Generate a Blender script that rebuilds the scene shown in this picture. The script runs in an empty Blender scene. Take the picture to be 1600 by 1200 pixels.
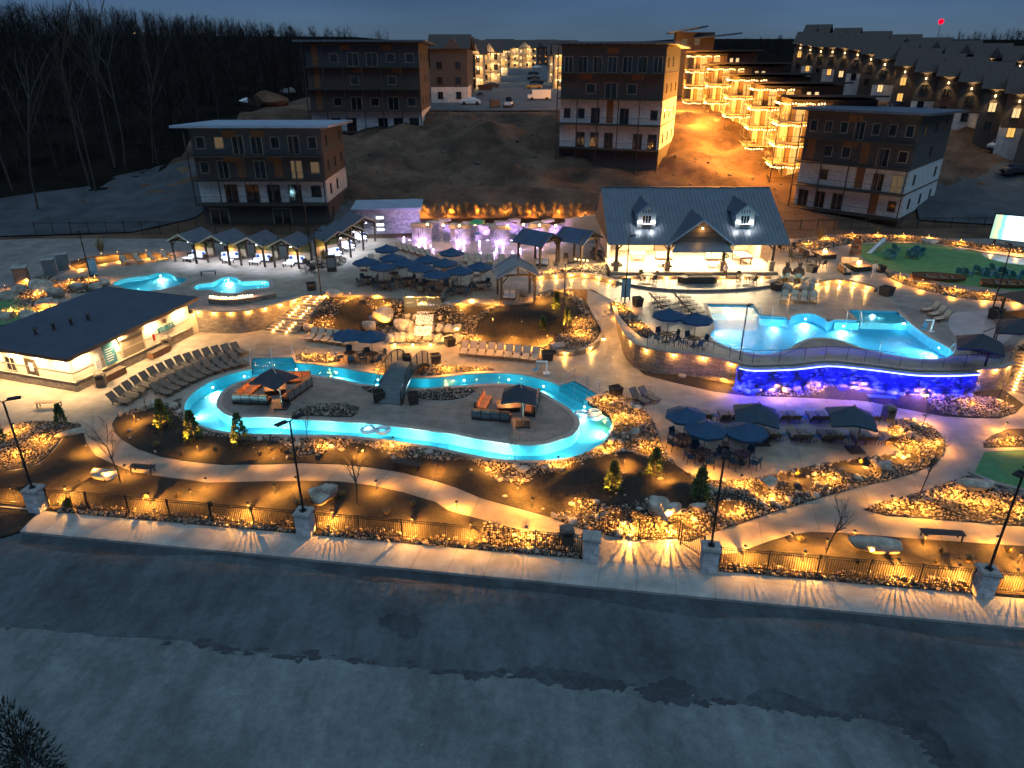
import bpy, bmesh, math, random
import numpy as np
from mathutils import Vector, Matrix, geometry

R = math.radians
rnd = random.Random(11)
nprs = np.random.RandomState(5)
S = bpy.context.scene
C = S.collection

# ------------------------------------------------------------------ camera
CAM_H, PITCH, FPX = 24.0, R(25.1), 1109.0
cam = bpy.data.cameras.new('camera')
cam.sensor_width = 36.0
cam.lens = 36.0 * FPX / 1600.0
cam.clip_start, cam.clip_end = 0.5, 5000
cam_o = bpy.data.objects.new('camera', cam)
cam_o.location = (0, 0, CAM_H)
cam_o.rotation_euler = (R(90) - PITCH, 0, 0)
C.objects.link(cam_o)
S.camera = cam_o

# ------------------------------------------------------------------ dusk sky, weak afterglow, exposure
world = bpy.data.worlds.new('World')
S.world = world
world.use_nodes = True
nt = world.node_tree
nt.nodes.clear()
sky = nt.nodes.new('ShaderNodeTexSky')
sky.sky_type = 'NISHITA'
sky.sun_disc = False
SUN_EL, SUN_ROT = R(74), R(200)
sky.sun_elevation = SUN_EL
sky.sun_rotation = SUN_ROT
sky.altitude = 300
sky.ozone_density = 3.0
sky.dust_density = 0.4
tint = nt.nodes.new('ShaderNodeMix')
tint.data_type = 'RGBA'; tint.blend_type = 'MULTIPLY'
tint.inputs[0].default_value = 1.0
tint.inputs[7].default_value = (0.38, 0.60, 1.10, 1)
bg = nt.nodes.new('ShaderNodeBackground')
bg.inputs[1].default_value = SKY_STRENGTH = 0.025
wo = nt.nodes.new('ShaderNodeOutputWorld')
nt.links.new(sky.outputs[0], tint.inputs[6])
wc = nt.nodes.new('ShaderNodeTexCoord'); wm_ = nt.nodes.new('ShaderNodeMapping'); wm_.inputs['Scale'].default_value = (2, 2, 9)
wn = nt.nodes.new('ShaderNodeTexNoise'); wn.inputs['Scale'].default_value = 1.6; wn.inputs['Detail'].default_value = 6
wr = nt.nodes.new('ShaderNodeMapRange'); wr.inputs[1].default_value = .35; wr.inputs[2].default_value = .65; wr.inputs[3].default_value = .84; wr.inputs[4].default_value = 1.14
wh = nt.nodes.new('ShaderNodeHueSaturation')
for a_, b_ in ((wc.outputs['Generated'], wm_.inputs[0]), (wm_.outputs[0], wn.inputs['Vector']), (wn.outputs['Fac'], wr.inputs[0]), (wr.outputs[0], wh.inputs['Value']), (tint.outputs[2], wh.inputs['Color']), (wh.outputs[0], bg.inputs[0])): nt.links.new(a_, b_)
nt.links.new(bg.outputs[0], wo.inputs[0])

sun = bpy.data.lights.new('sun', 'SUN')
sun.energy = 1.25
sun.angle = R(90)
sun.color = (0.50, 0.80, 1.0)
sun_o = bpy.data.objects.new('sun', sun)
sun_o.rotation_euler = (R(16), 0, R(20))
C.objects.link(sun_o)

S.view_settings.view_transform = 'Standard'
S.view_settings.look = 'None'
S.view_settings.exposure = 0.36
S.view_settings.gamma = 1.0
S.view_settings.use_curve_mapping = False
S.cycles.use_denoising = True
S.cycles.max_bounces = 5
S.cycles.adaptive_threshold = 0.05
S.cycles.transparent_max_bounces = 12
S.cycles.diffuse_bounces = 2
S.cycles.glossy_bounces = 2
S.cycles.sample_clamp_indirect = 4.0
S.cycles.use_light_tree = True
S.cycles.caustics_reflective = False
S.cycles.caustics_refractive = False

# ------------------------------------------------------------------ pixel <-> place
CP, SP = math.cos(PITCH), math.sin(PITCH)
def ray(u, v):
    a, b = (u - 800) / FPX, (v - 600) / FPX
    return (a, CP - b * SP, -SP - b * CP)
def W(u, v, z=0.0):
    d = ray(u, v); t = (z - CAM_H) / d[2]
    return Vector((d[0] * t, d[1] * t, z))
def WY(u, v, y):
    d = ray(u, v); t = y / d[1]
    return Vector((d[0] * t, y, CAM_H + d[2] * t))

# ------------------------------------------------------------------ materials
MATS = {}
def mat(name, col, rough=0.8, col2=None, scale=4.0, bump=0.0, bscale=None, metal=0.0, emit=0.0, ecol=None,
        island=0.0, detail=4.0, stretch=None, spec=0.5, contrast=(0.35, 0.65)):
    m = bpy.data.materials.new(name)
    m.use_nodes = True
    n, l = m.node_tree.nodes, m.node_tree.links
    b = n['Principled BSDF']
    b.inputs['Base Color'].default_value = (*col, 1)
    b.inputs['Roughness'].default_value = rough
    b.inputs['Metallic'].default_value = metal
    b.inputs['Specular IOR Level'].default_value = spec
    if emit:
        b.inputs['Emission Color'].default_value = (*(ecol or col), 1)
        b.inputs['Emission Strength'].default_value = emit
    vec = None
    if col2 is not None or bump:
        tc = n.new('ShaderNodeTexCoord')
        vec = tc.outputs['Object']
        if stretch:
            mp = n.new('ShaderNodeMapping')
            mp.inputs['Scale'].default_value = stretch
            l.new(vec, mp.inputs[0]); vec = mp.outputs[0]
    out = None
    if col2 is not None:
        nz = n.new('ShaderNodeTexNoise')
        nz.inputs['Scale'].default_value = scale
        nz.inputs['Detail'].default_value = detail
        nz.inputs['Roughness'].default_value = 0.62
        l.new(vec, nz.inputs['Vector'])
        cr = n.new('ShaderNodeValToRGB')
        cr.color_ramp.elements[0].position = contrast[0]
        cr.color_ramp.elements[1].position = contrast[1]
        cr.color_ramp.elements[0].color = (*col, 1)
        cr.color_ramp.elements[1].color = (*col2, 1)
        l.new(nz.outputs['Fac'], cr.inputs[0])
        out = cr.outputs[0]
    if island:
        g = n.new('ShaderNodeNewGeometry')
        hv = n.new('ShaderNodeHueSaturation')
        mr = n.new('ShaderNodeMapRange')
        mr.inputs[3].default_value = 1 - island; mr.inputs[4].default_value = 1 + island
        l.new(g.outputs['Random Per Island'], mr.inputs[0])
        l.new(mr.outputs[0], hv.inputs['Value'])
        if out: l.new(out, hv.inputs['Color'])
        else: hv.inputs['Color'].default_value = (*col, 1)
        out = hv.outputs[0]
    if out: l.new(out, b.inputs['Base Color'])
    if bump:
        bz = n.new('ShaderNodeTexNoise')
        bz.inputs['Scale'].default_value = bscale or scale * 4
        bz.inputs['Detail'].default_value = 3
        l.new(vec, bz.inputs['Vector'])
        bp = n.new('ShaderNodeBump')
        bp.inputs['Strength'].default_value = bump
        bp.inputs['Distance'].default_value = 0.05
        l.new(bz.outputs['Fac'], bp.inputs['Height'])
        l.new(bp.outputs[0], b.inputs['Normal'])
    MATS[name] = m
    return m

def brickmat(name, c1, c2, mortar, bw, bh, rough=0.85, bump=0.6, ms=0.012):
    m = mat(name, c1, rough)
    n, l = m.node_tree.nodes, m.node_tree.links
    b = n['Principled BSDF']
    tc = n.new('ShaderNodeTexCoord'); sx = n.new('ShaderNodeSeparateXYZ')
    ad = n.new('ShaderNodeMath'); cx = n.new('ShaderNodeCombineXYZ')
    l.new(tc.outputs['Object'], sx.inputs[0])
    l.new(sx.outputs[0], ad.inputs[0]); l.new(sx.outputs[1], ad.inputs[1])
    l.new(ad.outputs[0], cx.inputs[0]); l.new(sx.outputs[2], cx.inputs[1])
    nz = n.new('ShaderNodeTexNoise'); nz.inputs['Scale'].default_value = 1.3
    mx = n.new('ShaderNodeMix'); mx.data_type = 'VECTOR'; mx.inputs[0].default_value = 0.06
    l.new(cx.outputs[0], mx.inputs[4]); l.new(nz.outputs['Color'], mx.inputs[5]); l.new(tc.outputs['Object'], nz.inputs['Vector'])
    br = n.new('ShaderNodeTexBrick')
    br.inputs['Color1'].default_value = (*c1, 1); br.inputs['Color2'].default_value = (*c2, 1)
    br.inputs['Mortar'].default_value = (*mortar, 1)
    br.inputs['Scale'].default_value = 1.0
    br.inputs['Brick Width'].default_value = bw; br.inputs['Row Height'].default_value = bh
    br.inputs['Mortar Size'].default_value = ms; br.inputs['Bias'].default_value = 0.0
    br.squash = 0.6; br.squash_frequency = 3; br.offset = 0.37
    l.new(mx.outputs[1], br.inputs['Vector'])
    n2 = n.new('ShaderNodeTexNoise'); n2.inputs['Scale'].default_value = 2.2; n2.inputs['Detail'].default_value = 5
    l.new(tc.outputs['Object'], n2.inputs['Vector'])
    hv = n.new('ShaderNodeHueSaturation'); mr = n.new('ShaderNodeMapRange')
    mr.inputs[3].default_value = 0.55; mr.inputs[4].default_value = 1.45
    l.new(n2.outputs['Fac'], mr.inputs[0]); l.new(mr.outputs[0], hv.inputs['Value']); l.new(br.outputs['Color'], hv.inputs['Color'])
    l.new(hv.outputs[0], b.inputs['Base Color'])
    bp = n.new('ShaderNodeBump'); bp.inputs['Strength'].default_value = bump; bp.inputs['Distance'].default_value = 0.03
    bp.invert = True
    l.new(br.outputs['Fac'], bp.inputs['Height']); l.new(bp.outputs[0], b.inputs['Normal'])
    return m

def emitter(name, col, strength):
    m = bpy.data.materials.new(name); m.use_nodes = True
    n, l = m.node_tree.nodes, m.node_tree.links
    n.clear()
    e = n.new('ShaderNodeEmission'); e.inputs[0].default_value = (*col, 1); e.inputs[1].default_value = strength
    o = n.new('ShaderNodeOutputMaterial'); l.new(e.outputs[0], o.inputs[0])
    MATS[name] = m
    return m

def watermat(name, tintc, rough=0.05, bump=0.7, scale=2.6):
    m = bpy.data.materials.new(name); m.use_nodes = True
    n, l = m.node_tree.nodes, m.node_tree.links
    n.clear()
    o = n.new('ShaderNodeOutputMaterial')
    t = n.new('ShaderNodeBsdfTransparent'); t.inputs[0].default_value = (*tintc, 1)
    g = n.new('ShaderNodeBsdfGlossy'); g.inputs['Roughness'].default_value = rough
    fr = n.new('ShaderNodeFresnel'); fr.inputs[0].default_value = 1.33
    mx = n.new('ShaderNodeMixShader')
    tc = n.new('ShaderNodeTexCoord'); nz = n.new('ShaderNodeTexNoise'); nz.inputs['Scale'].default_value = scale
    nz.inputs['Detail'].default_value = 3
    bp = n.new('ShaderNodeBump'); bp.inputs['Strength'].default_value = bump; bp.inputs['Distance'].default_value = 0.1
    l.new(tc.outputs['Object'], nz.inputs['Vector']); l.new(nz.outputs['Fac'], bp.inputs['Height'])
    l.new(bp.outputs[0], g.inputs['Normal']); l.new(bp.outputs[0], fr.inputs['Normal'])
    l.new(fr.outputs[0], mx.inputs[0]); l.new(t.outputs[0], mx.inputs[1]); l.new(g.outputs[0], mx.inputs[2])
    l.new(mx.outputs[0], o.inputs[0])
    MATS[name] = m
    return m

mat('concrete', (0.25, 0.195, 0.145), 0.75, (0.34, 0.272, 0.208), 0.35, 0.15, 9, contrast=(0.3, 0.7), spec=0.35)
mat('walk', (0.30, 0.275, 0.245), 0.8, (0.38, 0.35, 0.315), 0.8, 0.12, 12)
mat('stamped', (0.20, 0.155, 0.125), 0.7, (0.27, 0.22, 0.18), 0.5, 0.3, 5)
mat('stamped_grey', (0.21, 0.18, 0.155), 0.45, (0.29, 0.25, 0.215), 0.5, 0.35, 4)
mat('coping', (0.27, 0.22, 0.18), 0.7, (0.36, 0.30, 0.25), 2.5, 0.2, 8)
mat('mulch', (0.008, 0.006, 0.004), 1.0, (0.032, 0.022, 0.014), 5.0, 1.0, 22, detail=8)
mat('dirt_road', (0.05, 0.052, 0.054), 0.95, (0.11, 0.112, 0.114), 0.35, 0.5, 3, detail=8)
mat('far_road', (.028, .031, .036), .95, (.06, .064, .07), .3, .5, 3, detail=8)
mat('turf', (0.05, 0.15, 0.05), 0.95, (0.08, 0.21, 0.07), 1.2, 0.5, 40)
mat('green_light', (0.09, 0.16, 0.04), 0.95, (0.12, 0.20, 0.05), 2, 0.3, 60)
mat('cobble', (0.145, 0.11, 0.078), 0.85, (0.29, 0.235, 0.175), 3.0, 0.35, 10, island=0.45)
mat('boulder', (0.20, 0.165, 0.125), 0.9, (0.50, 0.43, 0.34), 1.6, 0.9, 5, detail=8)
def groundmat(name, a, b, fine, streak, rough=.85):
    m = mat(name, a, rough, spec=.25)
    n, l = m.node_tree.nodes, m.node_tree.links
    tc = n.new('ShaderNodeTexCoord'); prev = None
    for sc, st, lo, hi, det in ((.16, (1, 1, 1), .50, 1.45, 8), (.5, streak, .78, 1.22, 9), (3.0, (1, 1, 1), .82, 1.18, 8), (26, (1, 1, 1), 1 - fine, 1 + fine, 3)):
        mp = n.new('ShaderNodeMapping'); mp.inputs['Scale'].default_value = st; mp.inputs['Rotation'].default_value = (0, 0, .06); l.new(tc.outputs['Object'], mp.inputs[0])
        nz = n.new('ShaderNodeTexNoise'); nz.inputs['Scale'].default_value = sc; nz.inputs['Detail'].default_value = det; nz.inputs['Roughness'].default_value = .65; l.new(mp.outputs[0], nz.inputs['Vector'])
        mr = n.new('ShaderNodeMapRange'); mr.inputs[1].default_value = .33; mr.inputs[2].default_value = .67; mr.inputs[3].default_value = lo; mr.inputs[4].default_value = hi; l.new(nz.outputs['Fac'], mr.inputs[0])
        if prev is None: prev = mr.outputs[0]; first = nz.outputs['Fac']
        else:
            mu = n.new('ShaderNodeMath'); mu.operation = 'MULTIPLY'; l.new(prev, mu.inputs[0]); l.new(mr.outputs[0], mu.inputs[1]); prev = mu.outputs[0]
    cr = n.new('ShaderNodeMix'); cr.data_type = 'RGBA'; cr.inputs[6].default_value = (*a, 1); cr.inputs[7].default_value = (*b, 1); l.new(first, cr.inputs[0])
    hv = n.new('ShaderNodeHueSaturation'); l.new(cr.outputs[2], hv.inputs['Color']); l.new(prev, hv.inputs['Value']); l.new(hv.outputs[0], n['Principled BSDF'].inputs['Base Color'])
    bp = n.new('ShaderNodeBump'); bp.inputs['Strength'].default_value = .6; bp.inputs['Distance'].default_value = .04; l.new(prev, bp.inputs['Height']); l.new(bp.outputs[0], n['Principled BSDF'].inputs['Normal'])
groundmat('asphalt', (.098, .113, .118), (.058, .066, .071), .12, (1.6, .5, 1))
groundmat('gravel', (.165, .182, .178), (.11, .124, .124), .22, (1.7, .4, 1))
groundmat('asphalt_dark', (.045, .053, .058), (.058, .067, .072), .12, (1.5, .5, 1))
groundmat('soil', (.072, .040, .025), (.11, .066, .043), .3, (1, 1, 1), 1.0)
def joints(name, w, h, dark=.55):
    n, l = MATS[name].node_tree.nodes, MATS[name].node_tree.links
    b = n['Principled BSDF']; src = b.inputs['Base Color'].links[0].from_socket
    tc = n.new('ShaderNodeTexCoord'); mp = n.new('ShaderNodeMapping'); mp.inputs['Rotation'].default_value = (0, 0, .22); l.new(tc.outputs['Object'], mp.inputs[0])
    br = n.new('ShaderNodeTexBrick'); br.inputs['Scale'].default_value = 1; br.inputs['Brick Width'].default_value = w; br.inputs['Row Height'].default_value = h; br.inputs['Mortar Size'].default_value = .022; br.inputs['Mortar Smooth'].default_value = .3
    br.inputs['Color1'].default_value = (1, 1, 1, 1); br.inputs['Color2'].default_value = (.86, .86, .86, 1); br.inputs['Mortar'].default_value = (dark, dark, dark, 1); br.offset = .0; l.new(mp.outputs[0], br.inputs['Vector'])
    nz = n.new('ShaderNodeTexNoise'); nz.inputs['Scale'].default_value = 1.1; nz.inputs['Detail'].default_value = 8; l.new(tc.outputs['Object'], nz.inputs['Vector'])
    mr = n.new('ShaderNodeMapRange'); mr.inputs[1].default_value = .3; mr.inputs[2].default_value = .7; mr.inputs[3].default_value = .78; mr.inputs[4].default_value = 1.15; l.new(nz.outputs['Fac'], mr.inputs[0])
    mx = n.new('ShaderNodeMix'); mx.data_type = 'RGBA'; mx.blend_type = 'MULTIPLY'; mx.inputs[0].default_value = 1; l.new(src, mx.inputs[6]); l.new(br.outputs['Color'], mx.inputs[7])
    hv = n.new('ShaderNodeHueSaturation'); l.new(mx.outputs[2], hv.inputs['Color']); l.new(mr.outputs[0], hv.inputs['Value']); l.new(hv.outputs[0], b.inputs['Base Color'])
joints('concrete', 3.2, 3.2); joints('walk', 1.9, 30, .6); joints('stamped_grey', 1.1, .8, .72); joints('stamped', 1.0, .7, .75)
mat('crack', (0.03, 0.034, 0.038), 1.0, (.055, .06, .065), 6)
mat('black_metal', (0.012, 0.012, 0.013), 0.45, spec=0.4)
mat('bronze', (0.045, 0.034, 0.026), 0.5)
mat('steel', (0.55, 0.57, 0.6), 0.3, metal=0.9)
mat('sling', (0.36, 0.27, 0.19), 0.8, (0.42, 0.33, 0.24), 6)
mat('sling_brown', (0.16, 0.105, 0.07), 0.8, (0.20, 0.14, 0.095), 6)
mat('blue_chair', (0.025, 0.075, 0.12), 0.6)
mat('umbrella', (0.010, 0.042, 0.090), 0.8, (0.015, 0.055, 0.115), 3)
mat('umbrella_dark', (0.020, 0.024, 0.034), 0.8, (0.03, 0.034, 0.045), 3)
mat('umbrella_grey', (0.016, 0.036, 0.056), 0.8, (0.022, 0.046, 0.068), 3)
mat('cream', (0.70, 0.60, 0.44), 0.8, (0.75, 0.65, 0.48), 0.7, 0.1, 20)
mat('trim', (0.10, 0.07, 0.05), 0.7)
mat('tan_trim', (0.42, 0.34, 0.24), 0.7)
mat('roof_membrane', (0.040, 0.050, 0.070), 0.7, (0.055, 0.066, 0.088), 0.5, 0.1, 6)
mat('roof_metal', (0.085, 0.098, 0.120), 0.45, (0.11, 0.124, 0.146), 1.0, metal=0.25)
mat('roof_blue', (0.05, 0.075, 0.13), 0.45, (0.065, 0.095, 0.155), 1.0, metal=0.25)
mat('roof_grey', (0.20, 0.20, 0.21), 0.6, (0.26, 0.26, 0.27), 1.0)
mat('roof_pale', (0.20, 0.25, 0.31), 0.6, (0.26, 0.31, 0.37), 0.5)
mat('roof_brown', (0.045, 0.030, 0.024), 0.85, (0.065, 0.045, 0.036), 2)
mat('timber', (0.10, 0.065, 0.040), 0.75, (0.15, 0.10, 0.065), 3, 0.2, stretch=(1, 1, 6))
mat('timber_dark', (0.045, 0.032, 0.024), 0.7)
mat('siding', (0.075, 0.060, 0.052), 0.85, (0.095, 0.078, 0.066), 0.6, 0.3, stretch=(1, 1, 9))
mat('siding_grey', (0.060, 0.064, 0.070), 0.85, (0.080, 0.084, 0.09), 0.6, 0.3, stretch=(1, 1, 9))
mat('siding_cream', (0.42, 0.34, 0.23), 0.8, (0.48, 0.39, 0.27), 0.6, 0.3, stretch=(1, 1, 9))
mat('orange_panel', (0.22, 0.085, 0.03), 0.7, (0.28, 0.115, 0.042), 2, stretch=(1, 1, 5))
mat('white_paint', (0.75, 0.75, 0.74), 0.5)
mat('cushion_white', (0.70, 0.68, 0.66), 0.9)
mat('cushion_orange', (0.55, 0.20, 0.075), 0.9)
mat('pillow_blue', (0.04, 0.09, 0.28), 0.9)
mat('bench_grey', (0.15, 0.18, 0.18), 0.7)
mat('planter', (0.035, 0.030, 0.028), 0.6)
mat('bin', (0.13, 0.10, 0.075), 0.7)
mat('grey_metal', (0.20, 0.20, 0.20), 0.5)
mat('pane', (0.012, 0.015, 0.020), 0.08, spec=0.8)
mat('skin', (0.45, 0.28, 0.20), 0.6)
mat('navy', (0.02, 0.03, 0.07), 0.8)
mat('black_cloth', (0.012, 0.012, 0.013), 0.9)
mat('pale_cloth', (0.55, 0.52, 0.50), 0.9)
mat('bark', (0.055, 0.042, 0.032), 0.95)
mat('bark_pale', (0.05, 0.045, 0.04), 0.95)
mat('needles', (0.085, 0.12, 0.03), 0.85, island=0.4)
mat('leaf_yellow', (0.16, 0.13, 0.035), 0.85, island=0.4)
mat('dry_grass', (0.28, 0.20, 0.085), 0.9, island=0.35)
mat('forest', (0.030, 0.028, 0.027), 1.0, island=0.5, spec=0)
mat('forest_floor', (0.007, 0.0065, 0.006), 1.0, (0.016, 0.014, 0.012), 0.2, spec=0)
mat('pool_plaster', (0.10, 0.56, 0.64), 0.6, (0.14, 0.64, 0.71), 1.5)
mat('pool_blue', (0.07, 0.42, 0.66), 0.6, (0.10, 0.50, 0.73), 1.5)
mat('ledge_plaster', (0.14, 0.50, 0.54), 0.6, (0.20, 0.60, 0.62), 3)
mat('boat_wood', (0.24, 0.10, 0.045), 0.55, (0.32, 0.15, 0.07), 3, stretch=(1, 6, 6))
mat('boat_white', (0.62, 0.63, 0.64), 0.5)
mat('adirondack', (0.03, 0.16, 0.24), 0.6)
mat('bear_brown', (0.05, 0.032, 0.022), 0.8, (0.075, 0.05, 0.035), 6)
mat('denim', (0.10, 0.25, 0.36), 0.8)
mat('red_paint', (0.4, 0.02, 0.02), 0.5)
mat('green_paint', (0.03, 0.25, 0.09), 0.5)
mat('rubber', (0.01, 0.01, 0.01), 0.7)
mat('clear_ring', (0.55, 0.75, 0.8), 0.2)
mat('sign_blue', (0.14, 0.32, 0.42), 0.5)
mat('sign_teal', (0.05, 0.22, 0.27), 0.5)
mat('roller', (0.20, 0.15, 0.10), 0.6, (0.24, 0.18, 0.12), 1, stretch=(1, 1, 12))
mat('splash_pad', (0.34, 0.29, 0.27), 0.25, (0.44, 0.38, 0.36), 0.8, 0.1, 5)
brickmat('stone_tan', (0.34, 0.27, 0.20), (0.20, 0.155, 0.115), (0.10, 0.08, 0.06), 0.42, 0.12)
brickmat('stone_white', (0.74, 0.70, 0.66), (0.60, 0.57, 0.53), (0.42, 0.40, 0.37), 0.55, 0.16)
mat('terrace_cladding', (.24, .155, .08), .8, (.29, .19, .10), 1)
brickmat('stone_grey', (0.46, 0.45, 0.46), (0.26, 0.25, 0.26), (0.22, 0.22, 0.22), 0.5, 0.22)
brickmat('pave_brick', (0.30, 0.24, 0.20), (0.24, 0.19, 0.16), (0.15, 0.12, 0.1), 0.4, 0.2)
WARM = (1.0, 0.40, 0.05)
WARM2 = (1.0, 0.46, 0.09)
emitter('bulb_warm', (1.0, 0.66, 0.26), 14)
emitter('bulb_string', (1.0, 0.60, 0.20), 9)
emitter('bulb_cool', (0.75, 0.82, 1.0), 20)
emitter('bulb_white', (1.0, 0.93, 0.82), 16)
emitter('bulb_pool', (0.92, 0.97, 1.0), 8)
emitter('bulb_purple', (0.80, 0.55, 1.0), 16)
emitter('bulb_blue', (0.16, 0.22, 1.0), 9)
emitter('bulb_red', (1.0, 0.0, 0.012), 3)
emitter('flame', (1.0, 0.42, 0.08), 9)
emitter('flame_core', (1.0, 0.72, 0.30), 16)
emitter('window_warm', (1.0, 0.52, 0.13), 0.9)
emitter('window_bright', (1.0, 0.66, 0.30), 0.9)
emitter('window_dim', (0.9, 0.62, 0.35), 0.10)
watermat('water', (0.55, 0.95, 1.0))
watermat('water_still', (0.80, 0.95, 1.0), 0.04, 0.05)

# ------------------------------------------------------------------ object helpers
ORD = ('first second third fourth fifth sixth seventh eighth ninth tenth eleventh twelfth thirteenth fourteenth fifteenth sixteenth '
       'seventeenth eighteenth nineteenth twentieth').split()
def nth(i):
    if i < 20: return ORD[i]
    t, o = divmod(i + 1, 10)
    tens = {2: 'twenty', 3: 'thirty', 4: 'forty', 5: 'fifty', 6: 'sixty'}[t]
    return tens + ('-' + ORD[o - 1] if o else 'th')

def tag(o, label=None, cat=None, group=None, kind=None):
    if label: o['label'] = label
    if cat: o['category'] = cat
    if group: o['group'] = group
    if kind: o['kind'] = kind
    return o

def thing(name, label, cat, loc=(0, 0, 0), rz=0.0, group=None):
    o = bpy.data.objects.new(name, None)
    o.empty_display_size = 0.2
    C.objects.link(o)
    o.location = loc; o.rotation_euler = (0, 0, rz)
    return tag(o, label, cat, group)

KIDS = {}
def adopt(o, parent):
    if parent is not None:
        o.parent = parent
        KIDS.setdefault(parent.name, []).append(o)
    return o

def copy_tree(o, loc=None, rz=None, label=None, group=None, parent=None, cat=None):
    c = o.copy(); C.objects.link(c)
    if parent is not None: adopt(c, parent)
    if loc is not None: c.location = loc
    if rz is not None: c.rotation_euler = (c.rotation_euler[0], c.rotation_euler[1], rz)
    if label: c['label'] = label
    if group: c['group'] = group
    if cat: c['category'] = cat
    for ch in KIDS.get(o.name, []):
        copy_tree(ch, parent=c)
    return c

class MB:
    def __init__(s): s.v, s.f, s.m = [], [], []
    def add(s, verts, faces, mi=0):
        k = len(s.v); s.v += [tuple(p) for p in verts]
        s.f += [tuple(i + k for i in f) for f in faces]; s.m += [mi] * len(faces)
        return s
    def box(s, c, d, rz=0, mi=0):
        hx, hy, hz = d[0] / 2, d[1] / 2, d[2] / 2
        ca, sa = math.cos(rz), math.sin(rz)
        vs = []
        for z in (-hz, hz):
            for x, y in ((-hx, -hy), (hx, -hy), (hx, hy), (-hx, hy)):
                vs.append((c[0] + x * ca - y * sa, c[1] + x * sa + y * ca, c[2] + z))
        return s.add(vs, [(3, 2, 1, 0), (4, 5, 6, 7), (0, 1, 5, 4), (1, 2, 6, 5), (2, 3, 7, 6), (3, 0, 4, 7)], mi)
    def bb(s, x0, x1, y0, y1, z0, z1, mi=0):
        return s.box(((x0 + x1) / 2, (y0 + y1) / 2, (z0 + z1) / 2), (x1 - x0, y1 - y0, z1 - z0), 0, mi)
    def bar(s, p, q, w, h=None, mi=0):
        h = h or w
        p, q = Vector(p), Vector(q); d = (q - p).normalized()
        up = Vector((0, 0, 1)) if abs(d.z) < 0.95 else Vector((0, 1, 0))
        a = d.cross(up).normalized() * (w / 2); b = a.cross(d).normalized() * (h / 2)
        vs = [e + i * a + j * b for e in (p, q) for i, j in ((-1, -1), (1, -1), (1, 1), (-1, 1))]
        return s.add(vs, [(0, 1, 2, 3), (7, 6, 5, 4), (4, 5, 1, 0), (5, 6, 2, 1), (6, 7, 3, 2), (7, 4, 0, 3)], mi)
    def tube(s, p, q, r0, r1=None, n=8, mi=0, cap=True):
        r1 = r0 if r1 is None else r1
        p, q = Vector(p), Vector(q); d = (q - p).normalized()
        up = Vector((0, 0, 1)) if abs(d.z) < 0.95 else Vector((0, 1, 0))
        a = d.cross(up).normalized(); b = a.cross(d).normalized()
        vs = []
        for e, r in ((p, r0), (q, r1)):
            for k in range(n):
                t = 2 * math.pi * k / n
                vs.append(e + a * (r * math.cos(t)) + b * (r * math.sin(t)))
        fs = [(k, (k + 1) % n, n + (k + 1) % n, n + k) for k in range(n)]
        fs = [f[::-1] for f in fs]
        if cap: fs += [tuple(range(n)), tuple(range(2 * n - 1, n - 1, -1))]
        return s.add(vs, fs, mi)
    def path(s, pts, r, n=6, mi=0):
        for a, b in zip(pts[:-1], pts[1:]): s.tube(a, b, r, r, n, mi)
        return s
    def lathe(s, prof, n=16, c=(0, 0, 0), mi=0, sx=1, sy=1):
        vs, fs = [], []
        for r, z in prof:
            for k in range(n):
                t = 2 * math.pi * k / n
                vs.append((c[0] + sx * r * math.cos(t), c[1] + sy * r * math.sin(t), c[2] + z))
        for i in range(len(prof) - 1):
            for k in range(n):
                fs.append((i * n + k, i * n + (k + 1) % n, (i + 1) * n + (k + 1) % n, (i + 1) * n + k))
        fs.append(tuple(range(n - 1, -1, -1)))
        fs.append(tuple(range((len(prof) - 1) * n, len(prof) * n)))
        return s.add(vs, fs, mi)
    def prism(s, loop, z0, z1, mi=0):
        n = len(loop)
        vs = [(p[0], p[1], z0) for p in loop] + [(p[0], p[1], z1) for p in loop]
        fs = [tuple(range(n - 1, -1, -1)), tuple(range(n, 2 * n))]
        fs += [(k, (k + 1) % n, n + (k + 1) % n, n + k) for k in range(n)]
        return s.add(vs, fs, mi)
    def slab(s, pts, t, mi=0):                      # a flat 3-D polygon given thickness along its normal
        pts = [Vector(p) for p in pts]
        nn = (pts[1] - pts[0]).cross(pts[2] - pts[0]).normalized() * t
        n = len(pts)
        vs = pts + [p - nn for p in pts]
        fs = [tuple(range(n)), tuple(range(2 * n - 1, n - 1, -1))]
        fs += [((k + 1) % n, k, n + k, n + (k + 1) % n) for k in range(n)]
        return s.add(vs, fs, mi)
    def blob(s, c, r, seed=0, sub=2, amp=0.18, mi=0, flat=1.0):
        v, f = ROCKS[sub][seed % len(ROCKS[sub])]
        k = len(s.v)
        rr = r if hasattr(r, '__len__') else (r, r, r)
        s.v += [(c[0] + p[0] * rr[0], c[1] + p[1] * rr[1], c[2] + p[2] * rr[2] * flat) for p in v]
        s.f += [tuple(int(i) + k for i in t) for t in f]; s.m += [mi] * len(f)
        return s
    def mesh(s, name, mats, smooth=False):
        me = bpy.data.meshes.new(name)
        me.from_pydata(s.v, [], s.f)
        mats = mats if isinstance(mats, (list, tuple)) else [mats]
        for m in mats: me.materials.append(MATS[m] if isinstance(m, str) else m)
        if len(mats) > 1: me.polygons.foreach_set('material_index', s.m)
        if smooth: me.polygons.foreach_set('use_smooth', [True] * len(s.f))
        me.update()
        return me
    def build(s, name, mats, parent=None, smooth=False, label=None, cat=None, group=None, kind=None, loc=None, rz=None):
        o = bpy.data.objects.new(name, s.mesh(name, mats, smooth))
        C.objects.link(o); adopt(o, parent)
        if loc is not None: o.location = loc
        if rz is not None: o.rotation_euler = (0, 0, rz)
        return tag(o, label, cat, group, kind)

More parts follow.
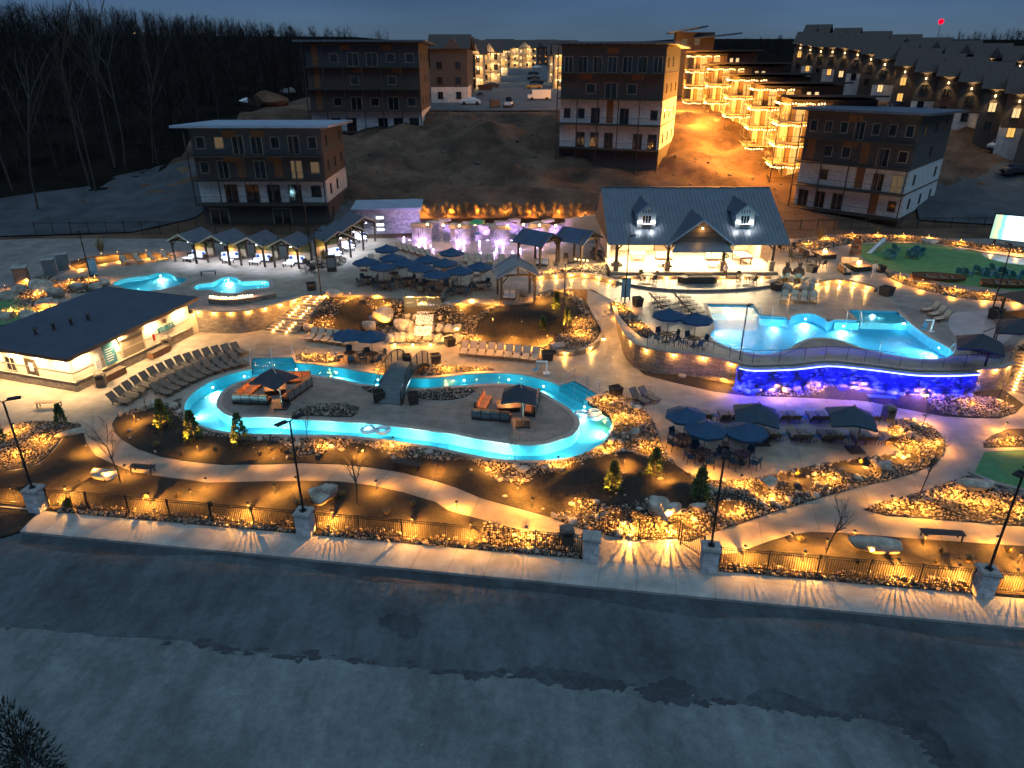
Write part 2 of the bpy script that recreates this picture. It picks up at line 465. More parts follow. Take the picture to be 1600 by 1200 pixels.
def mkrocks(sub, n, amp, seed):
    out = []
    rs = np.random.RandomState(seed)
    for _ in range(n):
        bm = bmesh.new(); bmesh.ops.create_icosphere(bm, subdivisions=sub, radius=1.0)
        bm.verts.ensure_lookup_table()
        v = np.array([p.co[:] for p in bm.verts]); f = [[q.index for q in t.verts] for t in bm.faces]
        bm.free()
        w = np.ones(len(v))
        for k in range(7):
            d = rs.normal(size=3); d /= np.linalg.norm(d)
            w += amp * np.sin(v @ d * rs.uniform(1.5, 3.5) + rs.uniform(0, 6)) / 2
        for k in range(5):                       # chop a few flat faces
            d = rs.normal(size=3); d /= np.linalg.norm(d)
            h = rs.uniform(0.62, 0.9)
            s_ = (v * w[:, None]) @ d
            w = np.where(s_ > h, w * h / np.maximum(s_, 1e-6), w)
        out.append((v * w[:, None], np.array(f)))
    return out
ROCKS = {1: mkrocks(1, 10, 0.2, 1), 2: mkrocks(2, 10, 0.2, 2), 3: mkrocks(3, 10, 0.2, 3), 4: mkrocks(4, 6, 0.2, 4)}

def npmesh(name, V, Fc, mats, smooth=False):
    me = bpy.data.meshes.new(name)
    V = np.asarray(V, dtype=np.float32); Fc = np.asarray(Fc, dtype=np.int32)
    k = Fc.shape[1]
    me.vertices.add(len(V)); me.vertices.foreach_set('co', V.ravel())
    me.loops.add(Fc.size); me.loops.foreach_set('vertex_index', Fc.ravel())
    me.polygons.add(len(Fc)); me.polygons.foreach_set('loop_start', np.arange(0, Fc.size, k, dtype=np.int32))
    me.materials.append(MATS[mats])
    if smooth: me.polygons.foreach_set('use_smooth', np.ones(len(Fc), dtype=bool))
    me.update(calc_edges=True)
    return me
def npobj(name, V, Fc, mats, parent=None, smooth=False, **k):
    o = bpy.data.objects.new(name, npmesh(name, V, Fc, mats, smooth)); C.objects.link(o); adopt(o, parent)
    return tag(o, **k)

LIGHTS = {}
def lamp(kind, typ, power, col, size=0.03, spot=None, blend=0.4, dist=None):
    if kind not in LIGHTS:
        l = bpy.data.lights.new(kind, typ)
        l.energy, l.color = power, col
        if typ in ('POINT', 'SPOT'): l.shadow_soft_size = size
        if typ == 'SPOT': l.spot_size = R(spot); l.spot_blend = blend
        if typ == 'AREA': l.shape = 'RECTANGLE'; l.size, l.size_y = size
        LIGHTS[kind] = l
    return LIGHTS[kind]
def put(kind, loc, parent=None, rot=(0, 0, 0), name='glow'):
    o = bpy.data.objects.new(name, LIGHTS[kind]); C.objects.link(o); adopt(o, parent)
    o.location = loc; o.rotation_euler = rot
    return o

# loops: pixel outlines become real outlines on a level
def L(px, z=0.0):
    return [W(p[0], p[1], p[2] if len(p) > 2 else z) for p in px]
def smooth(loop, n=4, closed=True):
    out, m = [], len(loop)
    rng = range(m) if closed else range(m - 1)
    for i in rng:
        g = (lambda k: loop[k % m]) if closed else (lambda k: loop[min(max(k, 0), m - 1)])
        p0, p1, p2, p3 = g(i - 1), g(i), g(i + 1), g(i + 2)
        for k in range(n):
            t = k / n
            out.append(0.5 * ((2 * p1) + (p2 - p0) * t + (2 * p0 - 5 * p1 + 4 * p2 - p3) * t * t + (3 * p1 - p0 - 3 * p2 + p3) * t ** 3))
    if not closed: out.append(loop[-1].copy())
    return out
def pip(P, loop):
    P = np.asarray(P, dtype=float)[:, :2]; L2 = np.array([(p[0], p[1]) for p in loop])
    x, y = P[:, 0], P[:, 1]; ins = np.zeros(len(P), bool)
    a, b = L2, np.roll(L2, -1, axis=0)
    for (x0, y0), (x1, y1) in zip(a, b):
        c = ((y0 > y) != (y1 > y))
        if y0 != y1: ins ^= c & (x < (x1 - x0) * (y - y0) / (y1 - y0) + x0)
    return ins
def edist(P, loop):
    P = np.asarray(P, dtype=float)[:, :2]; L2 = np.array([(p[0], p[1]) for p in loop])
    d = np.full(len(P), 1e9)
    for a, b in zip(L2, np.roll(L2, -1, axis=0)):
        e = b - a; q = e @ e + 1e-12
        t = np.clip(((P - a) @ e) / q, 0, 1)[:, None]
        d = np.minimum(d, np.linalg.norm(P - a - t * e, axis=1))
    return d
def area_ccw(loop):
    return sum(a[0] * b[1] - b[0] * a[1] for a, b in zip(loop, loop[1:] + loop[:1])) / 2
def ccw(loop): return loop if area_ccw(loop) > 0 else loop[::-1]
def offset(loop, d):                               # outwards for d > 0
    loop = ccw(loop); n = len(loop); out = []
    for i in range(n):
        a, b, c = loop[i - 1], loop[i], loop[(i + 1) % n]
        e = Vector((c[0] - a[0], c[1] - a[1])); 
        if e.length < 1e-6: out.append(b.copy()); continue
        e.normalize(); out.append(Vector((b[0] + e.y * d, b[1] - e.x * d, b[2])))
    return out
def zfun(loop, dome=0.0, reach=1.5, wob=0.0):
    B = np.array([(p[0], p[1]) for p in loop]); Z = np.array([p[2] for p in loop])
    const = Z.max() - Z.min() < 1e-6
    def f(P):
        P = np.asarray(P, dtype=float)[:, :2]
        if const: z = np.full(len(P), Z[0])
        else:
            d = np.linalg.norm(P[:, None, :] - B[None], axis=2) + 1e-3
            w = 1 / d ** 3; z = (w * Z).sum(1) / w.sum(1)
        if dome or wob:
            t = np.clip(edist(P, loop) / reach, 0, 1); t = t * t * (3 - 2 * t)
            z = z + dome * t
            if wob: z = z + wob * t * (np.sin(P[:, 0] * 1.9 + 1.3 * np.sin(P[:, 1] * 1.1)) + np.sin(P[:, 1] * 2.3 + P[:, 0] * 0.7)) * 0.5
        return z
    return f
def sheet(name, loop, matn, holes=(), grid=0.0, zf=None, skirt=0.0, kind='structure', label=None, parent=None, smooth_sh=False, skirt_mat=None):
    loop = ccw(list(loop)); hl = [ccw(list(h)) for h in holes]
    P, E, Z = [], [], []
    for lp in [loop] + hl:
        k = len(P); n = len(lp)
        P += [Vector((p[0], p[1])) for p in lp]; Z += [p[2] for p in lp]
        E += [(k + i, k + (i + 1) % n) for i in range(n)]
    if grid:
        A = np.array([(p[0], p[1]) for p in loop]); lo, hi = A.min(0), A.max(0)
        gx, gy = np.meshgrid(np.arange(lo[0], hi[0], grid), np.arange(lo[1], hi[1], grid))
        G = np.stack([gx.ravel(), gy.ravel()], 1) + nprs.uniform(-grid * .2, grid * .2, (gx.size, 2))
        ok = pip(G, loop)
        G = G[ok]; G = G[edist(G, loop) > grid * 0.4]
        for h in hl:
            G = G[~pip(G, h)]
        P += [Vector(g) for g in G]
    vs, es, fs, ov, oe, of = geometry.delaunay_2d_cdt(P, E, [], 0, 1e-5)
    V2 = np.array([(v[0], v[1]) for v in vs])
    F = np.array([f for f in fs if len(f) == 3])
    cen = V2[F].mean(1)
    ok = pip(cen, loop)
    for h in hl: ok &= ~pip(cen, h)
    F = F[ok]
    zz = zf(V2) if zf is not None else None
    z = np.zeros(len(V2))
    nb = len(Z)
    for i, o in enumerate(ov):
        b = [k for k in o if k < nb]
        if b: z[i] = Z[b[0]]
        elif zz is not None: z[i] = zz[i]
        else: z[i] = Z[0]
    V = [tuple(p) + (z[i],) for i, p in enumerate(V2)]
    m = MB(); m.add(V, [tuple(f) for f in F])
    a = V2[F]
    flip = ((a[:, 1, 0] - a[:, 0, 0]) * (a[:, 2, 1] - a[:, 0, 1]) - (a[:, 1, 1] - a[:, 0, 1]) * (a[:, 2, 0] - a[:, 0, 0])) < 0
    m.f = [f[::-1] if flip[i] else f for i, f in enumerate(m.f)]
    if skirt:
        n = len(loop)
        m.add([tuple(p) for p in loop] + [(p[0], p[1], p[2] - skirt) for p in loop],
              [(k, n + k, n + (k + 1) % n, (k + 1) % n) for k in range(n)], 1 if skirt_mat else 0)
    mats = [matn, skirt_mat] if skirt_mat else matn
    return m.build(name, mats, parent, smooth=smooth_sh, label=label, kind=kind)
def ring(name, loop, w, z0, z1, matn, parent=None, kind='structure', label=None, inner=0.0):
    a, b = offset(loop, -inner) if inner else ccw(list(loop)), offset(loop, w)
    n = len(a); m = MB()
    vs = [(p[0], p[1], z1) for p in a] + [(p[0], p[1], z1) for p in b] + [(p[0], p[1], z0) for p in a] + [(p[0], p[1], z0) for p in b]
    fs = []
    for k in range(n):
        j = (k + 1) % n
        fs += [(k, n + k, n + j, j), (n + k, 3 * n + k, 3 * n + j, n + j), (2 * n + k, k, j, 2 * n + j)]
    m.add(vs, fs)
    return m.build(name, matn, parent, kind=kind, label=label)
def strip_wall(name, pts, w, z0, z1, matn, parent=None, **k):   # a wall along an open line; z0/z1 number or list
    n = len(pts); m = MB()
    g = lambda z, i: z[i] if hasattr(z, '__len__') else z
    vs = []
    for i in range(n):
        a, b = pts[max(i - 1, 0)], pts[min(i + 1, n - 1)]
        e = Vector((b[0] - a[0], b[1] - a[1])).normalized(); nx, ny = e.y * w / 2, -e.x * w / 2
        p = pts[i]
        vs += [(p[0] + nx, p[1] + ny, g(z0, i)), (p[0] - nx, p[1] - ny, g(z0, i)), (p[0] - nx, p[1] - ny, g(z1, i)), (p[0] + nx, p[1] + ny, g(z1, i))]
    fs = [(3, 2, 1, 0), tuple(4 * (n - 1) + q for q in range(4))]
    for i in range(n - 1):
        a, b = 4 * i, 4 * (i + 1)
        for q in range(4):
            fs.append((a + q, a + (q + 1) % 4, b + (q + 1) % 4, b + q))
    m.add(vs, fs)
    return m.build(name, matn, parent, **k)
def rocks(name, label, loop, zf, spacing, size, matn='cobble', holes=(), sub=1, parent=None, prob=1.0, sink=0.25):
    A = np.array([(p[0], p[1]) for p in loop]); lo, hi = A.min(0), A.max(0)
    gx, gy = np.meshgrid(np.arange(lo[0], hi[0], spacing), np.arange(lo[1], hi[1], spacing))
    G = np.stack([gx.ravel(), gy.ravel()], 1) + nprs.uniform(-spacing * .45, spacing * .45, (gx.size, 2))
    G = G[pip(G, loop)]
    for h in holes: G = G[~pip(G, h)]
    if prob < 1: G = G[nprs.uniform(size=len(G)) < prob]
    if not len(G): return None
    z = zf(G)
    base = ROCKS[sub]; nv, nf = len(base[0][0]), len(base[0][1])
    n = len(G)
    pick = nprs.randint(len(base), size=n)
    BV = np.array([b[0] for b in base])[pick]
    sz = nprs.uniform(size[0], size[1], n) * (0.7 + 0.9 * nprs.uniform(size=n) ** 3)
    sc = sz[:, None] * nprs.uniform(0.7, 1.3, (n, 3)); sc[:, 2] *= 0.72
    th = nprs.uniform(0, 2 * np.pi, n); c, s_ = np.cos(th), np.sin(th)
    V = BV * sc[:, None, :]
    X = V[:, :, 0] * c[:, None] - V[:, :, 1] * s_[:, None]; Y = V[:, :, 0] * s_[:, None] + V[:, :, 1] * c[:, None]
    V = np.stack([X + G[:, 0][:, None], Y + G[:, 1][:, None], V[:, :, 2] + (z + sc[:, 2] * (1 - 2 * sink))[:, None]], 2)
    Fb = np.array([b[1] for b in base])[pick] + (np.arange(n) * nv)[:, None, None]
    return npobj(name, V.reshape(-1, 3), Fb.reshape(-1, 3), matn, parent, label=label, kind='stuff')
# ================================================================== GROUND
ZU = 2.2                                            # level of the upper terraces
def sw_back(u): return 800 + 0.0892 * (u - 74)
FA = math.atan2(W(1500, 800 + .0892 * 1426).y - W(100, 800 + .0892 * 26).y, W(1500, 800 + .0892 * 1426).x - W(100, 800 + .0892 * 26).x)
def sw_front(u): return 830 + 0.0963 * (u - 31)

# car park in front
lot = [Vector((-140, -10, -0.15)), Vector((140, -10, -0.15)), W(1950, sw_front(1950) - 8, -0.15), W(-60, sw_front(-60) - 8, -0.15),
       W(-300, 790, -0.15), Vector((-140, 40, -0.15))]
sheet('parking_lot', lot, 'asphalt', label='worn dark asphalt lot in front of the kerb')
ck = [(-400, 960), (-100, 975), (70, 985), (190, 995), (290, 1003), (360, 1016), (430, 1022), (520, 1032), (600, 1040), (720, 1052), (780, 1050),
      (850, 1056), (930, 1066), (1000, 1075), (1080, 1092), (1150, 1100), (1220, 1109), (1280, 1115), (1380, 1128), (1440, 1150), (1490, 1205), (1560, 1300)]
ckw = []
for i in range(len(ck) - 1):
    for k in range(6):
        t = k / 6
        ckw.append((ck[i][0] + (ck[i + 1][0] - ck[i][0]) * t, ck[i][1] + (ck[i + 1][1] - ck[i][1]) * t + rnd.uniform(-2.2, 2.2)))
gl = [W(u, v, -0.145) for u, v in ckw] + [Vector((30, -8, -0.145)), Vector((-120, -8, -0.145))]
sheet('gravel_lot', gl, 'gravel', label='paler compacted gravel nearest the viewer')
for nm, px in (('asphalt_patch', [(810, 1047), (850, 1043), (900, 1052), (960, 1062), (985, 1076), (940, 1082), (880, 1075), (830, 1062)]),
               ('asphalt_patch', [(1010, 1070), (1060, 1062), (1085, 1080), (1090, 1098), (1040, 1096), (1000, 1090)]),
               ('asphalt_patch', [(1180, 1080), (1230, 1085), (1280, 1105), (1270, 1118), (1200, 1108), (1165, 1098)]),
               ('asphalt_patch', [(590, 960), (640, 962), (660, 975), (640, 998), (610, 985)]),
               ('asphalt_patch', [(720, 1048), (790, 1046), (800, 1056), (740, 1060)]),
               ('asphalt_patch', [(1420, 1125), (1460, 1140), (1490, 1190), (1500, 1240), (1470, 1200), (1440, 1155)])):
    lp = [W(u + rnd.uniform(-5, 5), v + rnd.uniform(-3, 3), -0.140) for u, v in px]
    lp = smooth(lp, 7)
    lp = [p + Vector((rnd.uniform(-.16, .16), rnd.uniform(-.16, .16), 0)) for p in lp]
    sheet(nm, lp, 'asphalt_dark', label='ragged dark broken patch in the lot surface')
# crack along the edge of the old surface
m = MB()
for i in range(150):
    c = ckw[rnd.randrange(len(ckw))]
    if c[0] < 250 and rnd.random() < .7: continue
    p = W(c[0] + rnd.uniform(-9, 9), c[1] + rnd.gauss(0, 3.5), -.1385 + i * 1e-5); r_ = rnd.uniform(.03, .20); n = 11; k = rnd.uniform(1.2, 3)
    m.add([(p.x + k * r_ * math.cos(6.283 * j / n) * rnd.uniform(.6, 1.2), p.y + r_ * math.sin(6.283 * j / n) * rnd.uniform(.5, 1.2), p.z) for j in range(n)], [tuple(range(n))])
m.build('crack', 'crack', kind='structure', label='broken dark edge where old asphalt meets gravel')
# asphalt strip along the kerb, coloured darker for the kerb's shadow
sheet('kerb_shadow_strip', [W(u, sw_front(u) + 0, -0.146) for u in (36, 500, 1000, 1500, 1950)] +
      [W(u, sw_front(u) + 16 + 8 * math.sin(u * .013) + (u > 700) * 8 + rnd.uniform(-3, 3), -0.146) for u in range(1950, -20, -60)], 'asphalt_dark', label='dark strip along the kerb, kerb shadow put into its colour')
rocks('litter', 'scattered pale stones and litter on the lot', [W(30, 900, -.14), W(1600, 1000, -.14), W(1600, 1190, -.14), W(30, 1190, -.14)],
      zfun([W(30, 900, -.145), W(1600, 1000, -.145), W(1600, 1190, -.145)]), 1.7, (0.02, 0.05), 'cobble', prob=0.3)

# sidewalk with kerb
us = [31, 300, 600, 900, 1200, 1500, 1950]
sheet('sidewalk', [W(u, sw_front(u), 0) for u in us] + [W(u, sw_back(u), 0) for u in (1950, 1500, 1200, 900, 600, 300, 62)], 'walk',
      skirt=0.16, label='long concrete sidewalk with kerb in front of the fence')
sheet('verge', [W(-260, 772, -.01), W(70, 800, -.01), W(31, 830, -.01), W(-20, 846, -.03), W(-260, 880, -.1)], 'mulch', label='dark verge left of the sidewalk end')

# river, island
RIV_O = smooth(L([(392, 577), (360, 584), (325, 598), (300, 615), (288, 632), (292, 648), (308, 662), (335, 672), (375, 677), (420, 679), (470, 680),
           (520, 680), (560, 683), (600, 687), (640, 693), (680, 699), (720, 707), (760, 715), (800, 719), (840, 720), (880, 717), (910, 710), (935, 698),
           (950, 683), (957, 668), (956, 655), (947, 643), (932, 633), (917, 626)]), 3, closed=False)[:-1] + L([(914, 624), (935, 616), (897, 595), (874, 602)]) + \
        smooth(L([(862, 597), (840, 591), (820, 586), (790, 583), (760, 583), (725, 585), (700, 588), (670, 591), (640, 590), (605, 586), (567, 581), (535, 575), (495, 570), (462, 567)]), 3, closed=False) + \
        L([(457, 557), (394, 560)])
RIV_I = smooth(L([(338, 632), (345, 642), (357, 649), (380, 652), (420, 652), (480, 656), (530, 659), (580, 662), (630, 668), (650, 671), (700, 677), (740, 685),
           (775, 691), (812, 695), (850, 694), (875, 687), (895, 679), (905, 667), (906, 658), (900, 649), (887, 637), (867, 625), (850, 614), (828, 605), (800, 601), (779, 600),
           (750, 601), (720, 603), (682, 606), (642, 607), (605, 604), (562, 600), (530, 592), (505, 589), (487, 586), (455, 583), (425, 584), (390, 592), (362, 602), (345, 615)]), 3)
POOL_A = smooth(L([(175, 444), (190, 436), (212, 432), (232, 430), (247, 426), (265, 427), (275, 433), (292, 436), (282, 444), (265, 450), (237, 455), (202, 454), (190, 449)], ZU), 3)
POOL_B = smooth(L([(302, 449), (312, 443), (332, 441), (342, 436), (357, 432), (370, 434), (379, 439), (415, 438), (421, 443), (418, 450), (385, 453), (372, 458), (342, 457), (328, 453), (310, 454)], ZU), 3)
POOL_C = L([(1105, 475), (1177, 477), (1187, 492), (1227, 495), (1234, 501)], ZU) + smooth(L([(1236, 494), (1250, 490), (1270, 490), (1287, 497), (1295, 503)], ZU), 3, closed=False) + \
         L([(1304, 499), (1340, 500), (1324, 484), (1402, 486)], ZU) + smooth(L([(1425, 507), (1450, 525), (1482, 543), (1490, 552), (1476, 560), (1437, 561), (1400, 556), (1350, 545), (1312, 532), (1287, 528),
           (1262, 530), (1245, 537), (1232, 546), (1212, 552), (1190, 554), (1162, 550), (1130, 540), (1112, 529), (1111, 520), (1117, 513)], ZU), 3, closed=False)

# lower deck: everything between the sidewalk and the terraces
deck = [W(u, sw_back(u), 0) for u in (62, 300, 600, 900, 1200, 1500, 1950)] + [Vector((75, 76, 0)), Vector((-75, 76, 0)), W(-300, 760, 0)]
sheet('lower_deck', deck, 'concrete', holes=[RIV_O], grid=4.0, label='warm lit concrete deck and paths of the lower level')
sheet('river_island', RIV_I, 'stamped', skirt=1.3, label='brown stamped concrete island inside the lazy river', skirt_mat='pool_plaster')

def pool(nm, loop, zd, depth, label, island=None, water='water'):
    n = len(loop); lp = ccw(list(loop))
    m = MB()
    m.add([(p[0], p[1], zd) for p in lp] + [(p[0], p[1], zd - depth) for p in lp], [((k + 1) % n, n + (k + 1) % n, n + k, k) for k in range(n)])
    pm = 'pool_blue' if 'main' in nm else 'pool_plaster'
    m.build(nm + '_wall', pm, kind='structure', label=label + ', basin wall')
    sheet(nm + '_floor', [Vector((p[0], p[1], zd - depth)) for p in lp], pm, holes=[island] if island else [], grid=1.5, label=label + ', basin floor')
    sheet(nm + '_water', [Vector((p[0], p[1], zd - 0.10)) for p in lp], water, holes=[island] if island else [], label=label + ', water')
    ring(nm + '_coping', lp, 0.38, zd - 0.05, zd + 0.035, 'coping', label=label + ', coping', inner=0.02)
pool('lazy_river', RIV_O, 0, .85, 'turquoise lazy river')
ring('island_coping', offset(RIV_I, -0.38), 0.39, -0.05, 0.035, 'coping', label='coping round the river island')
pool('toddler_pool', POOL_A, ZU, 0.5, 'small kidney shaped pool at the far corner')
pool('kiddie_pool', POOL_B, ZU, 0.5, 'small pool with step lights near the cabanas')
pool('main_pool', POOL_C, ZU, .85, 'large main pool above the blue waterfall wall')
# shallow ledges and steps in the pools
sheet('pool_ledge', L([(1107, 476), (1176, 478), (1186, 491), (1112, 491)], ZU - 0.27), 'ledge_plaster', skirt=0.9, label='shallow shelf by the pavilion in the main pool')
sheet('pool_ledge', L([(1328, 486), (1400, 488), (1422, 507), (1344, 504)], ZU - 0.27), 'ledge_plaster', skirt=0.9, label='shallow shelf opposite the three loungers')
for k in range(3):
    sheet('pool_step', L([(1188, 494 + k * 2.4), (1228, 497 + k * 2.4), (1228, 500 + k * 2.4), (1188, 497.5 + k * 2.4)], ZU - 0.2 - 0.14 * k), 'pool_plaster', skirt=0.8)
    sheet('pool_step', L([(1304, 501 + k * 2.4), (1342, 502 + k * 2.4), (1342, 505 + k * 2.4), (1304, 504 + k * 2.4)], ZU - 0.2 - 0.14 * k), 'pool_plaster', skirt=0.8)
for k in range(4):
    f = k / 4.0
    sheet('river_step', [W(394, 560, 0).lerp(W(392, 577, 0), f) + Vector((0.05, 0, -.13 - .14 * k)), W(457, 557, 0).lerp(W(462, 567, 0), f) + Vector((-.05, 0, -.13 - .14 * k)),
          W(457, 557, 0).lerp(W(462, 567, 0), f + .26) + Vector((-.05, 0, -.13 - .14 * k)), W(394, 560, 0).lerp(W(392, 577, 0), f + .26) + Vector((.05, 0, -.13 - .14 * k))], 'pool_plaster', skirt=0.9)
    a0, a1, b0, b1 = W(897, 595, 0), W(874, 602, 0), W(935, 616, 0), W(914, 624, 0)
    z = Vector((0, 0, -.13 - .14 * k))
    sheet('river_step', [a0.lerp(a1, f) + z, b0.lerp(b1, f) + z, b0.lerp(b1, f + .26) + z, a0.lerp(a1, f + .26) + z], 'pool_plaster', skirt=0.9)

# upper terrace
T_STAIR_L, T_STAIR_R = W(481, 460, ZU), W(513, 461, ZU)
WALL_L = L([(297, 484), (337, 486), (370, 486), (400, 482), (427, 476), (450, 470), (470, 464)], ZU)
WALL_R = smooth(L([(960, 480), (967, 500), (982, 525), (1000, 539), (1040, 548), (1080, 552), (1115, 557), (1152, 566), (1177, 570), (1240, 568), (1290, 563), (1340, 567),
             (1375, 571), (1425, 577), (1475, 578), (1525, 576), (1566, 573), (1584, 566)], ZU), 3, closed=False)
TERR = [Vector((-130, 50, ZU)), Vector((-44.5, 50.5, ZU)), Vector((-40.8, 63.1, ZU)), Vector((-30.6, 62.6, ZU))] + smooth(WALL_L, 3, closed=False) + [T_STAIR_L, T_STAIR_R] + \
       L([(530, 463), (560, 462), (630, 467), (695, 474), (785, 476), (832, 472), (842, 457), (862, 452), (895, 452), (925, 452), (962, 472)], ZU) + WALL_R + \
       L([(1588, 548), (1600, 536), (1660, 540), (1800, 560)], ZU) + [Vector((130, 60, ZU)), Vector((130, 93, ZU)), Vector((-130, 93, ZU))]
sheet('upper_terrace', TERR, 'stamped_grey', holes=[POOL_A, POOL_B, POOL_C], grid=5.0, skirt=2.6, skirt_mat='stone_tan', label='upper concrete terrace with its stone retaining walls')
# pale concrete field of the cabana side
sheet('terrace_paving', [p + Vector((0, 0, 0.005)) for p in L([(100, 436), (140, 420), (170, 414), (260, 402), (520, 412), (585, 368), (670, 352), (700, 368), (640, 395), (800, 408), (800, 470), (700, 470), (560, 459), (480, 457), (425, 466), (300, 462),
      (160, 457), (120, 462)], ZU)], 'concrete', holes=[[p + Vector((0, 0, .005)) for p in offset(q, .37)] for q in (POOL_A, POOL_B)], label='pale concrete field round the small pools and umbrellas')
# ramp up between the beds
RAMP = L([(918, 452, 2.2), (964, 472, 2.2), (968, 498, 1.6), (980, 530, .75), (986, 556, .02), (988, 575, .02), (930, 562, .02), (936, 541, .06), (943, 521, .45), (928, 496, 1.2), (917, 472, 1.9)])
sheet('ramp', [p + Vector((0, 0, .012)) for p in RAMP], 'stamped_grey', grid=1.0, zf=zfun(RAMP), label='stamped walkway ramp rising between stone planters', smooth_sh=True)
sheet('stamped_apron', L([(868, 556), (900, 556), (930, 548), (986, 566), (992, 578), (1010, 590), (1055, 603), (1000, 612), (940, 612), (902, 592), (880, 575)], 0.006), 'stamped_grey', label='stamped walkway apron at the foot of the ramp')
sheet('stamped_apron', L([(412, 518), (466, 523), (464, 555), (388, 557)], 0.006), 'stamped', label='brown stamped landing between stairs and river steps')

# wall caps
strip_wall('wall_cap', [p + Vector((0, 0, 0)) for p in smooth(WALL_L, 3, closed=False)], 0.35, ZU - .02, ZU + 0.10, 'tan_trim', kind='structure', label='pale cap on the tall curved retaining wall')
strip_wall('wall_cap', WALL_R, 0.40, ZU - .04, ZU + 0.07, 'coping', kind='structure', label='dark cap on the curved wall of the main pool terrace')

# stairs
def stairs(label, bl, br, tl, tr, n, lights, e):
    st = thing('staircase', label, 'stairs')
    for k in range(n):
        f0, f1 = k / n, (k + 1) / n
        zz = tl.z * (k + 1) / n
        q = [bl.lerp(tl, f0), br.lerp(tr, f0), br.lerp(tr, f1), bl.lerp(tl, f1)]
        m = MB(); m.prism([(p.x, p.y) for p in q], -0.05, zz)
        sp = m.build('step', 'concrete', st)
        if lights(k):
            for s_ in (0.30, 0.72):
                p = q[0].lerp(q[1], s_); d = (q[3] - q[0]).normalized()
                bm_ = MB(); bm_.box((p.x - d.x * .03, p.y - d.y * .03, zz - 0.05), (0.16, 0.05, 0.045), math.atan2(q[1].y - q[0].y, q[1].x - q[0].x))
                bm_.build('step_light', 'bulb_warm', sp)
                put('step', (p.x - d.x * .10, p.y - d.y * .10, zz - 0.02), st)
    return st
lamp('step', 'POINT', 14, WARM2, 0.03)
stairs('wide concrete staircase with step lights beside the tall stone wall', W(414, 516, 0), W(462, 522, 0), T_STAIR_L, T_STAIR_R, 13, lambda k: k not in (4, 9), 1)
stairs('lit concrete staircase at the corner of the main pool', W(1560, 606, 0), W(1640, 626, 0), W(1588, 548, ZU), W(1660, 548, ZU), 12, lambda k: True, 1)

# ================================================================== BEDS
BEDZ = {}
def bed(nm, px, matn, label, z=0.03, dome=0.18, wob=0.12, reach=1.5, grid=0.9, sm=2, drop=0.25):
    lp = L(px, z)
    if sm > 1: lp = smooth(lp, sm)
    zf = zfun(lp, dome, reach, wob)
    sheet(nm, lp, matn, grid=grid, zf=zf, skirt=drop, label=label, smooth_sh=True)
    return lp, zf
FENCE_OFF = 11
def fl(u): return sw_back(u) - FENCE_OFF

bedA = bed('rock_bed', [(32, 660), (75, 658), (122, 661), (124, 668), (100, 679), (85, 700), (62, 722), (25, 732), (-40, 736), (-40, 690), (8, 680)], 'mulch', 'cobble bed by the bench near the tube building')
rocks('cobbles', 'tan cobbles by the bench near the tube building', *bedA, 0.17, (0.055, 0.10))
bedB = bed('mulch_bed', [(124, 671), (130, 674), (135, 692), (150, 712), (175, 724), (207, 737), (240, 743), (325, 754), (400, 752), (475, 751), (530, 752), (580, 758), (630, 769), (680, 784), (700, 797),
            (750, 811), (790, 822), (825, 830), (880, 838), (912, sw_back(912) - 2), (800, sw_back(800) - 2), (640, sw_back(640) - 2), (478, sw_back(478) - 2), (250, sw_back(250) - 2), (90, sw_back(90) - 2), (40, 793), (-120, 776), (-120, 738), (25, 735), (62, 725), (85, 703), (102, 681)],
           'mulch', 'dark mulch bed between the curving path and the fence', dome=0.1, wob=0.1, sm=1)
def strip_loop(u0, u1, d0, d1):
    us = np.linspace(u0, u1, 24)
    return [W(u, sw_back(u) + d0, .04) for u in us] + [W(u, sw_back(u) + d1 + 2.5 * math.sin(u * .05) + 2 * math.sin(u * .021), .04) for u in us[::-1]]
for u0, u1, lab in ((92, 458, 'left of the second pillar'), (498, 905, 'between the second pillar and the gate'), (1125, 1515, 'right of the gate')):
    lp = strip_loop(u0, u1, -1, -18)
    rocks('cobbles', 'cobble strip under the fence ' + lab, lp, lambda P: np.full(len(P), .05), 0.17, (0.055, 0.10))
lp = smooth(L([(760, 812), (800, 824), (850, 832), (900, 838), (905, 866), (800, 858), (752, 850)], .1), 2)
rocks('cobbles', 'cobbles where the path meets the fence by the gate', lp, bedB[1], 0.2, (0.07, 0.13))

MA = smooth(L([(181, 652), (215, 648), (255, 640), (281, 655), (303, 673), (340, 685), (400, 690), (436, 692), (450, 706), (470, 716), (490, 718), (515, 708), (535, 698), (560, 695), (590, 706), (625, 716), (675, 721), (725, 721), (745, 728),
      (760, 742), (788, 760), (808, 768), (800, 792), (750, 780), (690, 757), (630, 742), (580, 734), (530, 728), (470, 727), (420, 729), (350, 730), (300, 725), (250, 717), (215, 705), (188, 690), (172, 672)], .03), 2)
MBR = smooth(L([(800, 792), (812, 770), (830, 757), (850, 745), (887, 735), (912, 722), (950, 716), (1000, 715), (1047, 722), (1078, 744), (1098, 767), (1104, 787), (1080, 793), (1015, 796), (965, 795), (937, 792), (912, 786), (880, 794), (862, 808), (820, 799)], .03), 2)
MC = smooth(L([(1212, 745), (1262, 732), (1270, 750), (1262, 766), (1245, 770), (1230, 762)], .03), 2)
MD = smooth(L([(1288, 729), (1350, 716), (1358, 732), (1345, 745), (1325, 744), (1305, 738)], .03), 2)
ME = smooth(L([(1375, 714), (1415, 708), (1435, 716), (1420, 726), (1395, 727)], .03), 2)
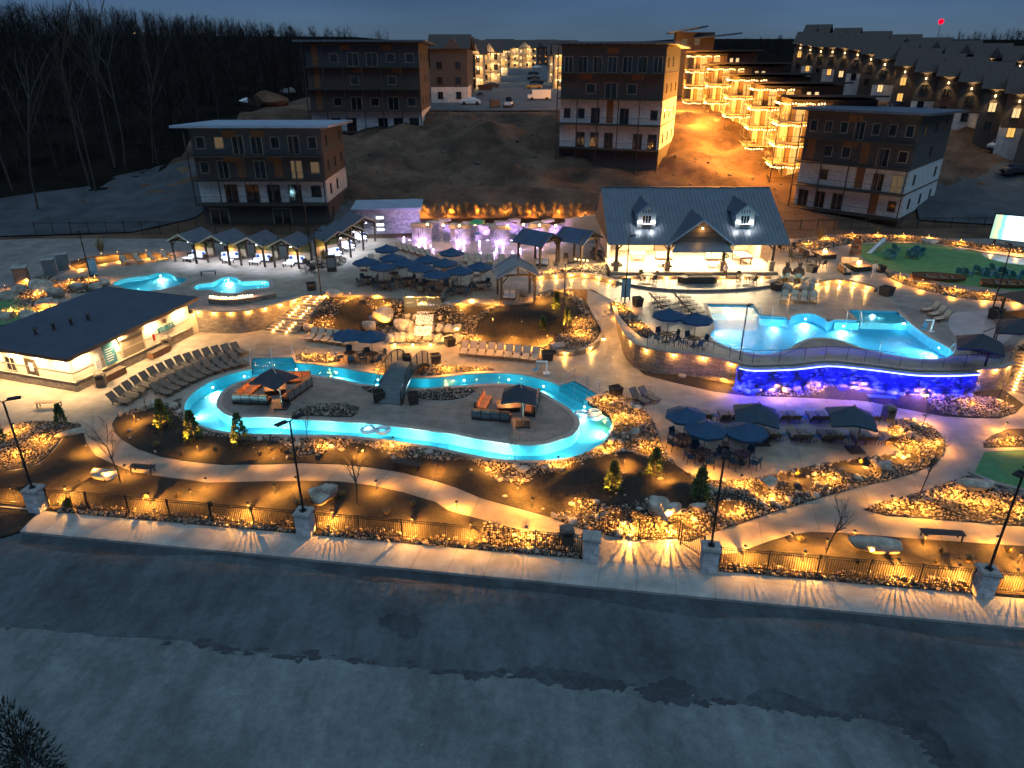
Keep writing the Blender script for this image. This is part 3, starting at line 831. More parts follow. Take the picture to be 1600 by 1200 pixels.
bedC = bed('garden_bed', [(181, 652), (175, 662), (179, 674), (190, 686), (215, 701), (250, 713), (300, 721), (350, 726), (420, 725), (470, 723), (530, 725), (580, 730), (630, 738), (680, 751), (712, 761), (750, 777), (800, 791),
            (860, 808), (900, 823), (934, 833), (972, 840), (1020, 843), (1056, 841), (1078, 846), (1099, 837), (1112, 832), (1150, 820), (1200, 803), (1235, 792), (1300, 772), (1340, 761), (1385, 751), (1425, 740), (1462, 725), (1477, 703), (1477, 690),
            (1467, 675), (1450, 662), (1425, 655), (1400, 655), (1387, 665), (1387, 685), (1405, 701), (1412, 708), (1350, 714), (1265, 728), (1200, 743), (1160, 749), (1115, 750), (1080, 742), (1057, 727), (1040, 707), (1030, 685), (1022, 660),
            (1005, 637), (998, 625), (962, 617), (937, 618), (918, 628), (936, 639), (951, 648), (959, 662), (957, 676), (945, 692), (923, 704), (900, 713), (878, 720), (840, 723), (800, 722), (757, 718), (717, 710), (680, 702), (640, 696), (600, 690), (560, 686), (520, 683), (470, 683),
            (420, 682), (375, 680), (333, 675), (304, 665), (288, 650), (283, 632), (284, 622), (262, 629), (232, 633), (205, 640)], 'mulch', 'wide planted bed wrapping the lazy river', dome=0.22, wob=0.3, sm=1, reach=2.0)
rocks('cobbles', 'wide band of tan cobbles wrapping the lazy river', *bedC, 0.165, (0.058, 0.105), holes=[MA, MBR, MC, MD, ME])
rocks('large_stones', 'scattered larger stones among the river cobbles', *bedC, .75, (.13, .24), 'boulder', holes=[MA, MBR], sub=2, prob=.4)
rocks('large_stones', 'a few larger stones on the dark mulch', *bedC, 1.6, (.08, .16), 'boulder', sub=2, prob=.3)
bedD = bed('garden_bed', [(987, 558), (992, 572), (1007, 585), (1052, 597), (1115, 611), (1165, 618), (1240, 620), (1340, 625), (1360, 627), (1400, 636), (1475, 650), (1525, 653), (1562, 653), (1587, 645), (1600, 632), (1565, 606), (1530, 602), (1440, 606), (1300, 596), (1170, 600), (1080, 575), (1010, 558)],
           'mulch', 'planted strip below the main pool wall', dome=0.25, wob=0.15, sm=1)
rocks('cobbles', 'cobbles at the foot of the blue waterfall wall', smooth(L([(1165, 598), (1200, 592), (1300, 590), (1420, 600), (1480, 606), (1470, 618), (1400, 612), (1330, 612), (1290, 612), (1265, 620), (1200, 619), (1165, 616)]), 2), bedD[1], 0.17, (0.06, 0.11))
rocks('cobbles', 'cobbles below the curved end of the pool wall', smooth(L([(1420, 614), (1480, 612), (1530, 622), (1590, 640), (1560, 652), (1525, 652), (1475, 648), (1455, 636)]), 2), bedD[1], 0.17, (0.06, 0.11))
bedE = bed('rock_bed', [(1349, 796), (1375, 785), (1412, 775), (1450, 765), (1487, 751), (1514, 742), (1552, 757), (1600, 770), (1700, 780), (1700, 830), (1600, 822), (1525, 816), (1450, 810), (1385, 805)], 'mulch', 'wedge shaped cobble bed beside the putting green', dome=0.35, sm=1)
rocks('cobbles', 'tan cobbles of the wedge bed by the putting green', *bedE, 0.165, (0.06, 0.11))
bedF = bed('mulch_bed', [(1124, 866), (1150, 864), (1200, 846), (1232, 836), (1265, 831), (1312, 832), (1375, 837), (1450, 843), (1600, 853), (1750, 862), (1750, sw_back(1750) - 2), (1600, sw_back(1600) - 2), (1400, sw_back(1400) - 2), (1250, sw_back(1250) - 2), (1124, sw_back(1124) - 2)],
           'mulch', 'mulch bed with boulder between right path and fence', dome=0.1, wob=0.1, sm=1)
bedG = bed('rock_bed', [(1537, 690), (1550, 680), (1575, 670), (1700, 668), (1700, 700), (1600, 698), (1537, 699)], 'mulch', 'small cobble bed above the putting green', sm=1)
rocks('cobbles', 'cobbles of the small bed above the putting green', L([(1538, 690), (1560, 687), (1700, 690), (1700, 700), (1600, 698), (1538, 698)]), bedG[1], 0.2, (0.07, 0.12))
green = L([(1538, 707), (1600, 704), (1720, 702), (1720, 800), (1600, 764), (1555, 753), (1522, 740)], .03)
sheet('putting_green', [p + Vector((0, 0, .03)) for p in green], 'turf', label='dark green artificial turf of the putting green')
ring('putting_green_kerb', green, 0.35, 0.0, 0.09, 'concrete', label='concrete kerb round the putting green')
sheet('putting_surface', [p + Vector((0, 0, .04)) for p in smooth(L([(1556, 722), (1575, 712), (1620, 708), (1680, 720), (1660, 745), (1600, 750), (1570, 740)], .03), 3)], 'green_light', label='lighter putting surface on the turf')
for px, lab in (([(461, 556), (475, 552), (500, 553), (525, 558), (532, 563), (520, 566), (495, 567), (466, 564)], 'by the river steps and umbrellas'),
                ([(583, 578), (600, 570), (618, 570), (618, 580), (600, 584)], 'at the far foot of the bridge'),
                ([(655, 577), (680, 571), (720, 572), (765, 575), (772, 579), (740, 580), (700, 584), (660, 588)], 'on the far river bank right of the bridge'),
                ([(455, 648), (470, 638), (495, 631), (530, 630), (558, 635), (560, 640), (550, 651), (510, 650), (480, 649)], 'on the island before the left fire pit'),
                ([(645, 612), (680, 608), (720, 606), (747, 606), (735, 615), (720, 622), (690, 625), (655, 622)], 'on the island right of the bridge'),
                ([(565, 603), (590, 606), (600, 609), (598, 616), (575, 612)], 'on the island left of the bridge')):
    b_ = bed('rock_bed', px, 'mulch', 'small cobble bed ' + lab, dome=0.15, grid=0.6)
    rocks('cobbles', 'cobbles ' + lab, *b_, 0.2, (0.07, 0.13))

# rock slope in the middle
slope_px = [(470, 516, .03), (492, 517, .03), (530, 520, .03), (565, 522, .03), (597, 527, .03), (605, 535, .03), (685, 538, .03), (700, 533, .03), (720, 538, .03), (785, 538, .03), (845, 543, .03), (864, 548, .45), (900, 547, .5), (928, 534, .5),
            (936, 519, .6), (928, 500, 1.2), (918, 485, 1.7), (914, 470, 2.1), (895, 455, 2.22), (862, 453, 2.22), (842, 459, 2.22), (832, 474, 2.2), (785, 478, 2.2), (695, 476, 2.2), (630, 469, 2.2), (560, 464, 2.2), (516, 464, 2.2), (500, 480, 1.6), (485, 502, .7)]
bedS = bed('slope_bed', slope_px, 'mulch', 'planted rock slope between the river deck and the upper terrace', dome=0.15, wob=0.15, sm=1, grid=0.8)
MS1 = smooth(L([(520, 505, .8), (530, 485, 1.4), (560, 475, 1.7), (582, 486, 1.4), (578, 510, .7), (545, 518, .4)]), 2)
MS2 = smooth(L([(740, 520, .5), (760, 503, 1), (800, 488, 1.5), (832, 476, 2), (862, 460, 2.2), (885, 462, 2.2), (905, 485, 1.6), (900, 508, 1), (870, 528, .6), (830, 536, .4), (765, 534, .3)]), 2)
rocks('cobbles', 'cobbles of the slope round the waterfall', *bedS, 0.19, (0.06, 0.13), holes=[MS1, MS2])
bedU = bed('rock_bed', [(955, 473), (975, 476), (1000, 500), (1022, 521), (1008, 528), (990, 516), (968, 494)], 'mulch', 'cobble bed on the wall corner beside the ramp', z=ZU + .02, dome=.2, drop=.1)
rocks('cobbles', 'cobbles on the wall corner beside the ramp', *bedU, 0.22, (0.07, 0.13))
upbeds = [([(838, 434), (850, 424), (900, 418), (945, 412), (965, 418), (968, 440), (940, 435), (900, 431), (860, 433)], 'behind the low lit wall by the gazebos', 'cobble'),
          ([(1385, 423), (1425, 437), (1475, 448), (1550, 458), (1700, 468), (1700, 478), (1600, 472), (1525, 468), (1475, 460), (1425, 448), (1388, 433)], 'along the near edge of the lawn', 'cobble'),
          ([(1238, 380), (1280, 369), (1340, 367), (1400, 368), (1460, 372), (1540, 382), (1700, 396), (1700, 404), (1600, 398), (1537, 391), (1450, 379), (1390, 377), (1340, 379), (1300, 386), (1260, 392)], 'along the far edge of the lawn', 'cobble'),
          ([(95, 441), (130, 433), (160, 436), (168, 447), (150, 455), (120, 458), (92, 455)], 'beside the small corner pool', 'cobble'),
          ([(110, 409), (150, 400), (200, 396), (262, 396), (262, 402), (200, 405), (150, 414), (120, 420)], 'behind the four pale loungers', 'mulch'),
          ([(-60, 480), (0, 462), (40, 440), (70, 430), (95, 440), (90, 470), (70, 492), (40, 510), (-60, 530)], 'by the mini golf corner', 'cobble'),
          ([(478, 408), (520, 398), (541, 404), (535, 414), (505, 419), (485, 418)], 'between the two runs of cabanas', 'cobble')]
for px, lab, kd in upbeds:
    b_ = bed('planting_bed', px, 'mulch', 'planted bed ' + lab, z=ZU + .02, dome=.25, grid=1.2, drop=.1)
    if kd == 'cobble': rocks('cobbles', 'cobbles ' + lab, *b_, 0.27, (0.09, 0.16))
sheet('mini_golf_green', smooth(L([(-30, 478), (10, 466), (40, 470), (52, 484), (40, 497), (0, 508), (-40, 512)], ZU + .33), 3), 'turf', skirt=.3, label='small mini golf green among boulders')
lawn = smooth(L([(1335, 388), (1345, 382), (1390, 380), (1450, 382), (1500, 388), (1540, 396), (1620, 406), (1720, 412), (1720, 470), (1600, 457), (1500, 446), (1450, 437), (1412, 427), (1378, 419), (1350, 406)], ZU + .03), 2)
sheet('lawn', lawn, 'turf', skirt=.05, label='smooth green turf lawn before the big screen')
ring('lawn_kerb', lawn, 0.25, ZU, ZU + .10, 'concrete', label='pale kerb round the turf lawn')
sheet('water_play_pad', smooth(L([(1535, 396), (1560, 393), (1620, 400), (1700, 408), (1700, 418), (1600, 414), (1560, 408), (1540, 402)], ZU + .05), 2), 'splash_pad', label='pale curved pad at the lawn corner')
sheet('stamped_pad', smooth(L([(1490, 490), (1530, 486), (1580, 492), (1590, 515), (1560, 540), (1520, 540), (1490, 522), (1482, 505)], ZU + .006), 3), 'splash_pad', label='pale blue stamped pad right of the main pool')
sheet('splash_pad', smooth(L([(620, 372), (630, 366), (700, 371), (780, 374), (880, 374), (884, 384), (850, 392), (790, 398), (700, 394), (640, 384)], ZU + .02), 3), 'splash_pad', label='wet pale splash pad before the fountain wall')

# ================================================================== LIGHTS IN THE GARDEN
lamp('path', 'SPOT', 380, WARM, 0.025, 168, .3)
lamp('path_fence', 'SPOT', 1000, WARM, 0.008, 169, .08)
lamp('path_far', 'SPOT', 480, WARM, 0.03, 172, .3)
def make_path_light():
    t = thing('path_light', '', 'path light')
    MB().tube((0, 0, -.1), (0, 0, .50), .012, .012, 6).build('stake', 'black_metal', t)
    MB().lathe([(.105, .49), (.085, .515), (.02, .56), (.008, .57)], 12).build('hat', 'black_metal', t)
    MB().lathe([(.02, .46), (.03, .47), (.03, .484), (.02, .488)], 8).build('bulb', 'bulb_warm', t)
    put('path', (0, -.06, .43), t)
    return t
PL = make_path_light()
PL.scale = (1, 1, 1.35)
PL_used = [False]
def path_lights(pts, where, zf=None, z=0.05, far=False, kind=None):
    pts = sorted(pts)
    for i, p in enumerate(pts):
        zz = p[2] if len(p) > 2 else z
        w = W(p[0], p[1], zz)
        if zf is not None:
            for _ in range(3):
                zz = float(zf([w])[0]); w = W(p[0], p[1], zz)
        lab = nth(i) + ' black path light from the left ' + where
        if not PL_used[0]:
            o = PL; o.location = w; o['label'] = lab; PL_used[0] = True
        else: o = copy_tree(PL, w, 0, lab)
        o['group'] = 'garden path lights'
        for ch in KIDS[o.name]:
            if ch.type == 'LIGHT':
                ch.data = LIGHTS[kind or ('path_far' if far else 'path')]
                if kind: ch.location.z = .38
path_lights([(25, 676), (70, 690), (30, 712)], 'in the cobble bed near the tube building', bedA[1])
path_lights([(137, 707), (198, 741), (324, 762), (464, 760), (589, 766), (714, 799), (20, 775), (150, 742), (430, 772), (300, 780)], 'between the curving path and the fence', bedB[1])
path_lights([(310, 708), (421, 709), (559, 712), (681, 738), (810, 773), (832, 793), (212, 660), (510, 700), (615, 697), (765, 735), (805, 757), (900, 790), (872, 728), (947, 703), (1040, 752), (975, 731), (987, 653), (948, 625), (1018, 702), (955, 655),
             (1076, 815), (1146, 802), (1157, 757), (1240, 748), (1340, 730), (1407, 716), (1460, 697), (1397, 676), (1440, 662), (1100, 742), (1200, 780), (1290, 752), (1420, 700)], 'in the bed wrapping the lazy river', bedC[1])
path_lights([(1000, 568), (1050, 583), (1125, 602), (1215, 612), (1277, 608), (1440, 619), (1517, 633), (1570, 630), (1345, 609)], 'below the main pool wall', bedD[1])
path_lights([(u, sw_back(u) - FENCE_OFF - 17) for u in (105, 235, 390, 520, 645, 735, 822)], 'close behind the left fence', bedB[1], kind='path_fence')
path_lights([(u, sw_back(u) - FENCE_OFF - 17) for u in (1162, 1255, 1400, 1495, 1585)], 'close behind the right fence', bedF[1], kind='path_fence')
path_lights([(985, 830), (1045, 833)], 'behind the gate landing fence', bedC[1], kind='path_fence')
path_lights([(1482, 775), (1390, 790), (1585, 797), (1440, 800), (1530, 790)], 'in the wedge bed by the putting green', bedE[1])
path_lights([(1235, 849), (1332, 845), (1442, 852), (1554, 854), (1290, 858), (1590, 880)], 'between the right path and the fence', bedF[1])
path_lights([(1569, 674), (1570, 692)], 'in the small bed above the putting green', bedG[1])
path_lights([(478, 557), (515, 560), (600, 577), (697, 577), (745, 577)], 'on the far bank of the river', z=.12)
path_lights([(508, 470, 2), (535, 492, 1.2), (548, 467, 2), (590, 470, 2), (600, 480, 1.6), (505, 505, .5), (580, 515, .4), (700, 505, .9), (715, 522, .4), (738, 476, 2), (770, 478, 2.1), (722, 482, 1.9), (745, 532, .2), (800, 535, .15), (770, 508, .9), (815, 512, .8), (845, 470, 2.2), (890, 458, 2.2),
             (900, 505, 1.1), (905, 525, .6), (855, 535, .4), (660, 480, 1.9), (840, 541, .1)], 'on the slope round the waterfall', bedS[1], far=True)
path_lights([(975, 485, ZU), (1000, 512, ZU), (962, 478, ZU)], 'on the wall corner beside the ramp', z=ZU + .1)
path_lights([(860, 428, ZU), (885, 424, ZU), (915, 420, ZU), (945, 418, ZU), (958, 430, ZU)], 'behind the gazebos', z=ZU + .1, far=True)
path_lights([(1405, 436), (1440, 446), (1490, 456), (1540, 463), (1590, 468)], 'along the near edge of the lawn', z=ZU + .15)
path_lights([(1262, 384), (1290, 376), (1330, 371), (1370, 371), (1410, 372), (1450, 375), (1500, 382), (1550, 390), (1590, 396)], 'along the far edge of the lawn', z=ZU + .15, far=True)
path_lights([(110, 445), (150, 440), (125, 414), (160, 404), (185, 401), (230, 399), (255, 398)], 'behind the small corner pool', z=ZU + .15, far=True)
path_lights([(10, 455), (45, 445), (60, 462), (80, 450), (70, 485), (20, 490)], 'by the mini golf corner', z=ZU + .2, far=True)

# wall lights under the caps
lamp('wall', 'POINT', 90, WARM2, 0.04)
def make_wall_light():
    t = thing('wall_light', '', 'wall light')
    MB().bb(-.09, .09, -.06, 0, -.01, .03).build('hood', 'black_metal', t)
    MB().bb(-.07, .07, -.055, -.005, -.035, -.012).build('bulb', 'bulb_warm', t)
    put('wall', (0, -.11, -.06), t)
    return t
WL = make_wall_light(); WL_used = [False]
def wall_lights(pts, where, z, face=None):
    pts = sorted(pts)
    for i, p in enumerate(pts):
        zz = p[2] if len(p) > 2 else z
        w = p[3] if len(p) > 3 else W(p[0], p[1], zz)
        lab = nth(i) + ' hooded wall light from the left ' + where
        rz = (face[i] if hasattr(face, '__len__') else face) or 0
        if not WL_used[0]:
            o = WL; o.location = w; o.rotation_euler[2] = rz; o['label'] = lab; WL_used[0] = True
        else: o = copy_tree(WL, w, rz, lab)
        o['group'] = 'small wall lights'
def along(loop, z, n, where, t0=0.0, t1=1.0, out=0.03):
    seg = [0.0]
    for a, b in zip(loop[:-1], loop[1:]): seg.append(seg[-1] + (b - a).length)
    res, face = [], []
    for i in range(n):
        s_ = seg[-1] * (t0 + (t1 - t0) * (i + .5) / n)
        k = max(j for j in range(len(seg) - 1) if seg[j] <= s_)
        a, b = loop[k], loop[k + 1]; p = a.lerp(b, (s_ - seg[k]) / max(1e-6, seg[k + 1] - seg[k]))
        e = (b - a).normalized(); nrm = Vector((e.y, -e.x, 0))
        p = p + nrm * out
        res.append((i, 0, z, Vector((p.x, p.y, z)))); face.append(math.atan2(e.y, e.x))
    wall_lights(res, where, z, face)
along(smooth(WALL_L, 3, closed=False), ZU - .12, 7, 'on the tall curved stone wall')
along(WALL_R[:24], ZU - .2, 8, 'on the pool wall beside the ramp')
along(WALL_R[42:], ZU - .15, 4, 'on the curved end of the main pool wall', 0.1, 1)

# low planter wall at the ramp foot, lit
pl_pts = smooth(L([(862, 552), (880, 556), (905, 554), (928, 544), (941, 528), (938, 512)]), 3, closed=False)
pl_z = [.55] * len(pl_pts)
strip_wall('planter_wall', pl_pts, .4, -.05, .5, 'stone_tan', label='low curved stone planter wall at the foot of the ramp', cat='low wall')
along(pl_pts, .42, 4, 'on the low planter wall at the ramp foot', out=.22)
gz = smooth(L([(832, 437), (850, 436), (880, 434), (905, 433), (935, 437), (965, 446)], ZU), 3, closed=False)
strip_wall('seat_wall', gz, .45, ZU, ZU + .5, 'stone_tan', label='low curved seat wall with lights behind the gazebo', cat='low wall')
along(gz, ZU + .4, 6, 'on the low seat wall behind the gazebo', out=.25)

# ================================================================== POOL LIGHTS
lamp('pool_hot', 'SPOT', 700, (0.90, 0.95, 1.0), 0.12, 125, 0.9)
lamp('pool_glow', 'POINT', 16, (0.30, 0.85, 1.0), 0.25)
lamp('pool_glow_big', 'POINT', 46, (0.25, 0.68, 1.0), 0.25)
lamp('pool_hot_up', 'SPOT', 1000, (0.85, 0.95, 1.0), 0.15, 130, 0.9)
def make_pool_light():
    t = thing('pool_light', '', 'pool light')
    MB().tube((0, .0, 0), (0, -.05, 0), .13, .11, 14).build('rim', 'steel', t)
    MB().tube((0, -.045, 0), (0, -.07, 0), .09, .07, 14).build('lens', 'bulb_pool', t)
    return t
PO = make_pool_light(); PO_used = [False]
def pool_light(px, to, z, lab, hot='pool_hot', gl=1.0, group='underwater pool lights'):
    a = W(px[0], px[1], 0 if z < 1 else ZU); b = W(to[0], to[1], 0 if z < 1 else ZU)
    d = (b - a); d.z = 0; d.normalize()
    rz = math.atan2(d.y, d.x) + math.pi / 2
    loc = Vector((a.x, a.y, z)) + d * .04
    if not PO_used[0]:
        o = PO; o.location = loc; o.rotation_euler[2] = rz; o['label'] = lab; PO_used[0] = True
    else: o = copy_tree(PO, loc, rz, lab)
    o['group'] = group
    for ch in list(KIDS.get(o.name, [])):
        if ch.type == 'LIGHT': KIDS[o.name].remove(ch)
    if hot: put(hot, (0, -.12, 0), o, (R(72), 0, math.pi))
    put('pool_glow_big' if 'main pool' in lab else 'pool_glow', (0, -.9, .05), o)  # added point light, stands in for light scattered by the water
    return o
_pl = [((293, 640), (345, 628), 'in the left bend'), ((420, 678), (420, 655), 'below the left fire pit'), ((525, 573), (523, 590), 'left of the bridge on the far bank'), ((662, 590), (662, 606), 'right of the bridge on the far bank'),
       ((795, 584), (795, 600), 'behind the right fire pit'), ((955, 665), (906, 660), 'in the right bend'), ((770, 716), (775, 692), 'below the right fire pit')]
for a, b, w_ in _pl: pool_light(a, b, -.5, 'white underwater light ' + w_)
for a, b, w_ in [((340, 673), (350, 649), 'near the lit conifers'), ((500, 680), (500, 658), 'by the second lamp post'), ((640, 692), (645, 671), 'below the bridge'), ((885, 716), (870, 690), 'before the right bend'),
                 ((915, 626), (890, 640), 'below the river steps'), ((850, 594), (840, 606), 'left of the river steps'), ((725, 585), (725, 602), 'on the far bank by the nine loungers'), ((590, 584), (585, 602), 'beside the bridge foot'), ((462, 568), (465, 585), 'beside the entry steps'),
                 ((330, 596), (350, 612), 'by the long lounger row'), ((380, 579), (390, 592), 'beside the left entry steps'), ((568, 683), (568, 661), 'by the tube floats'), ((705, 704), (712, 680), 'left of the bottom bend')]:
    pool_light(a, b, -.5, 'added cyan fill light ' + w_, None)  # added fixtures that fill the channel with even cyan light
for a, b, w_ in [((1140, 478), (1145, 500), 'on the near pavilion shelf'), ((1112, 505), (1150, 512), 'on the side wall by the umbrellas'), ((1365, 487), (1370, 510), 'on the shelf opposite the loungers'), ((1415, 500), (1390, 520), 'by the pool lift'), ((1470, 538), (1430, 540), 'in the far corner')]:
    pool_light(a, b, ZU - .3, 'white main pool light ' + w_, 'pool_hot_up')
for a, b, w_ in [((1262, 529), (1262, 510), 'on the curved near wall'), ((1160, 550), (1165, 530), 'on the near wall by the lamp post'), ((1400, 556), (1390, 540), 'on the near wall by the ladder'), ((1212, 495), (1215, 515), 'under the pool steps'), ((1320, 501), (1320, 520), 'under the far pool steps'), ((1260, 490), (1262, 505), 'in the round bay'), ((1118, 533), (1140, 525), 'in the corner by the umbrellas'), ((1475, 560), (1455, 545), 'in the narrow end'), ((1320, 535), (1325, 520), 'on the near wall middle')]:
    pool_light(a, b, ZU - .5, 'cyan main pool light ' + w_, None)
for a, b, w_ in [((250, 427), (250, 440), 'of the corner pool, far side'), ((215, 453), (215, 440), 'of the corner pool, near side')]:
    pool_light(a, b, ZU - .25, 'light ' + w_, None)
for a, b, w_ in [((356, 433), (356, 446), 'of the kiddie pool, far side'), ((345, 457), (345, 446), 'of the kiddie pool, near side'), ((405, 451), (400, 444), 'of the kiddie pool by its steps')]:
    pool_light(a, b, ZU - .25, 'light ' + w_, None)
# ================================================================== FRONT FENCE, PILLARS, LAMP POSTS
def make_pillar(rs):
    t = thing('stone_pillar', '', 'pillar')
    core = MB(); core.bb(-.36, .36, -.36, .36, -.15, 1.36); core.build('core', 'stone_grey', t)
    m = MB(); z = -.1; row = 0
    while z < 1.34:
        h = min(rs.choice([.12, .15, .18]), 1.36 - z)
        for fx in range(4):
            x = -.40
            while x < .39:
                w = min(rs.uniform(.18, .36), .40 - x)
                if w < .08: w = .40 - x
                cx, d = x + w / 2, rs.uniform(.03, .06)
                c = [(cx, -.36 - d / 2 + .01), (.36 + d / 2 - .01, cx), (-cx, .36 + d / 2 - .01), (-.36 - d / 2 + .01, -cx)][fx]
                s = (w - .012, d, h - .012) if fx in (0, 2) else (d, w - .012, h - .012)
                m.box((c[0], c[1], z + h / 2), s); x += w
        z += h
    o = m.build('stone_facing', 'pillar_stone', t); o['kind'] = 'stuff'
    cp = MB(); cp.bb(-.47, .47, -.47, .47, 1.36, 1.45); cp.bb(-.42, .42, -.42, .42, 1.45, 1.50); cp.build('cap', 'walk', t)
    return t
mat('pillar_stone', (0.42, 0.40, 0.39), 0.85, (0.58, 0.56, 0.54), 3, 0.4, 12, island=0.22)
PILX = [62, 479, 923, 1106, 1532]
PILL = []
pil0 = make_pillar(random.Random(3))
labs = ['stone pillar at the far left end of the sidewalk', 'stone pillar carrying the lamp post before the heart shaped boulder', 'stone gate pillar without a lamp post beside the dark bin', 'stone gate pillar carrying a lamp post beside the open gate', 'stone pillar carrying the rightmost lamp post']
for i, u in enumerate(PILX):
    p = W(u, sw_back(u) - 3, 0)
    o = pil0 if i == 0 else copy_tree(pil0)
    o.location = p; o.rotation_euler[2] = FA; o['label'] = labs[i]; o['group'] = 'stone pillars along the sidewalk'
    PILL.append(p)
def make_lamp(h, heads=2, base=True):
    t = thing('lamp_post', '', 'lamp post')
    MB().tube((0, 0, .02), (0, 0, h), .065, .05, 8).build('pole', 'black_metal', t)
    if base: MB().bb(-.16, .16, -.16, .16, 0, .04).build('base_plate', 'black_metal', t)
    for s in ((-1, 1) if heads == 2 else (1,)):
        m = MB(); m.bar((0, 0, h - .05), (s * .22, 0, h + .02), .05); m.build('arm', 'black_metal', t)
        hd = MB(); hd.box((s * .52, 0, h + .05), (.62, .34, .06)); hd.box((s * .30, 0, h + .06), (.18, .2, .12)); hd.build('lamp_head', 'black_metal', t)
    return t
lpost = make_lamp(5.5)
LPG = 'tall lamp posts'
for k, (i, rz, lab) in enumerate(((0, .5, 'tall unlit twin-head lamp post on the far left stone pillar'), (1, .9, 'tall unlit lamp post on the pillar before the heart shaped boulder'), (3, 1.3, 'tall unlit lamp post on the gate pillar'), (4, .6, 'tall unlit twin-head lamp post on the rightmost pillar'))):
    p = PILL[i] + Vector((0, 0, 1.5))
    o = lpost if k == 0 else copy_tree(lpost)
    o.location = p; o.rotation_euler[2] = rz; o['label'] = lab; o['group'] = LPG
lp1 = make_lamp(6.4, 1)
for k, (u, v, z, h, lab) in enumerate(((502, 462, ZU, 1, 'slim dark lamp post at the top of the stairs'), (880, 520, .9, 1, 'lamp post standing in the bed right of the waterfall'), (976, 474, ZU, 1, 'lamp post beside the map board at the pavilion terrace'), (1150, 600, .1, 1, 'lamp post at the foot of the main pool wall'), (1527, 612, .1, 1, 'lamp post at the curved end of the pool wall'),
        (1548, 492, ZU, 1, 'lamp post behind the grey umbrella right of the main pool'), (487, 412, ZU, 1, 'lamp post behind the last cabana of the first run'), (142, 434, ZU, .75, 'slim lamp post over the blue board by the corner pool'))):
    o = lp1 if k == 0 else copy_tree(lp1)
    o.location = W(u, v, z); o.rotation_euler[2] = .3 * k; o['label'] = lab; o['group'] = LPG; o.scale = (1, 1, h)

def fence(label, pts, h=1.22, group='black metal fence runs', step=.115, zl=None):
    t = thing('metal_fence', label, 'fence', group=group)
    n = 0; pk = MB()
    for a, b in zip(pts[:-1], pts[1:]):
        d = b - a; ln = d.length; k = max(1, round(ln / 2.4))
        for i in range(k + 1):
            p = a + d * (i / k)
            m = MB(); m.bb(p.x - .03, p.x + .03, p.y - .03, p.y + .03, p.z - .1, p.z + h + .04); m.bb(p.x - .038, p.x + .038, p.y - .038, p.y + .038, p.z + h + .04, p.z + h + .06)
            m.build('post', 'black_metal', t)
        for hz in (.12, h - .16, h - .02):
            MB().bar(a + Vector((0, 0, hz)), b + Vector((0, 0, hz)), .028, .03).build('rail', 'black_metal', t)
        q = int(ln / step)
        for i in range(1, q):
            p = a + d * (i / q)
            pk.tube((p.x, p.y, p.z + .06), (p.x, p.y, p.z + h - .02), .015, .015, 4, cap=False)
    o = pk.build('pickets', 'black_metal', t); o['kind'] = 'stuff'
    return t
def fp(u, off=FENCE_OFF): return W(u, sw_back(u) - off, 0.05)
fence('black metal fence leaving the frame left of the first pillar', [W(-70, 778, .05), W(48, 789, .05)])
fence('long black metal fence between the first and second pillar', [fp(78, 9), fp(464, 9)])
fence('long black metal fence between the second pillar and the gate', [fp(496, 9), fp(908, 9)])
fence('black metal fence between the gate and the rightmost pillar', [fp(1122, 9), fp(1516, 9)])
fence('black metal fence leaving the frame right of the last pillar', [fp(1550, 9), fp(1800, 9)])
fence('set back black fence behind the gate landing', [W(935, 832, .05), W(997, 842, .05), W(1060, 843, .05)], 1.3)
fence('open black metal gate leaf beside the gate pillar', [W(1063, 850, .05), W(1097, 872, .05)], 1.35, None)
sheet('gate_landing', [p + Vector((0, 0, .006)) for p in L([(934, 836), (972, 843), (1020, 846), (1058, 845), (1094, 872), (1095, 890), (933, 876)])], 'stamped_grey', label='stamped concrete landing inside the gate')

# ================================================================== LOUNGERS, CHAIRS, TABLES, UMBRELLAS
def make_lounger(sl, frame='bronze', nm='sun_lounger'):
    t = thing(nm, '', 'lounger')                     # head at origin side (-y is the foot): x across, foot towards -y
    m = MB()
    for s in (-1, 1): m.bar((s * .31, .45, .30), (s * .31, -1.0, .30), .035, .045); m.bar((s * .31, .35, .31), (s * .31, .80, .85), .03, .04)
    m.bar((-.31, -1.0, .30), (.31, -1.0, .30), .035); m.build('frame', frame, t)
    for x in (-.31, .31):
        MB().bar((x, -.80, .29), (x, -.86, 0), .035).build('leg', frame, t)
        MB().bar((x, .30, .29), (x, .38, 0), .035).build('leg', frame, t)
    m = MB(); m.slab([(-.29, -.98, .325), (.29, -.98, .325), (.29, .36, .325), (-.29, .36, .325)], .02); m.build('seat', sl, t)
    m = MB(); m.slab([(-.29, .37, .335), (.29, .37, .335), (.29, .80, .86), (-.29, .80, .86)], .02); m.build('backrest', sl, t)
    m = MB()
    for s in (-1, 1): m.bar((s * .34, .30, .50), (s * .34, -.18, .50), .04, .025); m.bar((s * .34, -.18, .5), (s * .34, -.14, .3), .03)
    m.build('armrest', frame, t)
    return t
LT = make_lounger('sling'); LBn = make_lounger('sling_brown')
LU = {LT.name: False, LBn.name: False}
def lounge(proto, head, foot, label, group):
    d = foot - head; rz = math.atan2(d.y, d.x) + math.pi / 2
    c = head.lerp(foot, .42)
    if not LU[proto.name]:
        o = proto; LU[proto.name] = True; o.location = c; o.rotation_euler[2] = rz; o['label'] = label
    else: o = copy_tree(proto, c, rz, label)
    o['group'] = group
    return o
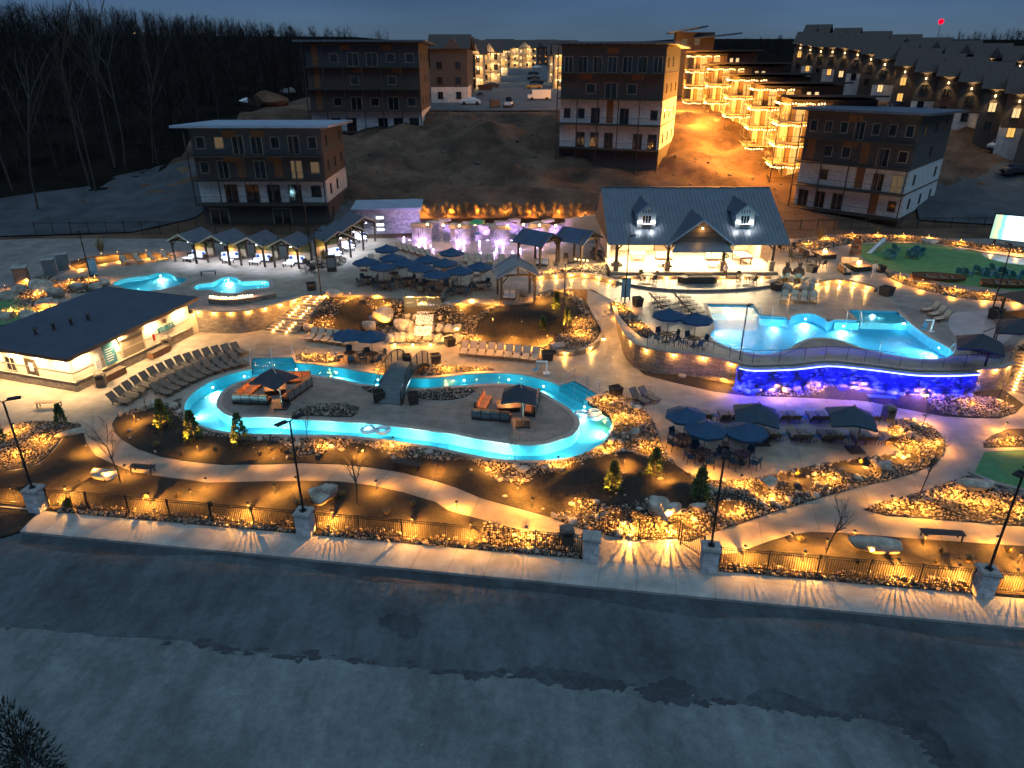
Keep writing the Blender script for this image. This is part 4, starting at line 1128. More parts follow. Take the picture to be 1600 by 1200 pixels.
def polyat(pl, t):
    pl = [Vector((p[0], p[1], 0)) for p in pl]
    s = [0]
    for a, b in zip(pl[:-1], pl[1:]): s.append(s[-1] + (b - a).length)
    x = t * s[-1]
    for k in range(len(pl) - 1):
        if x <= s[k + 1] + 1e-6: return pl[k].lerp(pl[k + 1], (x - s[k]) / max(1e-6, s[k + 1] - s[k]))
    return pl[-1]
def lrow(proto, n, heads, feet, z, phrase, group):
    for i in range(n):
        t = i / max(1, n - 1)
        h, f = polyat(heads, t), polyat(feet, t)
        hw, fw = W(h.x, h.y, z), W(f.x, f.y, z)
        fw = hw + (fw - hw).normalized() * 1.8
        lounge(proto, hw, fw, nth(i) + ' lounger from the left ' + phrase, group)
lrow(LBn, 15, [(174, 629), (205, 607), (240, 587), (280, 570), (325, 557), (367, 549)], [(212, 634), (246, 610), (280, 592), (315, 578), (352, 568), (389, 558)], 0, 'in the back row along the river by the tube building', 'loungers along the river bend')
lrow(LBn, 10, [(242, 614), (275, 596), (310, 581), (340, 572), (366, 566)], [(279, 622), (312, 604), (338, 590), (362, 581), (386, 574)], 0, 'in the front row along the river by the tube building', 'loungers along the river bend')
lrow(LT, 9, [(727, 546), (783, 550), (838, 556)], [(722, 562), (776, 567), (830, 574)], 0, 'in the row of nine before the rock slope', 'nine loungers on the far river bank')
lrow(LT, 6, [(493, 524), (518, 527), (552, 532)], [(480, 537), (504, 541), (538, 546)], 0, 'in the short row left of the blue umbrellas', 'loungers by the river umbrellas')
for i, u in enumerate((1089, 1105, 1134, 1151, 1182, 1200, 1227, 1244, 1275, 1291, 1321, 1339, 1369)):
    hw = W(u, 664 + (u - 1089) * .012, 0); lounge(LBn, hw, hw + Vector((.15, 1.8, 0)), nth(i) + ' lounger from the left in the back row facing the blue wall', 'loungers facing the blue wall')
for i, u in enumerate((1115, 1147, 1165, 1197, 1213, 1246, 1262, 1294, 1310, 1347, 1363, 1394)):
    hw = W(u, 692 + (u - 1115) * .03, 0); lounge(LBn, hw, hw + Vector((.15, 1.8, 0)), nth(i) + ' lounger from the left in the front row facing the blue wall', 'loungers facing the blue wall')
lrow(LT, 4, [(192, 410), (211, 408), (236, 404), (255, 402)], [(204, 415), (223, 413), (246, 409), (264, 407)], ZU, 'in the pale row behind the corner pool', 'loungers behind the corner pool')
lrow(LT, 11, [(580, 408), (626, 411), (680, 416), (735, 420), (774, 421)], [(580, 415), (626, 418), (680, 423), (735, 427), (774, 428)], ZU, 'in the row just behind the plaza umbrellas', 'loungers behind the plaza umbrellas')
lrow(LT, 7, [(568, 418), (600, 413), (640, 414), (720, 424), (745, 426)], [(568, 425), (600, 420), (640, 421), (720, 431), (745, 433)], ZU, 'in the row among the plaza umbrellas', 'loungers behind the plaza umbrellas')
lrow(LT, 6, [(622, 388), (650, 396), (668, 401)], [(632, 395), (660, 403), (678, 407)], ZU, 'at the left edge of the splash pad', 'loungers beside the splash pad')
lrow(LT, 5, [(728, 406), (768, 408), (803, 409)], [(728, 413), (768, 415), (803, 416)], ZU, 'at the near edge of the splash pad', 'loungers beside the splash pad')
lrow(LT, 6, [(1014, 470), (1040, 499)], [(1032, 468), (1059, 497)], ZU, 'and top in the first column by the main pool', 'loungers in two columns by the main pool')
lrow(LT, 6, [(1052, 470), (1077, 499)], [(1070, 468), (1096, 497)], ZU, 'and top in the second column by the main pool', 'loungers in two columns by the main pool')
lrow(LT, 4, [(1226, 466), (1239, 466), (1257, 467), (1270, 467)], [(1224, 475), (1238, 476), (1256, 476), (1270, 477)], ZU, 'in the row behind the round bay of the pool', 'four loungers behind the pool')
lrow(LT, 3, [(1462, 485), (1471, 491), (1480, 499)], [(1444, 488), (1451, 496), (1460, 503)], ZU, 'in the trio right of the main pool', 'three loungers right of the pool')
lounge(LBn, W(988, 622), W(1012, 634), 'single dark lounger at the edge of the lounge deck', None)
lounge(LBn, W(1003, 620), W(1026, 630), 'second single dark lounger beside the square planter', None)

def make_umbrella(cm, r=1.38, n=8, hh=2.35, rise=.55):
    t = thing('market_umbrella', '', 'umbrella')
    vs = [(0, 0, hh + rise)]; fs = []
    rings = 3
    for k in range(1, rings + 1):
        for i in range(n):
            a = 2 * math.pi * (i + .5) / n; f = k / rings
            vs.append((r * f * math.cos(a), r * f * math.sin(a), hh + rise * (1 - f) - .05 * math.sin(f * math.pi)))
    for i in range(n): fs.append((0, 1 + i, 1 + (i + 1) % n))
    for k in range(rings - 1):
        for i in range(n): fs.append((1 + k * n + i, 1 + (k + 1) * n + i, 1 + (k + 1) * n + (i + 1) % n, 1 + k * n + (i + 1) % n))
    b = 1 + (rings - 1) * n
    vs += [(v[0] * .995, v[1] * .995, v[2] - .16) for v in vs[b:b + n]]
    e = len(vs) - n
    for i in range(n): fs.append((b + i, e + i, e + (i + 1) % n, b + (i + 1) % n))
    m = MB(); m.add(vs, fs); m.build('canopy', cm, t)
    MB().tube((0, 0, .05), (0, 0, hh + rise - .02), .025, .022, 8).build('pole', 'bronze', t)
    MB().lathe([(.28, 0), (.28, .05), (.06, .09), (.05, .3)], 14).build('base', 'planter', t)
    MB().lathe([(.03, 0), (.04, .04), (.01, .1)], 8, (0, 0, hh + rise)).build('finial', 'bronze', t)
    for i in range(n):
        a = 2 * math.pi * (i + .5) / n
        MB().bar((.03 * math.cos(a), .03 * math.sin(a), hh + rise - .12), (r * .97 * math.cos(a), r * .97 * math.sin(a), hh - .03), .015).build('rib', 'bronze', t)
    return t
UM = make_umbrella('umbrella'); um_used = [False]
def make_table():
    t = thing('round_table', '', 'table')
    MB().lathe([(.52, .70), (.53, .72), (.52, .74)], 18).build('tabletop', 'planter', t)
    for k in range(4):
        a = math.pi / 4 + k * math.pi / 2
        MB().bar((.08 * math.cos(a), .08 * math.sin(a), .7), (.38 * math.cos(a), .38 * math.sin(a), 0), .035).build('leg', 'black_metal', t)
    return t
TB = make_table(); tb_used = [False]
def make_chair(fm, nm='patio_chair'):
    t = thing(nm, '', 'chair')                       # faces -y
    MB().bb(-.25, .25, -.25, .24, .42, .45).build('seat', fm, t)
    m = MB(); m.slab([(-.24, .24, .46), (.24, .24, .46), (.24, .34, .92), (-.24, .34, .92)], .025); m.build('backrest', fm, t)
    for x in (-.25, .25):
        MB().bar((x, -.24, 0), (x, -.24, .64), .03).build('leg', 'black_metal', t)
        MB().bar((x, .32, 0), (x, .24, .64), .03).build('leg', 'black_metal', t)
        MB().bar((x, -.26, .65), (x, .28, .65), .045, .025).build('armrest', 'black_metal', t)
    return t
CH = make_chair('blue_chair'); CHD = make_chair('planter', 'dark_chair'); ch_used = {CH.name: False, CHD.name: False}
def chair(proto, loc, rz, label, group):
    if not ch_used[proto.name]:
        o = proto; ch_used[proto.name] = True; o.location = loc; o.rotation_euler[2] = rz; o['label'] = label
    else: o = copy_tree(proto, loc, rz, label)
    o['group'] = group
SIDE = ['near', 'right', 'far', 'left']
def dining(u, v, z, where, umb=True, n=4, proto=CH, rot=.5, group='dining sets', tabl=True):
    p = W(u, v, z)
    if umb:
        o = UM if not um_used[0] else copy_tree(UM)
        um_used[0] = True; o.location = p; o.rotation_euler[2] = rot; o['label'] = 'octagonal blue umbrella ' + where; o['group'] = 'blue market umbrellas'
    if tabl:
        o = TB if not tb_used[0] else copy_tree(TB)
        tb_used[0] = True; o.location = p; o.rotation_euler[2] = rot; o['label'] = 'round dark table ' + where; o['group'] = 'round tables'
    for k in range(n):
        a = -math.pi / 2 + rot + k * 2 * math.pi / n
        q = p + Vector((math.cos(a), math.sin(a), 0)) * .88
        chair(proto, q, a - math.pi / 2 + rnd.uniform(-.25, .25), ('blue chair, %s side, table ' if proto is CH else 'dark chair, %s side, table ') % SIDE[k] + where, 'patio chairs')
dining(1066, 697, 0, 'nearest the river on the lounge deck')
dining(1097, 720, 0, 'in the middle of the lounge deck trio', rot=.2)
dining(1158, 724, 0, 'beside the lamp post on the lounge deck', rot=.8)
dining(548, 563, 0, 'left of two on the river bank', rot=.3)
dining(583, 565, 0, 'right of two on the river bank', rot=.6)
dining(1041, 534, ZU, 'nearer the ramp by the main pool')
dining(1083, 541, ZU, 'nearer the water by the main pool', rot=.2)
wh = ['at the far left of the plaza', 'above the left end of the plaza', 'leftmost in the plaza', 'left front in the plaza', 'second of the middle plaza row', 'third of the middle plaza row', 'in the plaza centre', 'right of the plaza centre', 'at the far edge by the splash pad',
      'nearest the glass rail of the waterfall', 'second from the right in the plaza', 'rightmost in the plaza near the walking person']
for k, (u, v) in enumerate(((607, 422), (616, 437), (575, 444), (601, 452), (637, 446), (670, 440), (660, 455), (697, 446), (707, 428), (685, 466), (720, 459), (752, 452))):
    dining(u, v, ZU, wh[k], n=4 if k not in (0, 1, 5, 8) else 0, rot=.3 + .2 * k, tabl=k not in (0, 8))
# sets without umbrella
dining(1012, 439, ZU + .25, 'on the left of the pavilion terrace', False, 4, CHD)
dining(1166, 441, ZU + .25, 'on the right of the pavilion terrace', False, 4, CHD)
dining(487, 424, ZU, 'by the lit bed near the cabanas', False, 4, CHD)
dining(937, 402, ZU, 'under the wall left of the pavilion', False, 4, CHD)
dining(1228, 392, ZU, 'behind the pavilion corner', False, 4, CHD)
dining(1246, 406, ZU, 'between the bear statues and fire pit', False, 4, CHD)
dining(1275, 415, ZU, 'beside the near fire pit', False, 3, CHD)
dining(1600, 520, ZU, 'at the right edge by the pad', False, 4, CHD)

# square cantilever umbrellas
def cantilever(label, base, top, cm, size, tilt, arm):
    b, tp = base, top
    t = thing('cantilever_umbrella', label, 'umbrella', b)
    tp = tp - b
    MB().bb(-.5, .5, -.5, .5, 0, .09).build('base', 'planter', t)
    MB().tube((0, 0, .09), (0, 0, 2.6), .05, .05, 8).build('pole', arm, t)
    MB().tube((0, 0, 2.55), (tp.x, tp.y, tp.z + .12), .04, .035, 8).build('arm', arm, t)
    s = size / 2; m = MB()
    vs = [(tp.x, tp.y, tp.z)]
    for k in range(8):
        a = tilt + k * math.pi / 4
        rr = s * (1.414 if k % 2 == 0 else 1.0)
        vs.append((tp.x + rr * math.cos(a), tp.y + rr * math.sin(a), tp.z - (.95 if k % 2 == 0 else .72)))
    n0 = len(vs); vs += [(v[0], v[1], v[2] - .12) for v in vs[1:]]
    fs = [(0, 1 + k, 1 + (k + 1) % 8) for k in range(8)] + [(1 + k, n0 + k, n0 + (k + 1) % 8, 1 + (k + 1) % 8) for k in range(8)]
    m.add(vs, fs); m.build('canopy', cm, t)
    for k in range(8):
        MB().bar((tp.x, tp.y, tp.z - .04), (vs[1 + k][0], vs[1 + k][1], vs[1 + k][2] - .03), .02).build('rib', 'black_metal', t)
    return t
def under(u, v, z): return W(u, v, z)
cantilever('large square blue-grey cantilever umbrella, left of two on the lounge deck', W(1189, 692), W(1184, 630, 3.1), 'umbrella_grey', 2.75, .55, 'timber')
cantilever('large square blue-grey cantilever umbrella beside the bin on the lounge deck', W(1336, 704), W(1334, 634, 3.1), 'umbrella_grey', 2.75, .55, 'timber')
cantilever('dark square umbrella over the left island fire pit', W(441, 636), W(425, 575, 3.0), 'umbrella_dark', 2.5, .35, 'tan_trim')
cantilever('dark square umbrella over the right island fire pit', W(817, 664), W(812, 600, 3.0), 'umbrella_dark', 2.4, .7, 'tan_trim')
cantilever('dark square umbrella on the pale pad right of the main pool', W(1548, 556, ZU), W(1536, 521, ZU + 2.9), 'umbrella_dark', 3.0, .3, 'black_metal')
cantilever('dark umbrella cut by the right frame edge', W(1606, 545, ZU), W(1600, 497, ZU + 3), 'umbrella_dark', 3.4, .3, 'black_metal')
dining(1535, 553, ZU, 'under the dark square umbrella by the main pool', False, 4, CHD)

# side tables between the loungers on the lounge deck
stb = None
for i, (u, v) in enumerate([(1119, 664), (1165, 665), (1260, 667), (1306, 667), (1131, 692), (1181, 694), (1229, 696), (1278, 698), (1328, 700), (1380, 702)]):
    if stb is None:
        stb = thing('side_table', '', 'side table')
        MB().lathe([(.24, .42), (.25, .44), (.24, .46)], 14).build('tabletop', 'blue_chair', stb)
        for k in range(3):
            a = k * 2.1
            MB().bar((.15 * math.cos(a), .15 * math.sin(a), .42), (.2 * math.cos(a), .2 * math.sin(a), 0), .025).build('leg', 'black_metal', stb)
        o = stb
    else: o = copy_tree(stb)
    o.location = W(u, v, 0) + Vector((0, .7, 0))
    o['label'] = nth(i if i < 4 else i - 4) + ' low side table from the left in the ' + ('back' if i < 4 else 'front') + ' lounger row facing the blue wall'; o['group'] = 'lounge deck side tables'

# ================================================================== ISLAND SETS
def bench(label, a, b, inward, n, group='island sofas', cush='cushion_orange', back='bench_grey'):
    """sofa whose back runs from a to b; seat on the side of inward"""
    d = (b - a); ln = d.length; d.normalize()
    nrm = Vector((-d.y, d.x, 0))
    if nrm.dot(inward - a) < 0: a, b = b, a; d = -d; nrm = -nrm
    t = thing('outdoor_sofa', label, 'sofa', a, math.atan2(d.y, d.x), group)
    MB().bb(0, ln, 0, .78, .05, .26).build('base', 'timber_dark', t)
    w = ln / n
    for k in range(n):
        MB().bb(k * w + .03, (k + 1) * w - .03, .16, .80, .265, .42).build('seat_cushion', cush, t)
        MB().bb(k * w + .04, (k + 1) * w - .04, .09, .25, .43, .82).build('back_cushion', cush, t)
        m = MB()
        for q in range(3): m.bb(k * w + .03, (k + 1) * w - .03, .0, .05, .14 + q * .21, .32 + q * .21)
        m.build('back_panel', back, t)
    for k in range(n + 1): MB().bb(max(0, k * w - .03), min(ln, k * w + .03), -.015, .07, 0, .80).build('post', 'timber_dark', t)
    return t
def fire_table(label, c, rz, sx, sy, h=.42, e='fire'):
    t = thing('fire_table', label, 'fire pit', c, rz)
    m = MB(); m.bb(-sx, sx, -sy, sy, 0, h - .06); m.build('body', 'timber_dark', t)
    m = MB(); m.bb(-sx - .06, sx + .06, -sy - .06, sy + .06, h - .06, h); m.build('top', 'timber', t)
    MB().bb(-sx * .45, sx * .45, -sy * .45, sy * .45, h, h + .03).build('burner', 'planter', t)
    for k in range(7):
        a = rnd.uniform(0, 6.28); q = (rnd.uniform(0, .5) * sx * .7 * math.cos(a), rnd.uniform(0, .5) * sy * .7 * math.sin(a)); hh = rnd.uniform(.22, .5)
        m = MB(); m.lathe([(.02, 0), (.10, hh * .25), (.07, hh * .6), (.01, hh)], 7, (q[0], q[1], h + .03)); m.build('flame', 'flame_core' if k < 3 else 'flame', t)
    put(e, (0, 0, h + .45), t)
    return t
lamp('fire', 'POINT', 170, (1.0, 0.40, 0.10), 0.18)
lamp('fire_big', 'POINT', 420, (1.0, 0.50, 0.16), 0.25)
c1, c2 = W(431, 611), W(794, 638)
bench('island sofa with grey slatted back towards the viewer, left fire pit', W(364, 632), W(419, 634), c1, 4)
bench('orange cushioned island sofa along the left side of the left fire pit', W(368, 626), W(397, 603), c1, 4)
bench('orange cushioned island sofa behind the left fire pit', W(448, 594), W(487, 593), c1, 3)
bench('grey backed island sofa along the right side of the left fire pit', W(489, 604), W(452, 630), c1, 4)
fire_table('square fire table burning under the left island umbrella', c1, .3, .75, .75)
bench('island sofa with grey slatted back towards the viewer, right fire pit', W(737, 656), W(796, 661), c2, 4)
bench('orange cushioned island sofa along the left side of the right fire pit', W(741, 644), W(753, 624), c2, 3)
bench('orange cushioned island sofa along the right side of the right fire pit', W(836, 652), W(845, 622), c2, 4)
fire_table('square fire table burning under the right island umbrella', c2, .1, .8, .7)

# ================================================================== BRIDGE
def bridge():
    a, b = W(606, 632, 0), W(652, 571, 0)
    d = (b - a); ln = d.length; d.normalize(); s = Vector((d.y, -d.x, 0)); w = 1.05
    t = thing('footbridge', 'dark arched footbridge with mesh railings over the lazy river', 'bridge')
    N = 26
    zf = lambda f: .06 + 1.35 * math.sin(math.pi * min(1, max(0, f))) ** .75
    for k in range(N):
        f0, f1 = k / N, (k + 1) / N
        p, q = a + d * ln * f0, a + d * ln * f1
        p.z, q.z = zf(f0), zf(f1)
        m = MB(); g = d * .012
        m.slab([p - s * w + g, p + s * w + g, q + s * w - g, q - s * w - g], .06); m.build('plank', 'bridge_deck', t)
    for sg in (-1, 1):
        m = MB(); pk = MB()
        for k in range(N):
            f0, f1 = k / N, (k + 1) / N
            p, q = a + d * ln * f0 + s * sg * w, a + d * ln * f1 + s * sg * w
            p.z, q.z = zf(f0), zf(f1)
            m.bar(p + Vector((0, 0, 1.05)), q + Vector((0, 0, 1.05)), .05)
            m.bar(p + Vector((0, 0, .12)), q + Vector((0, 0, .12)), .03)
            m.bar(p - Vector((0, 0, .15)), q - Vector((0, 0, .15)), .08, .26)
            for e in range(2):
                r_ = p.lerp(q, e / 2); pk.tube(r_ + Vector((0, 0, .1)), r_ + Vector((0, 0, 1.05)), .009, .009, 4, cap=False)
        m.build('railing', 'black_metal', t)
        o = pk.build('balusters', 'black_metal', t); o['kind'] = 'stuff'
        for k in range(0, N + 1, 5):
            p = a + d * ln * (k / N) + s * sg * w; z = zf(k / N)
            MB().bb(p.x - .03, p.x + .03, p.y - .03, p.y + .03, z - .05, z + 1.1).build('post', 'black_metal', t)
    return t
mat('bridge_deck', (0.07, 0.085, 0.085), 0.7, (0.11, 0.13, 0.13), 4)
bridge()

# ================================================================== PLANTERS, BINS, BENCHES
def planter(u, v, z, s, h, label, rz=.2, m_='planter', plant=True):
    t = thing('square_planter', label, 'planter', W(u, v, z), rz, 'planters')
    m = MB(); m.add([(-s * .85, -s * .85, 0), (s * .85, -s * .85, 0), (s * .85, s * .85, 0), (-s * .85, s * .85, 0), (-s, -s, h), (s, -s, h), (s, s, h), (-s, s, h)], [(3, 2, 1, 0), (0, 1, 5, 4), (1, 2, 6, 5), (2, 3, 7, 6), (3, 0, 4, 7)]); m.build('pot', m_, t)
    r_ = MB()
    for a in range(4):
        c = [(0, -s), (s, 0), (0, s), (-s, 0)][a]
        r_.box((c[0] * .96, c[1] * .96, h + .02), (2 * s + .04, .08, .05) if a % 2 == 0 else (.08, 2 * s - .12, .05))
    r_.build('rim', m_, t)
    MB().bb(-s * .9, s * .9, -s * .9, s * .9, h - .08, h - .04).build('soil', 'mulch', t)
for u, v, z, s, h, lab in ((593, 627, 0, .38, .8, 'black planter at the near left foot of the bridge'), (646, 630, 0, .38, .8, 'black planter at the near right foot of the bridge'), (636, 568, 0, .36, .75, 'black planter at the far left foot of the bridge'), (681, 568, 0, .40, .8, 'black planter at the far right foot of the bridge'),
        (855, 562, 0, .45, .7, 'black planter at the end of the nine lounger row'), (962, 617, 0, .42, .65, 'square black planter left of the lounge deck'), (703, 540, 0, .42, .7, 'black planter beside the waterfall basin'), (487, 453, ZU, .45, .7, 'dark planter at the stair head'), (996, 478, ZU, .42, .8, 'dark planter behind the pool loungers'),
        (963, 423, ZU + .3, .45, .8, 'dark planter at the left pavilion post'), (1041, 424, ZU + .3, .42, .7, 'dark planter at the second pavilion post'), (1268, 425, ZU, .45, .7, 'dark planter by the bear statues'), (1213, 453, ZU, .45, .7, 'round dark planter left of the bear statues'), (1384, 461, ZU, .55, .8, 'dark planter on the walkway near the lawn'),
        (1375, 425, ZU, .4, .7, 'dark planter right of the near fire pit'), (1554, 498, ZU, .5, .9, 'dark planter at the lamp post on the pale pad')):
    planter(u, v, z, s, h, lab, .2 + .1 * (u % 5))
def bin_(u, v, z, label, rz=.3):
    t = thing('litter_bin', label, 'bin', W(u, v, z), rz, 'litter bins')
    MB().bb(-.33, .33, -.33, .33, .04, .95).build('body', 'bin', t)
    m = MB(); m.bb(-.36, .36, -.36, .36, .95, 1.02); m.lathe([(.36, 1.02), (.34, 1.1), (.25, 1.17), (.1, 1.2)], 12); m.build('lid', 'bin', t)
    MB().bb(-.2, .2, -.345, -.331, .68, .86).build('flap', 'black_metal', t)
    MB().bb(-.3, .3, -.3, .3, 0, .04).build('base', 'black_metal', t)
bin_(160, 603, 0, 'brown litter bin near the front corner of the tube building', .3)
bin_(262, 545, 0, 'brown litter bin under the blue lettering', .3)
bin_(885, 850, .02, 'dark litter bin behind the fence beside the gate', .1)
bin_(1386, 656, 0, 'blue lit litter bin beside the square umbrella', .2)
def park_bench(p, rz, ln, label, back=False, matn='timber'):
    t = thing('park_bench', label, 'bench', p, rz, 'benches')
    for k in range(4): MB().bb(-ln / 2, ln / 2, -.24 + k * .125, -.13 + k * .125, .42, .46).build('seat_slat', matn, t)
    for s in (-1, 1):
        m = MB(); m.bar((s * (ln / 2 - .15), -.22, 0), (s * (ln / 2 - .15), -.18, .42), .06); m.bar((s * (ln / 2 - .15), .22, 0), (s * (ln / 2 - .15), .18, .42), .06); m.bar((s * (ln / 2 - .15), -.2, .39), (s * (ln / 2 - .15), .2, .39), .06)
        m.build('leg', 'black_metal', t)
park_bench(W(78, 636), .1, 1.8, 'backless wooden bench on the deck near the tube building', matn='boat_wood')
park_bench(W(1470, 842, .25), -.1, 2.2, 'dark bench at the edge of the right path', matn='timber_dark')
park_bench(W(636, 732, .15), -.25, 1.9, 'dark bench in the bed above the curving path', matn='timber_dark')
park_bench(W(1376, 628, .15), -.15, 2.0, 'blue lit bench on the path below the waterfall wall', matn='bench_grey')
park_bench(W(326, 430, ZU), .25, 1.7, 'pale backless bench between the two small pools', matn='bench_grey')
park_bench(W(224, 738, .1), -.1, 1.6, 'low dark bench at the bend of the curving path', matn='timber_dark')

# ================================================================== ROCKS, TREES, SHRUBS
def boulder(u, v, z, r, label, seed, sx=1.0, sy=.8, sz=.7, rz=0.0, mt='boulder'):
    m = MB(); m.blob((0, 0, r * sz * .45), (r * sx, r * sy, r * sz), seed, 3)
    o = m.build('boulder', mt, None, label=label, cat='boulder', group='boulders', loc=W(u, v, z), rz=rz)
    return o
def heart():
    m = MB(); m.blob((-.28, .05, .42), (.62, .5, .5), 1, 3); m.blob((.42, .08, .45), (.52, .48, .52), 3, 3); m.blob((.05, -.2, .22), (.62, .5, .36), 5, 3)
    m.build('boulder', 'boulder', None, label='pale heart shaped boulder behind the second pillar', cat='boulder', group='boulders', loc=W(502, 779, .25), rz=.1)
heart()
boulder(160, 744, .2, .65, 'flat pale boulder near the first pillar', 2, 1.2, .6, .5)
boulder(112, 678, .1, .75, 'long pale boulder at the tip of the bed by the bench', 4, 1.3, .5, .4, .4)
def rock_pair():
    m = MB(); m.blob((-.35, .1, .45), (.6, .55, .6), 2, 3); m.blob((.4, 0, .35), (.7, .45, .45), 4, 3)
    m.build('boulder', 'boulder', None, label='split lit boulder above the set back gate fence', cat='boulder', group='boulders', loc=W(1036, 802, .3))
rock_pair()
boulder(1369, 856, .3, 1.0, 'long flat pale boulder in the right mulch bed', 6, 1.35, .5, .45, -.1)
boulder(1520, 762, .4, .95, 'dark rounded boulder beside the putting green', 3, 1.2, .6, .4)
boulder(1378, 733, .2, .6, 'square pale boulder below the lounge deck', 7, 1, .7, .7)
boulder(1200, 757, .2, .7, 'pale boulder at the lounge deck edge', 1, .8, 1.0, .5)
boulder(992, 677, .2, .45, 'small square rock in the cobbles right of the river', 8)
boulder(1148, 594, .15, .6, 'rounded boulder beside the lamp post below the pool wall', 2)
boulder(1172, 602, .15, .8, 'large rounded boulder at the left end of the blue wall', 5)
boulder(1160, 606, .1, .45, 'small boulder in front of the left end of the blue wall', 6)
boulder(1510, 610, .2, .9, 'large boulder at the right end of the blue wall', 0)
boulder(1490, 613, .15, .5, 'smaller boulder at the right end of the blue wall', 3)
boulder(597, 500, .9, 1.1, 'big rounded boulder left of the waterfall', 9, 1, .8, .9)
boulder(628, 512, .7, .9, 'angular boulder against the left of the waterfall', 2)
boulder(690, 512, .5, .8, 'boulder against the right of the waterfall', 4)
boulder(578, 512, .5, .7, 'boulder low on the slope left of the waterfall', 6)
boulder(618, 528, .2, .6, 'flat boulder at the left foot of the waterfall', 8)
boulder(480, 514, .3, .55, 'rounded boulder beside the stair foot', 3)
boulder(523, 462, ZU, .8, 'dark leaning rock at the top of the slope by the stairs', 5, 1.3, .6, .6)
boulder(868, 541, .5, .7, 'dark flat rock by the black planter', 1, 1.2, .6, .4)
boulder(1065, 590, .1, .35, 'small stone under the young tree by the pool wall', 3)
for i, (u, v, s) in enumerate(((15, 466, 1.0), (62, 452, 1.1), (84, 462, .9), (72, 478, 1.0), (48, 498, .9), (8, 500, .8), (30, 456, .8), (88, 478, .7))):
    boulder(u, v, ZU + .2, s, nth(i) + ' boulder counted inwards round the mini golf green', i + 1)
for i, (u, v, s) in enumerate(((120, 452, .8), (150, 450, .7), (165, 443, .6))):
    boulder(u, v, ZU + .15, s, nth(i) + ' boulder from the left beside the corner pool', i + 3)
boulder(1450, 379, ZU, .9, 'grey boulder at the far lawn edge', 2, 1.3, .7, .5)
boulder(1500, 390, ZU, .7, 'pale flat stone on the far lawn edge', 5, 1.6, .6, .2)

def conifer(loc, h, r, label, seed, group='small lit conifers', dens=1000):
    t = thing('small_conifer', label, 'conifer', loc, 0, group)
    rs = np.random.RandomState(seed)
    MB().tube((0, 0, -.1), (0, 0, h * .95), .05, .01, 6).build('trunk', 'bark', t)
    n = dens
    f = rs.uniform(0, 1, n) ** .75
    a = rs.uniform(0, 2 * np.pi, n)
    tier = .85 + .25 * np.sin(f * 38 + a * 2)
    rad = r * (1 - f) ** .85 * tier + .04
    z = .12 + f * h * .95
    q = rs.uniform(.35, 1, n) ** .5
    P = np.stack([rad * q * np.cos(a), rad * q * np.sin(a), z - .10 * q * rad], 1)
    d = np.stack([np.cos(a), np.sin(a), rs.uniform(.0, .7, n)], 1); d /= np.linalg.norm(d, axis=1)[:, None]
    s = np.cross(d, rs.normal(size=(n, 3))); s /= np.linalg.norm(s, axis=1)[:, None]
    ln = rs.uniform(.10, .22, n)[:, None] * (h / 2.0) ** .5; w = ln * .33
    V = np.stack([P - s * w, P + s * w, P + d * ln], 1).reshape(-1, 3)
    npobj('crown', V, np.arange(3 * n).reshape(-1, 3), 'needles', t)
    return t
CON = [(257, 668, 2.2, .62, 'first and leftmost of the three lit conifers by the river bend'), (304, 687, 2.2, .62, 'middle of the three lit conifers by the river bend'), (377, 694, 2.3, .62, 'third of the lit conifers by the river bend, nearest the lamp post'),
       (958, 766, 2.0, .6, 'lit yellowish conifer on the dark mound left of two'), (1022, 742, 1.9, .55, 'lit yellowish conifer on the dark mound nearer the lounge deck'), (1092, 784, 2.3, .65, 'lit conifer at the right end of the dark mound'),
       (848, 522, 1.7, .42, 'lit conifer in front on the slope right of the waterfall'), (869, 486, 1.8, .35, 'slender lit conifer higher on the slope by the gazebo'), (886, 507, 1.5, .4, 'lit conifer beside the lamp post on the slope'),
       (97, 662, 1.5, .35, 'small dark conifer beside the wooden bench'), (-2, 690, 2.2, .5, 'dark conifer cut by the left frame edge')]
lamp('uplight', 'SPOT', 900, WARM, 0.04, 95, .6)
for i, (u, v, h, r, lab) in enumerate(CON):
    z = .2
    if v < 540: z = float(bedS[1]([W(u, v, .9)])[0])
    p = W(u, v, z)
    conifer(p, h, r, lab, i)
    if i < 9:
        t = thing('spot_light', 'small ground spotlight lighting the ' + ' '.join(lab.replace(' of the', ' among').split()[:9]), 'spotlight', p + Vector((-.25, -.85, 0)), 0, 'ground spotlights')
        MB().tube((0, 0, -.05), (0, .02, .12), .03, .045, 8).build('housing', 'black_metal', t)
        put('uplight', (0, .0, .16), t, (R(180 - 38), 0, 0))

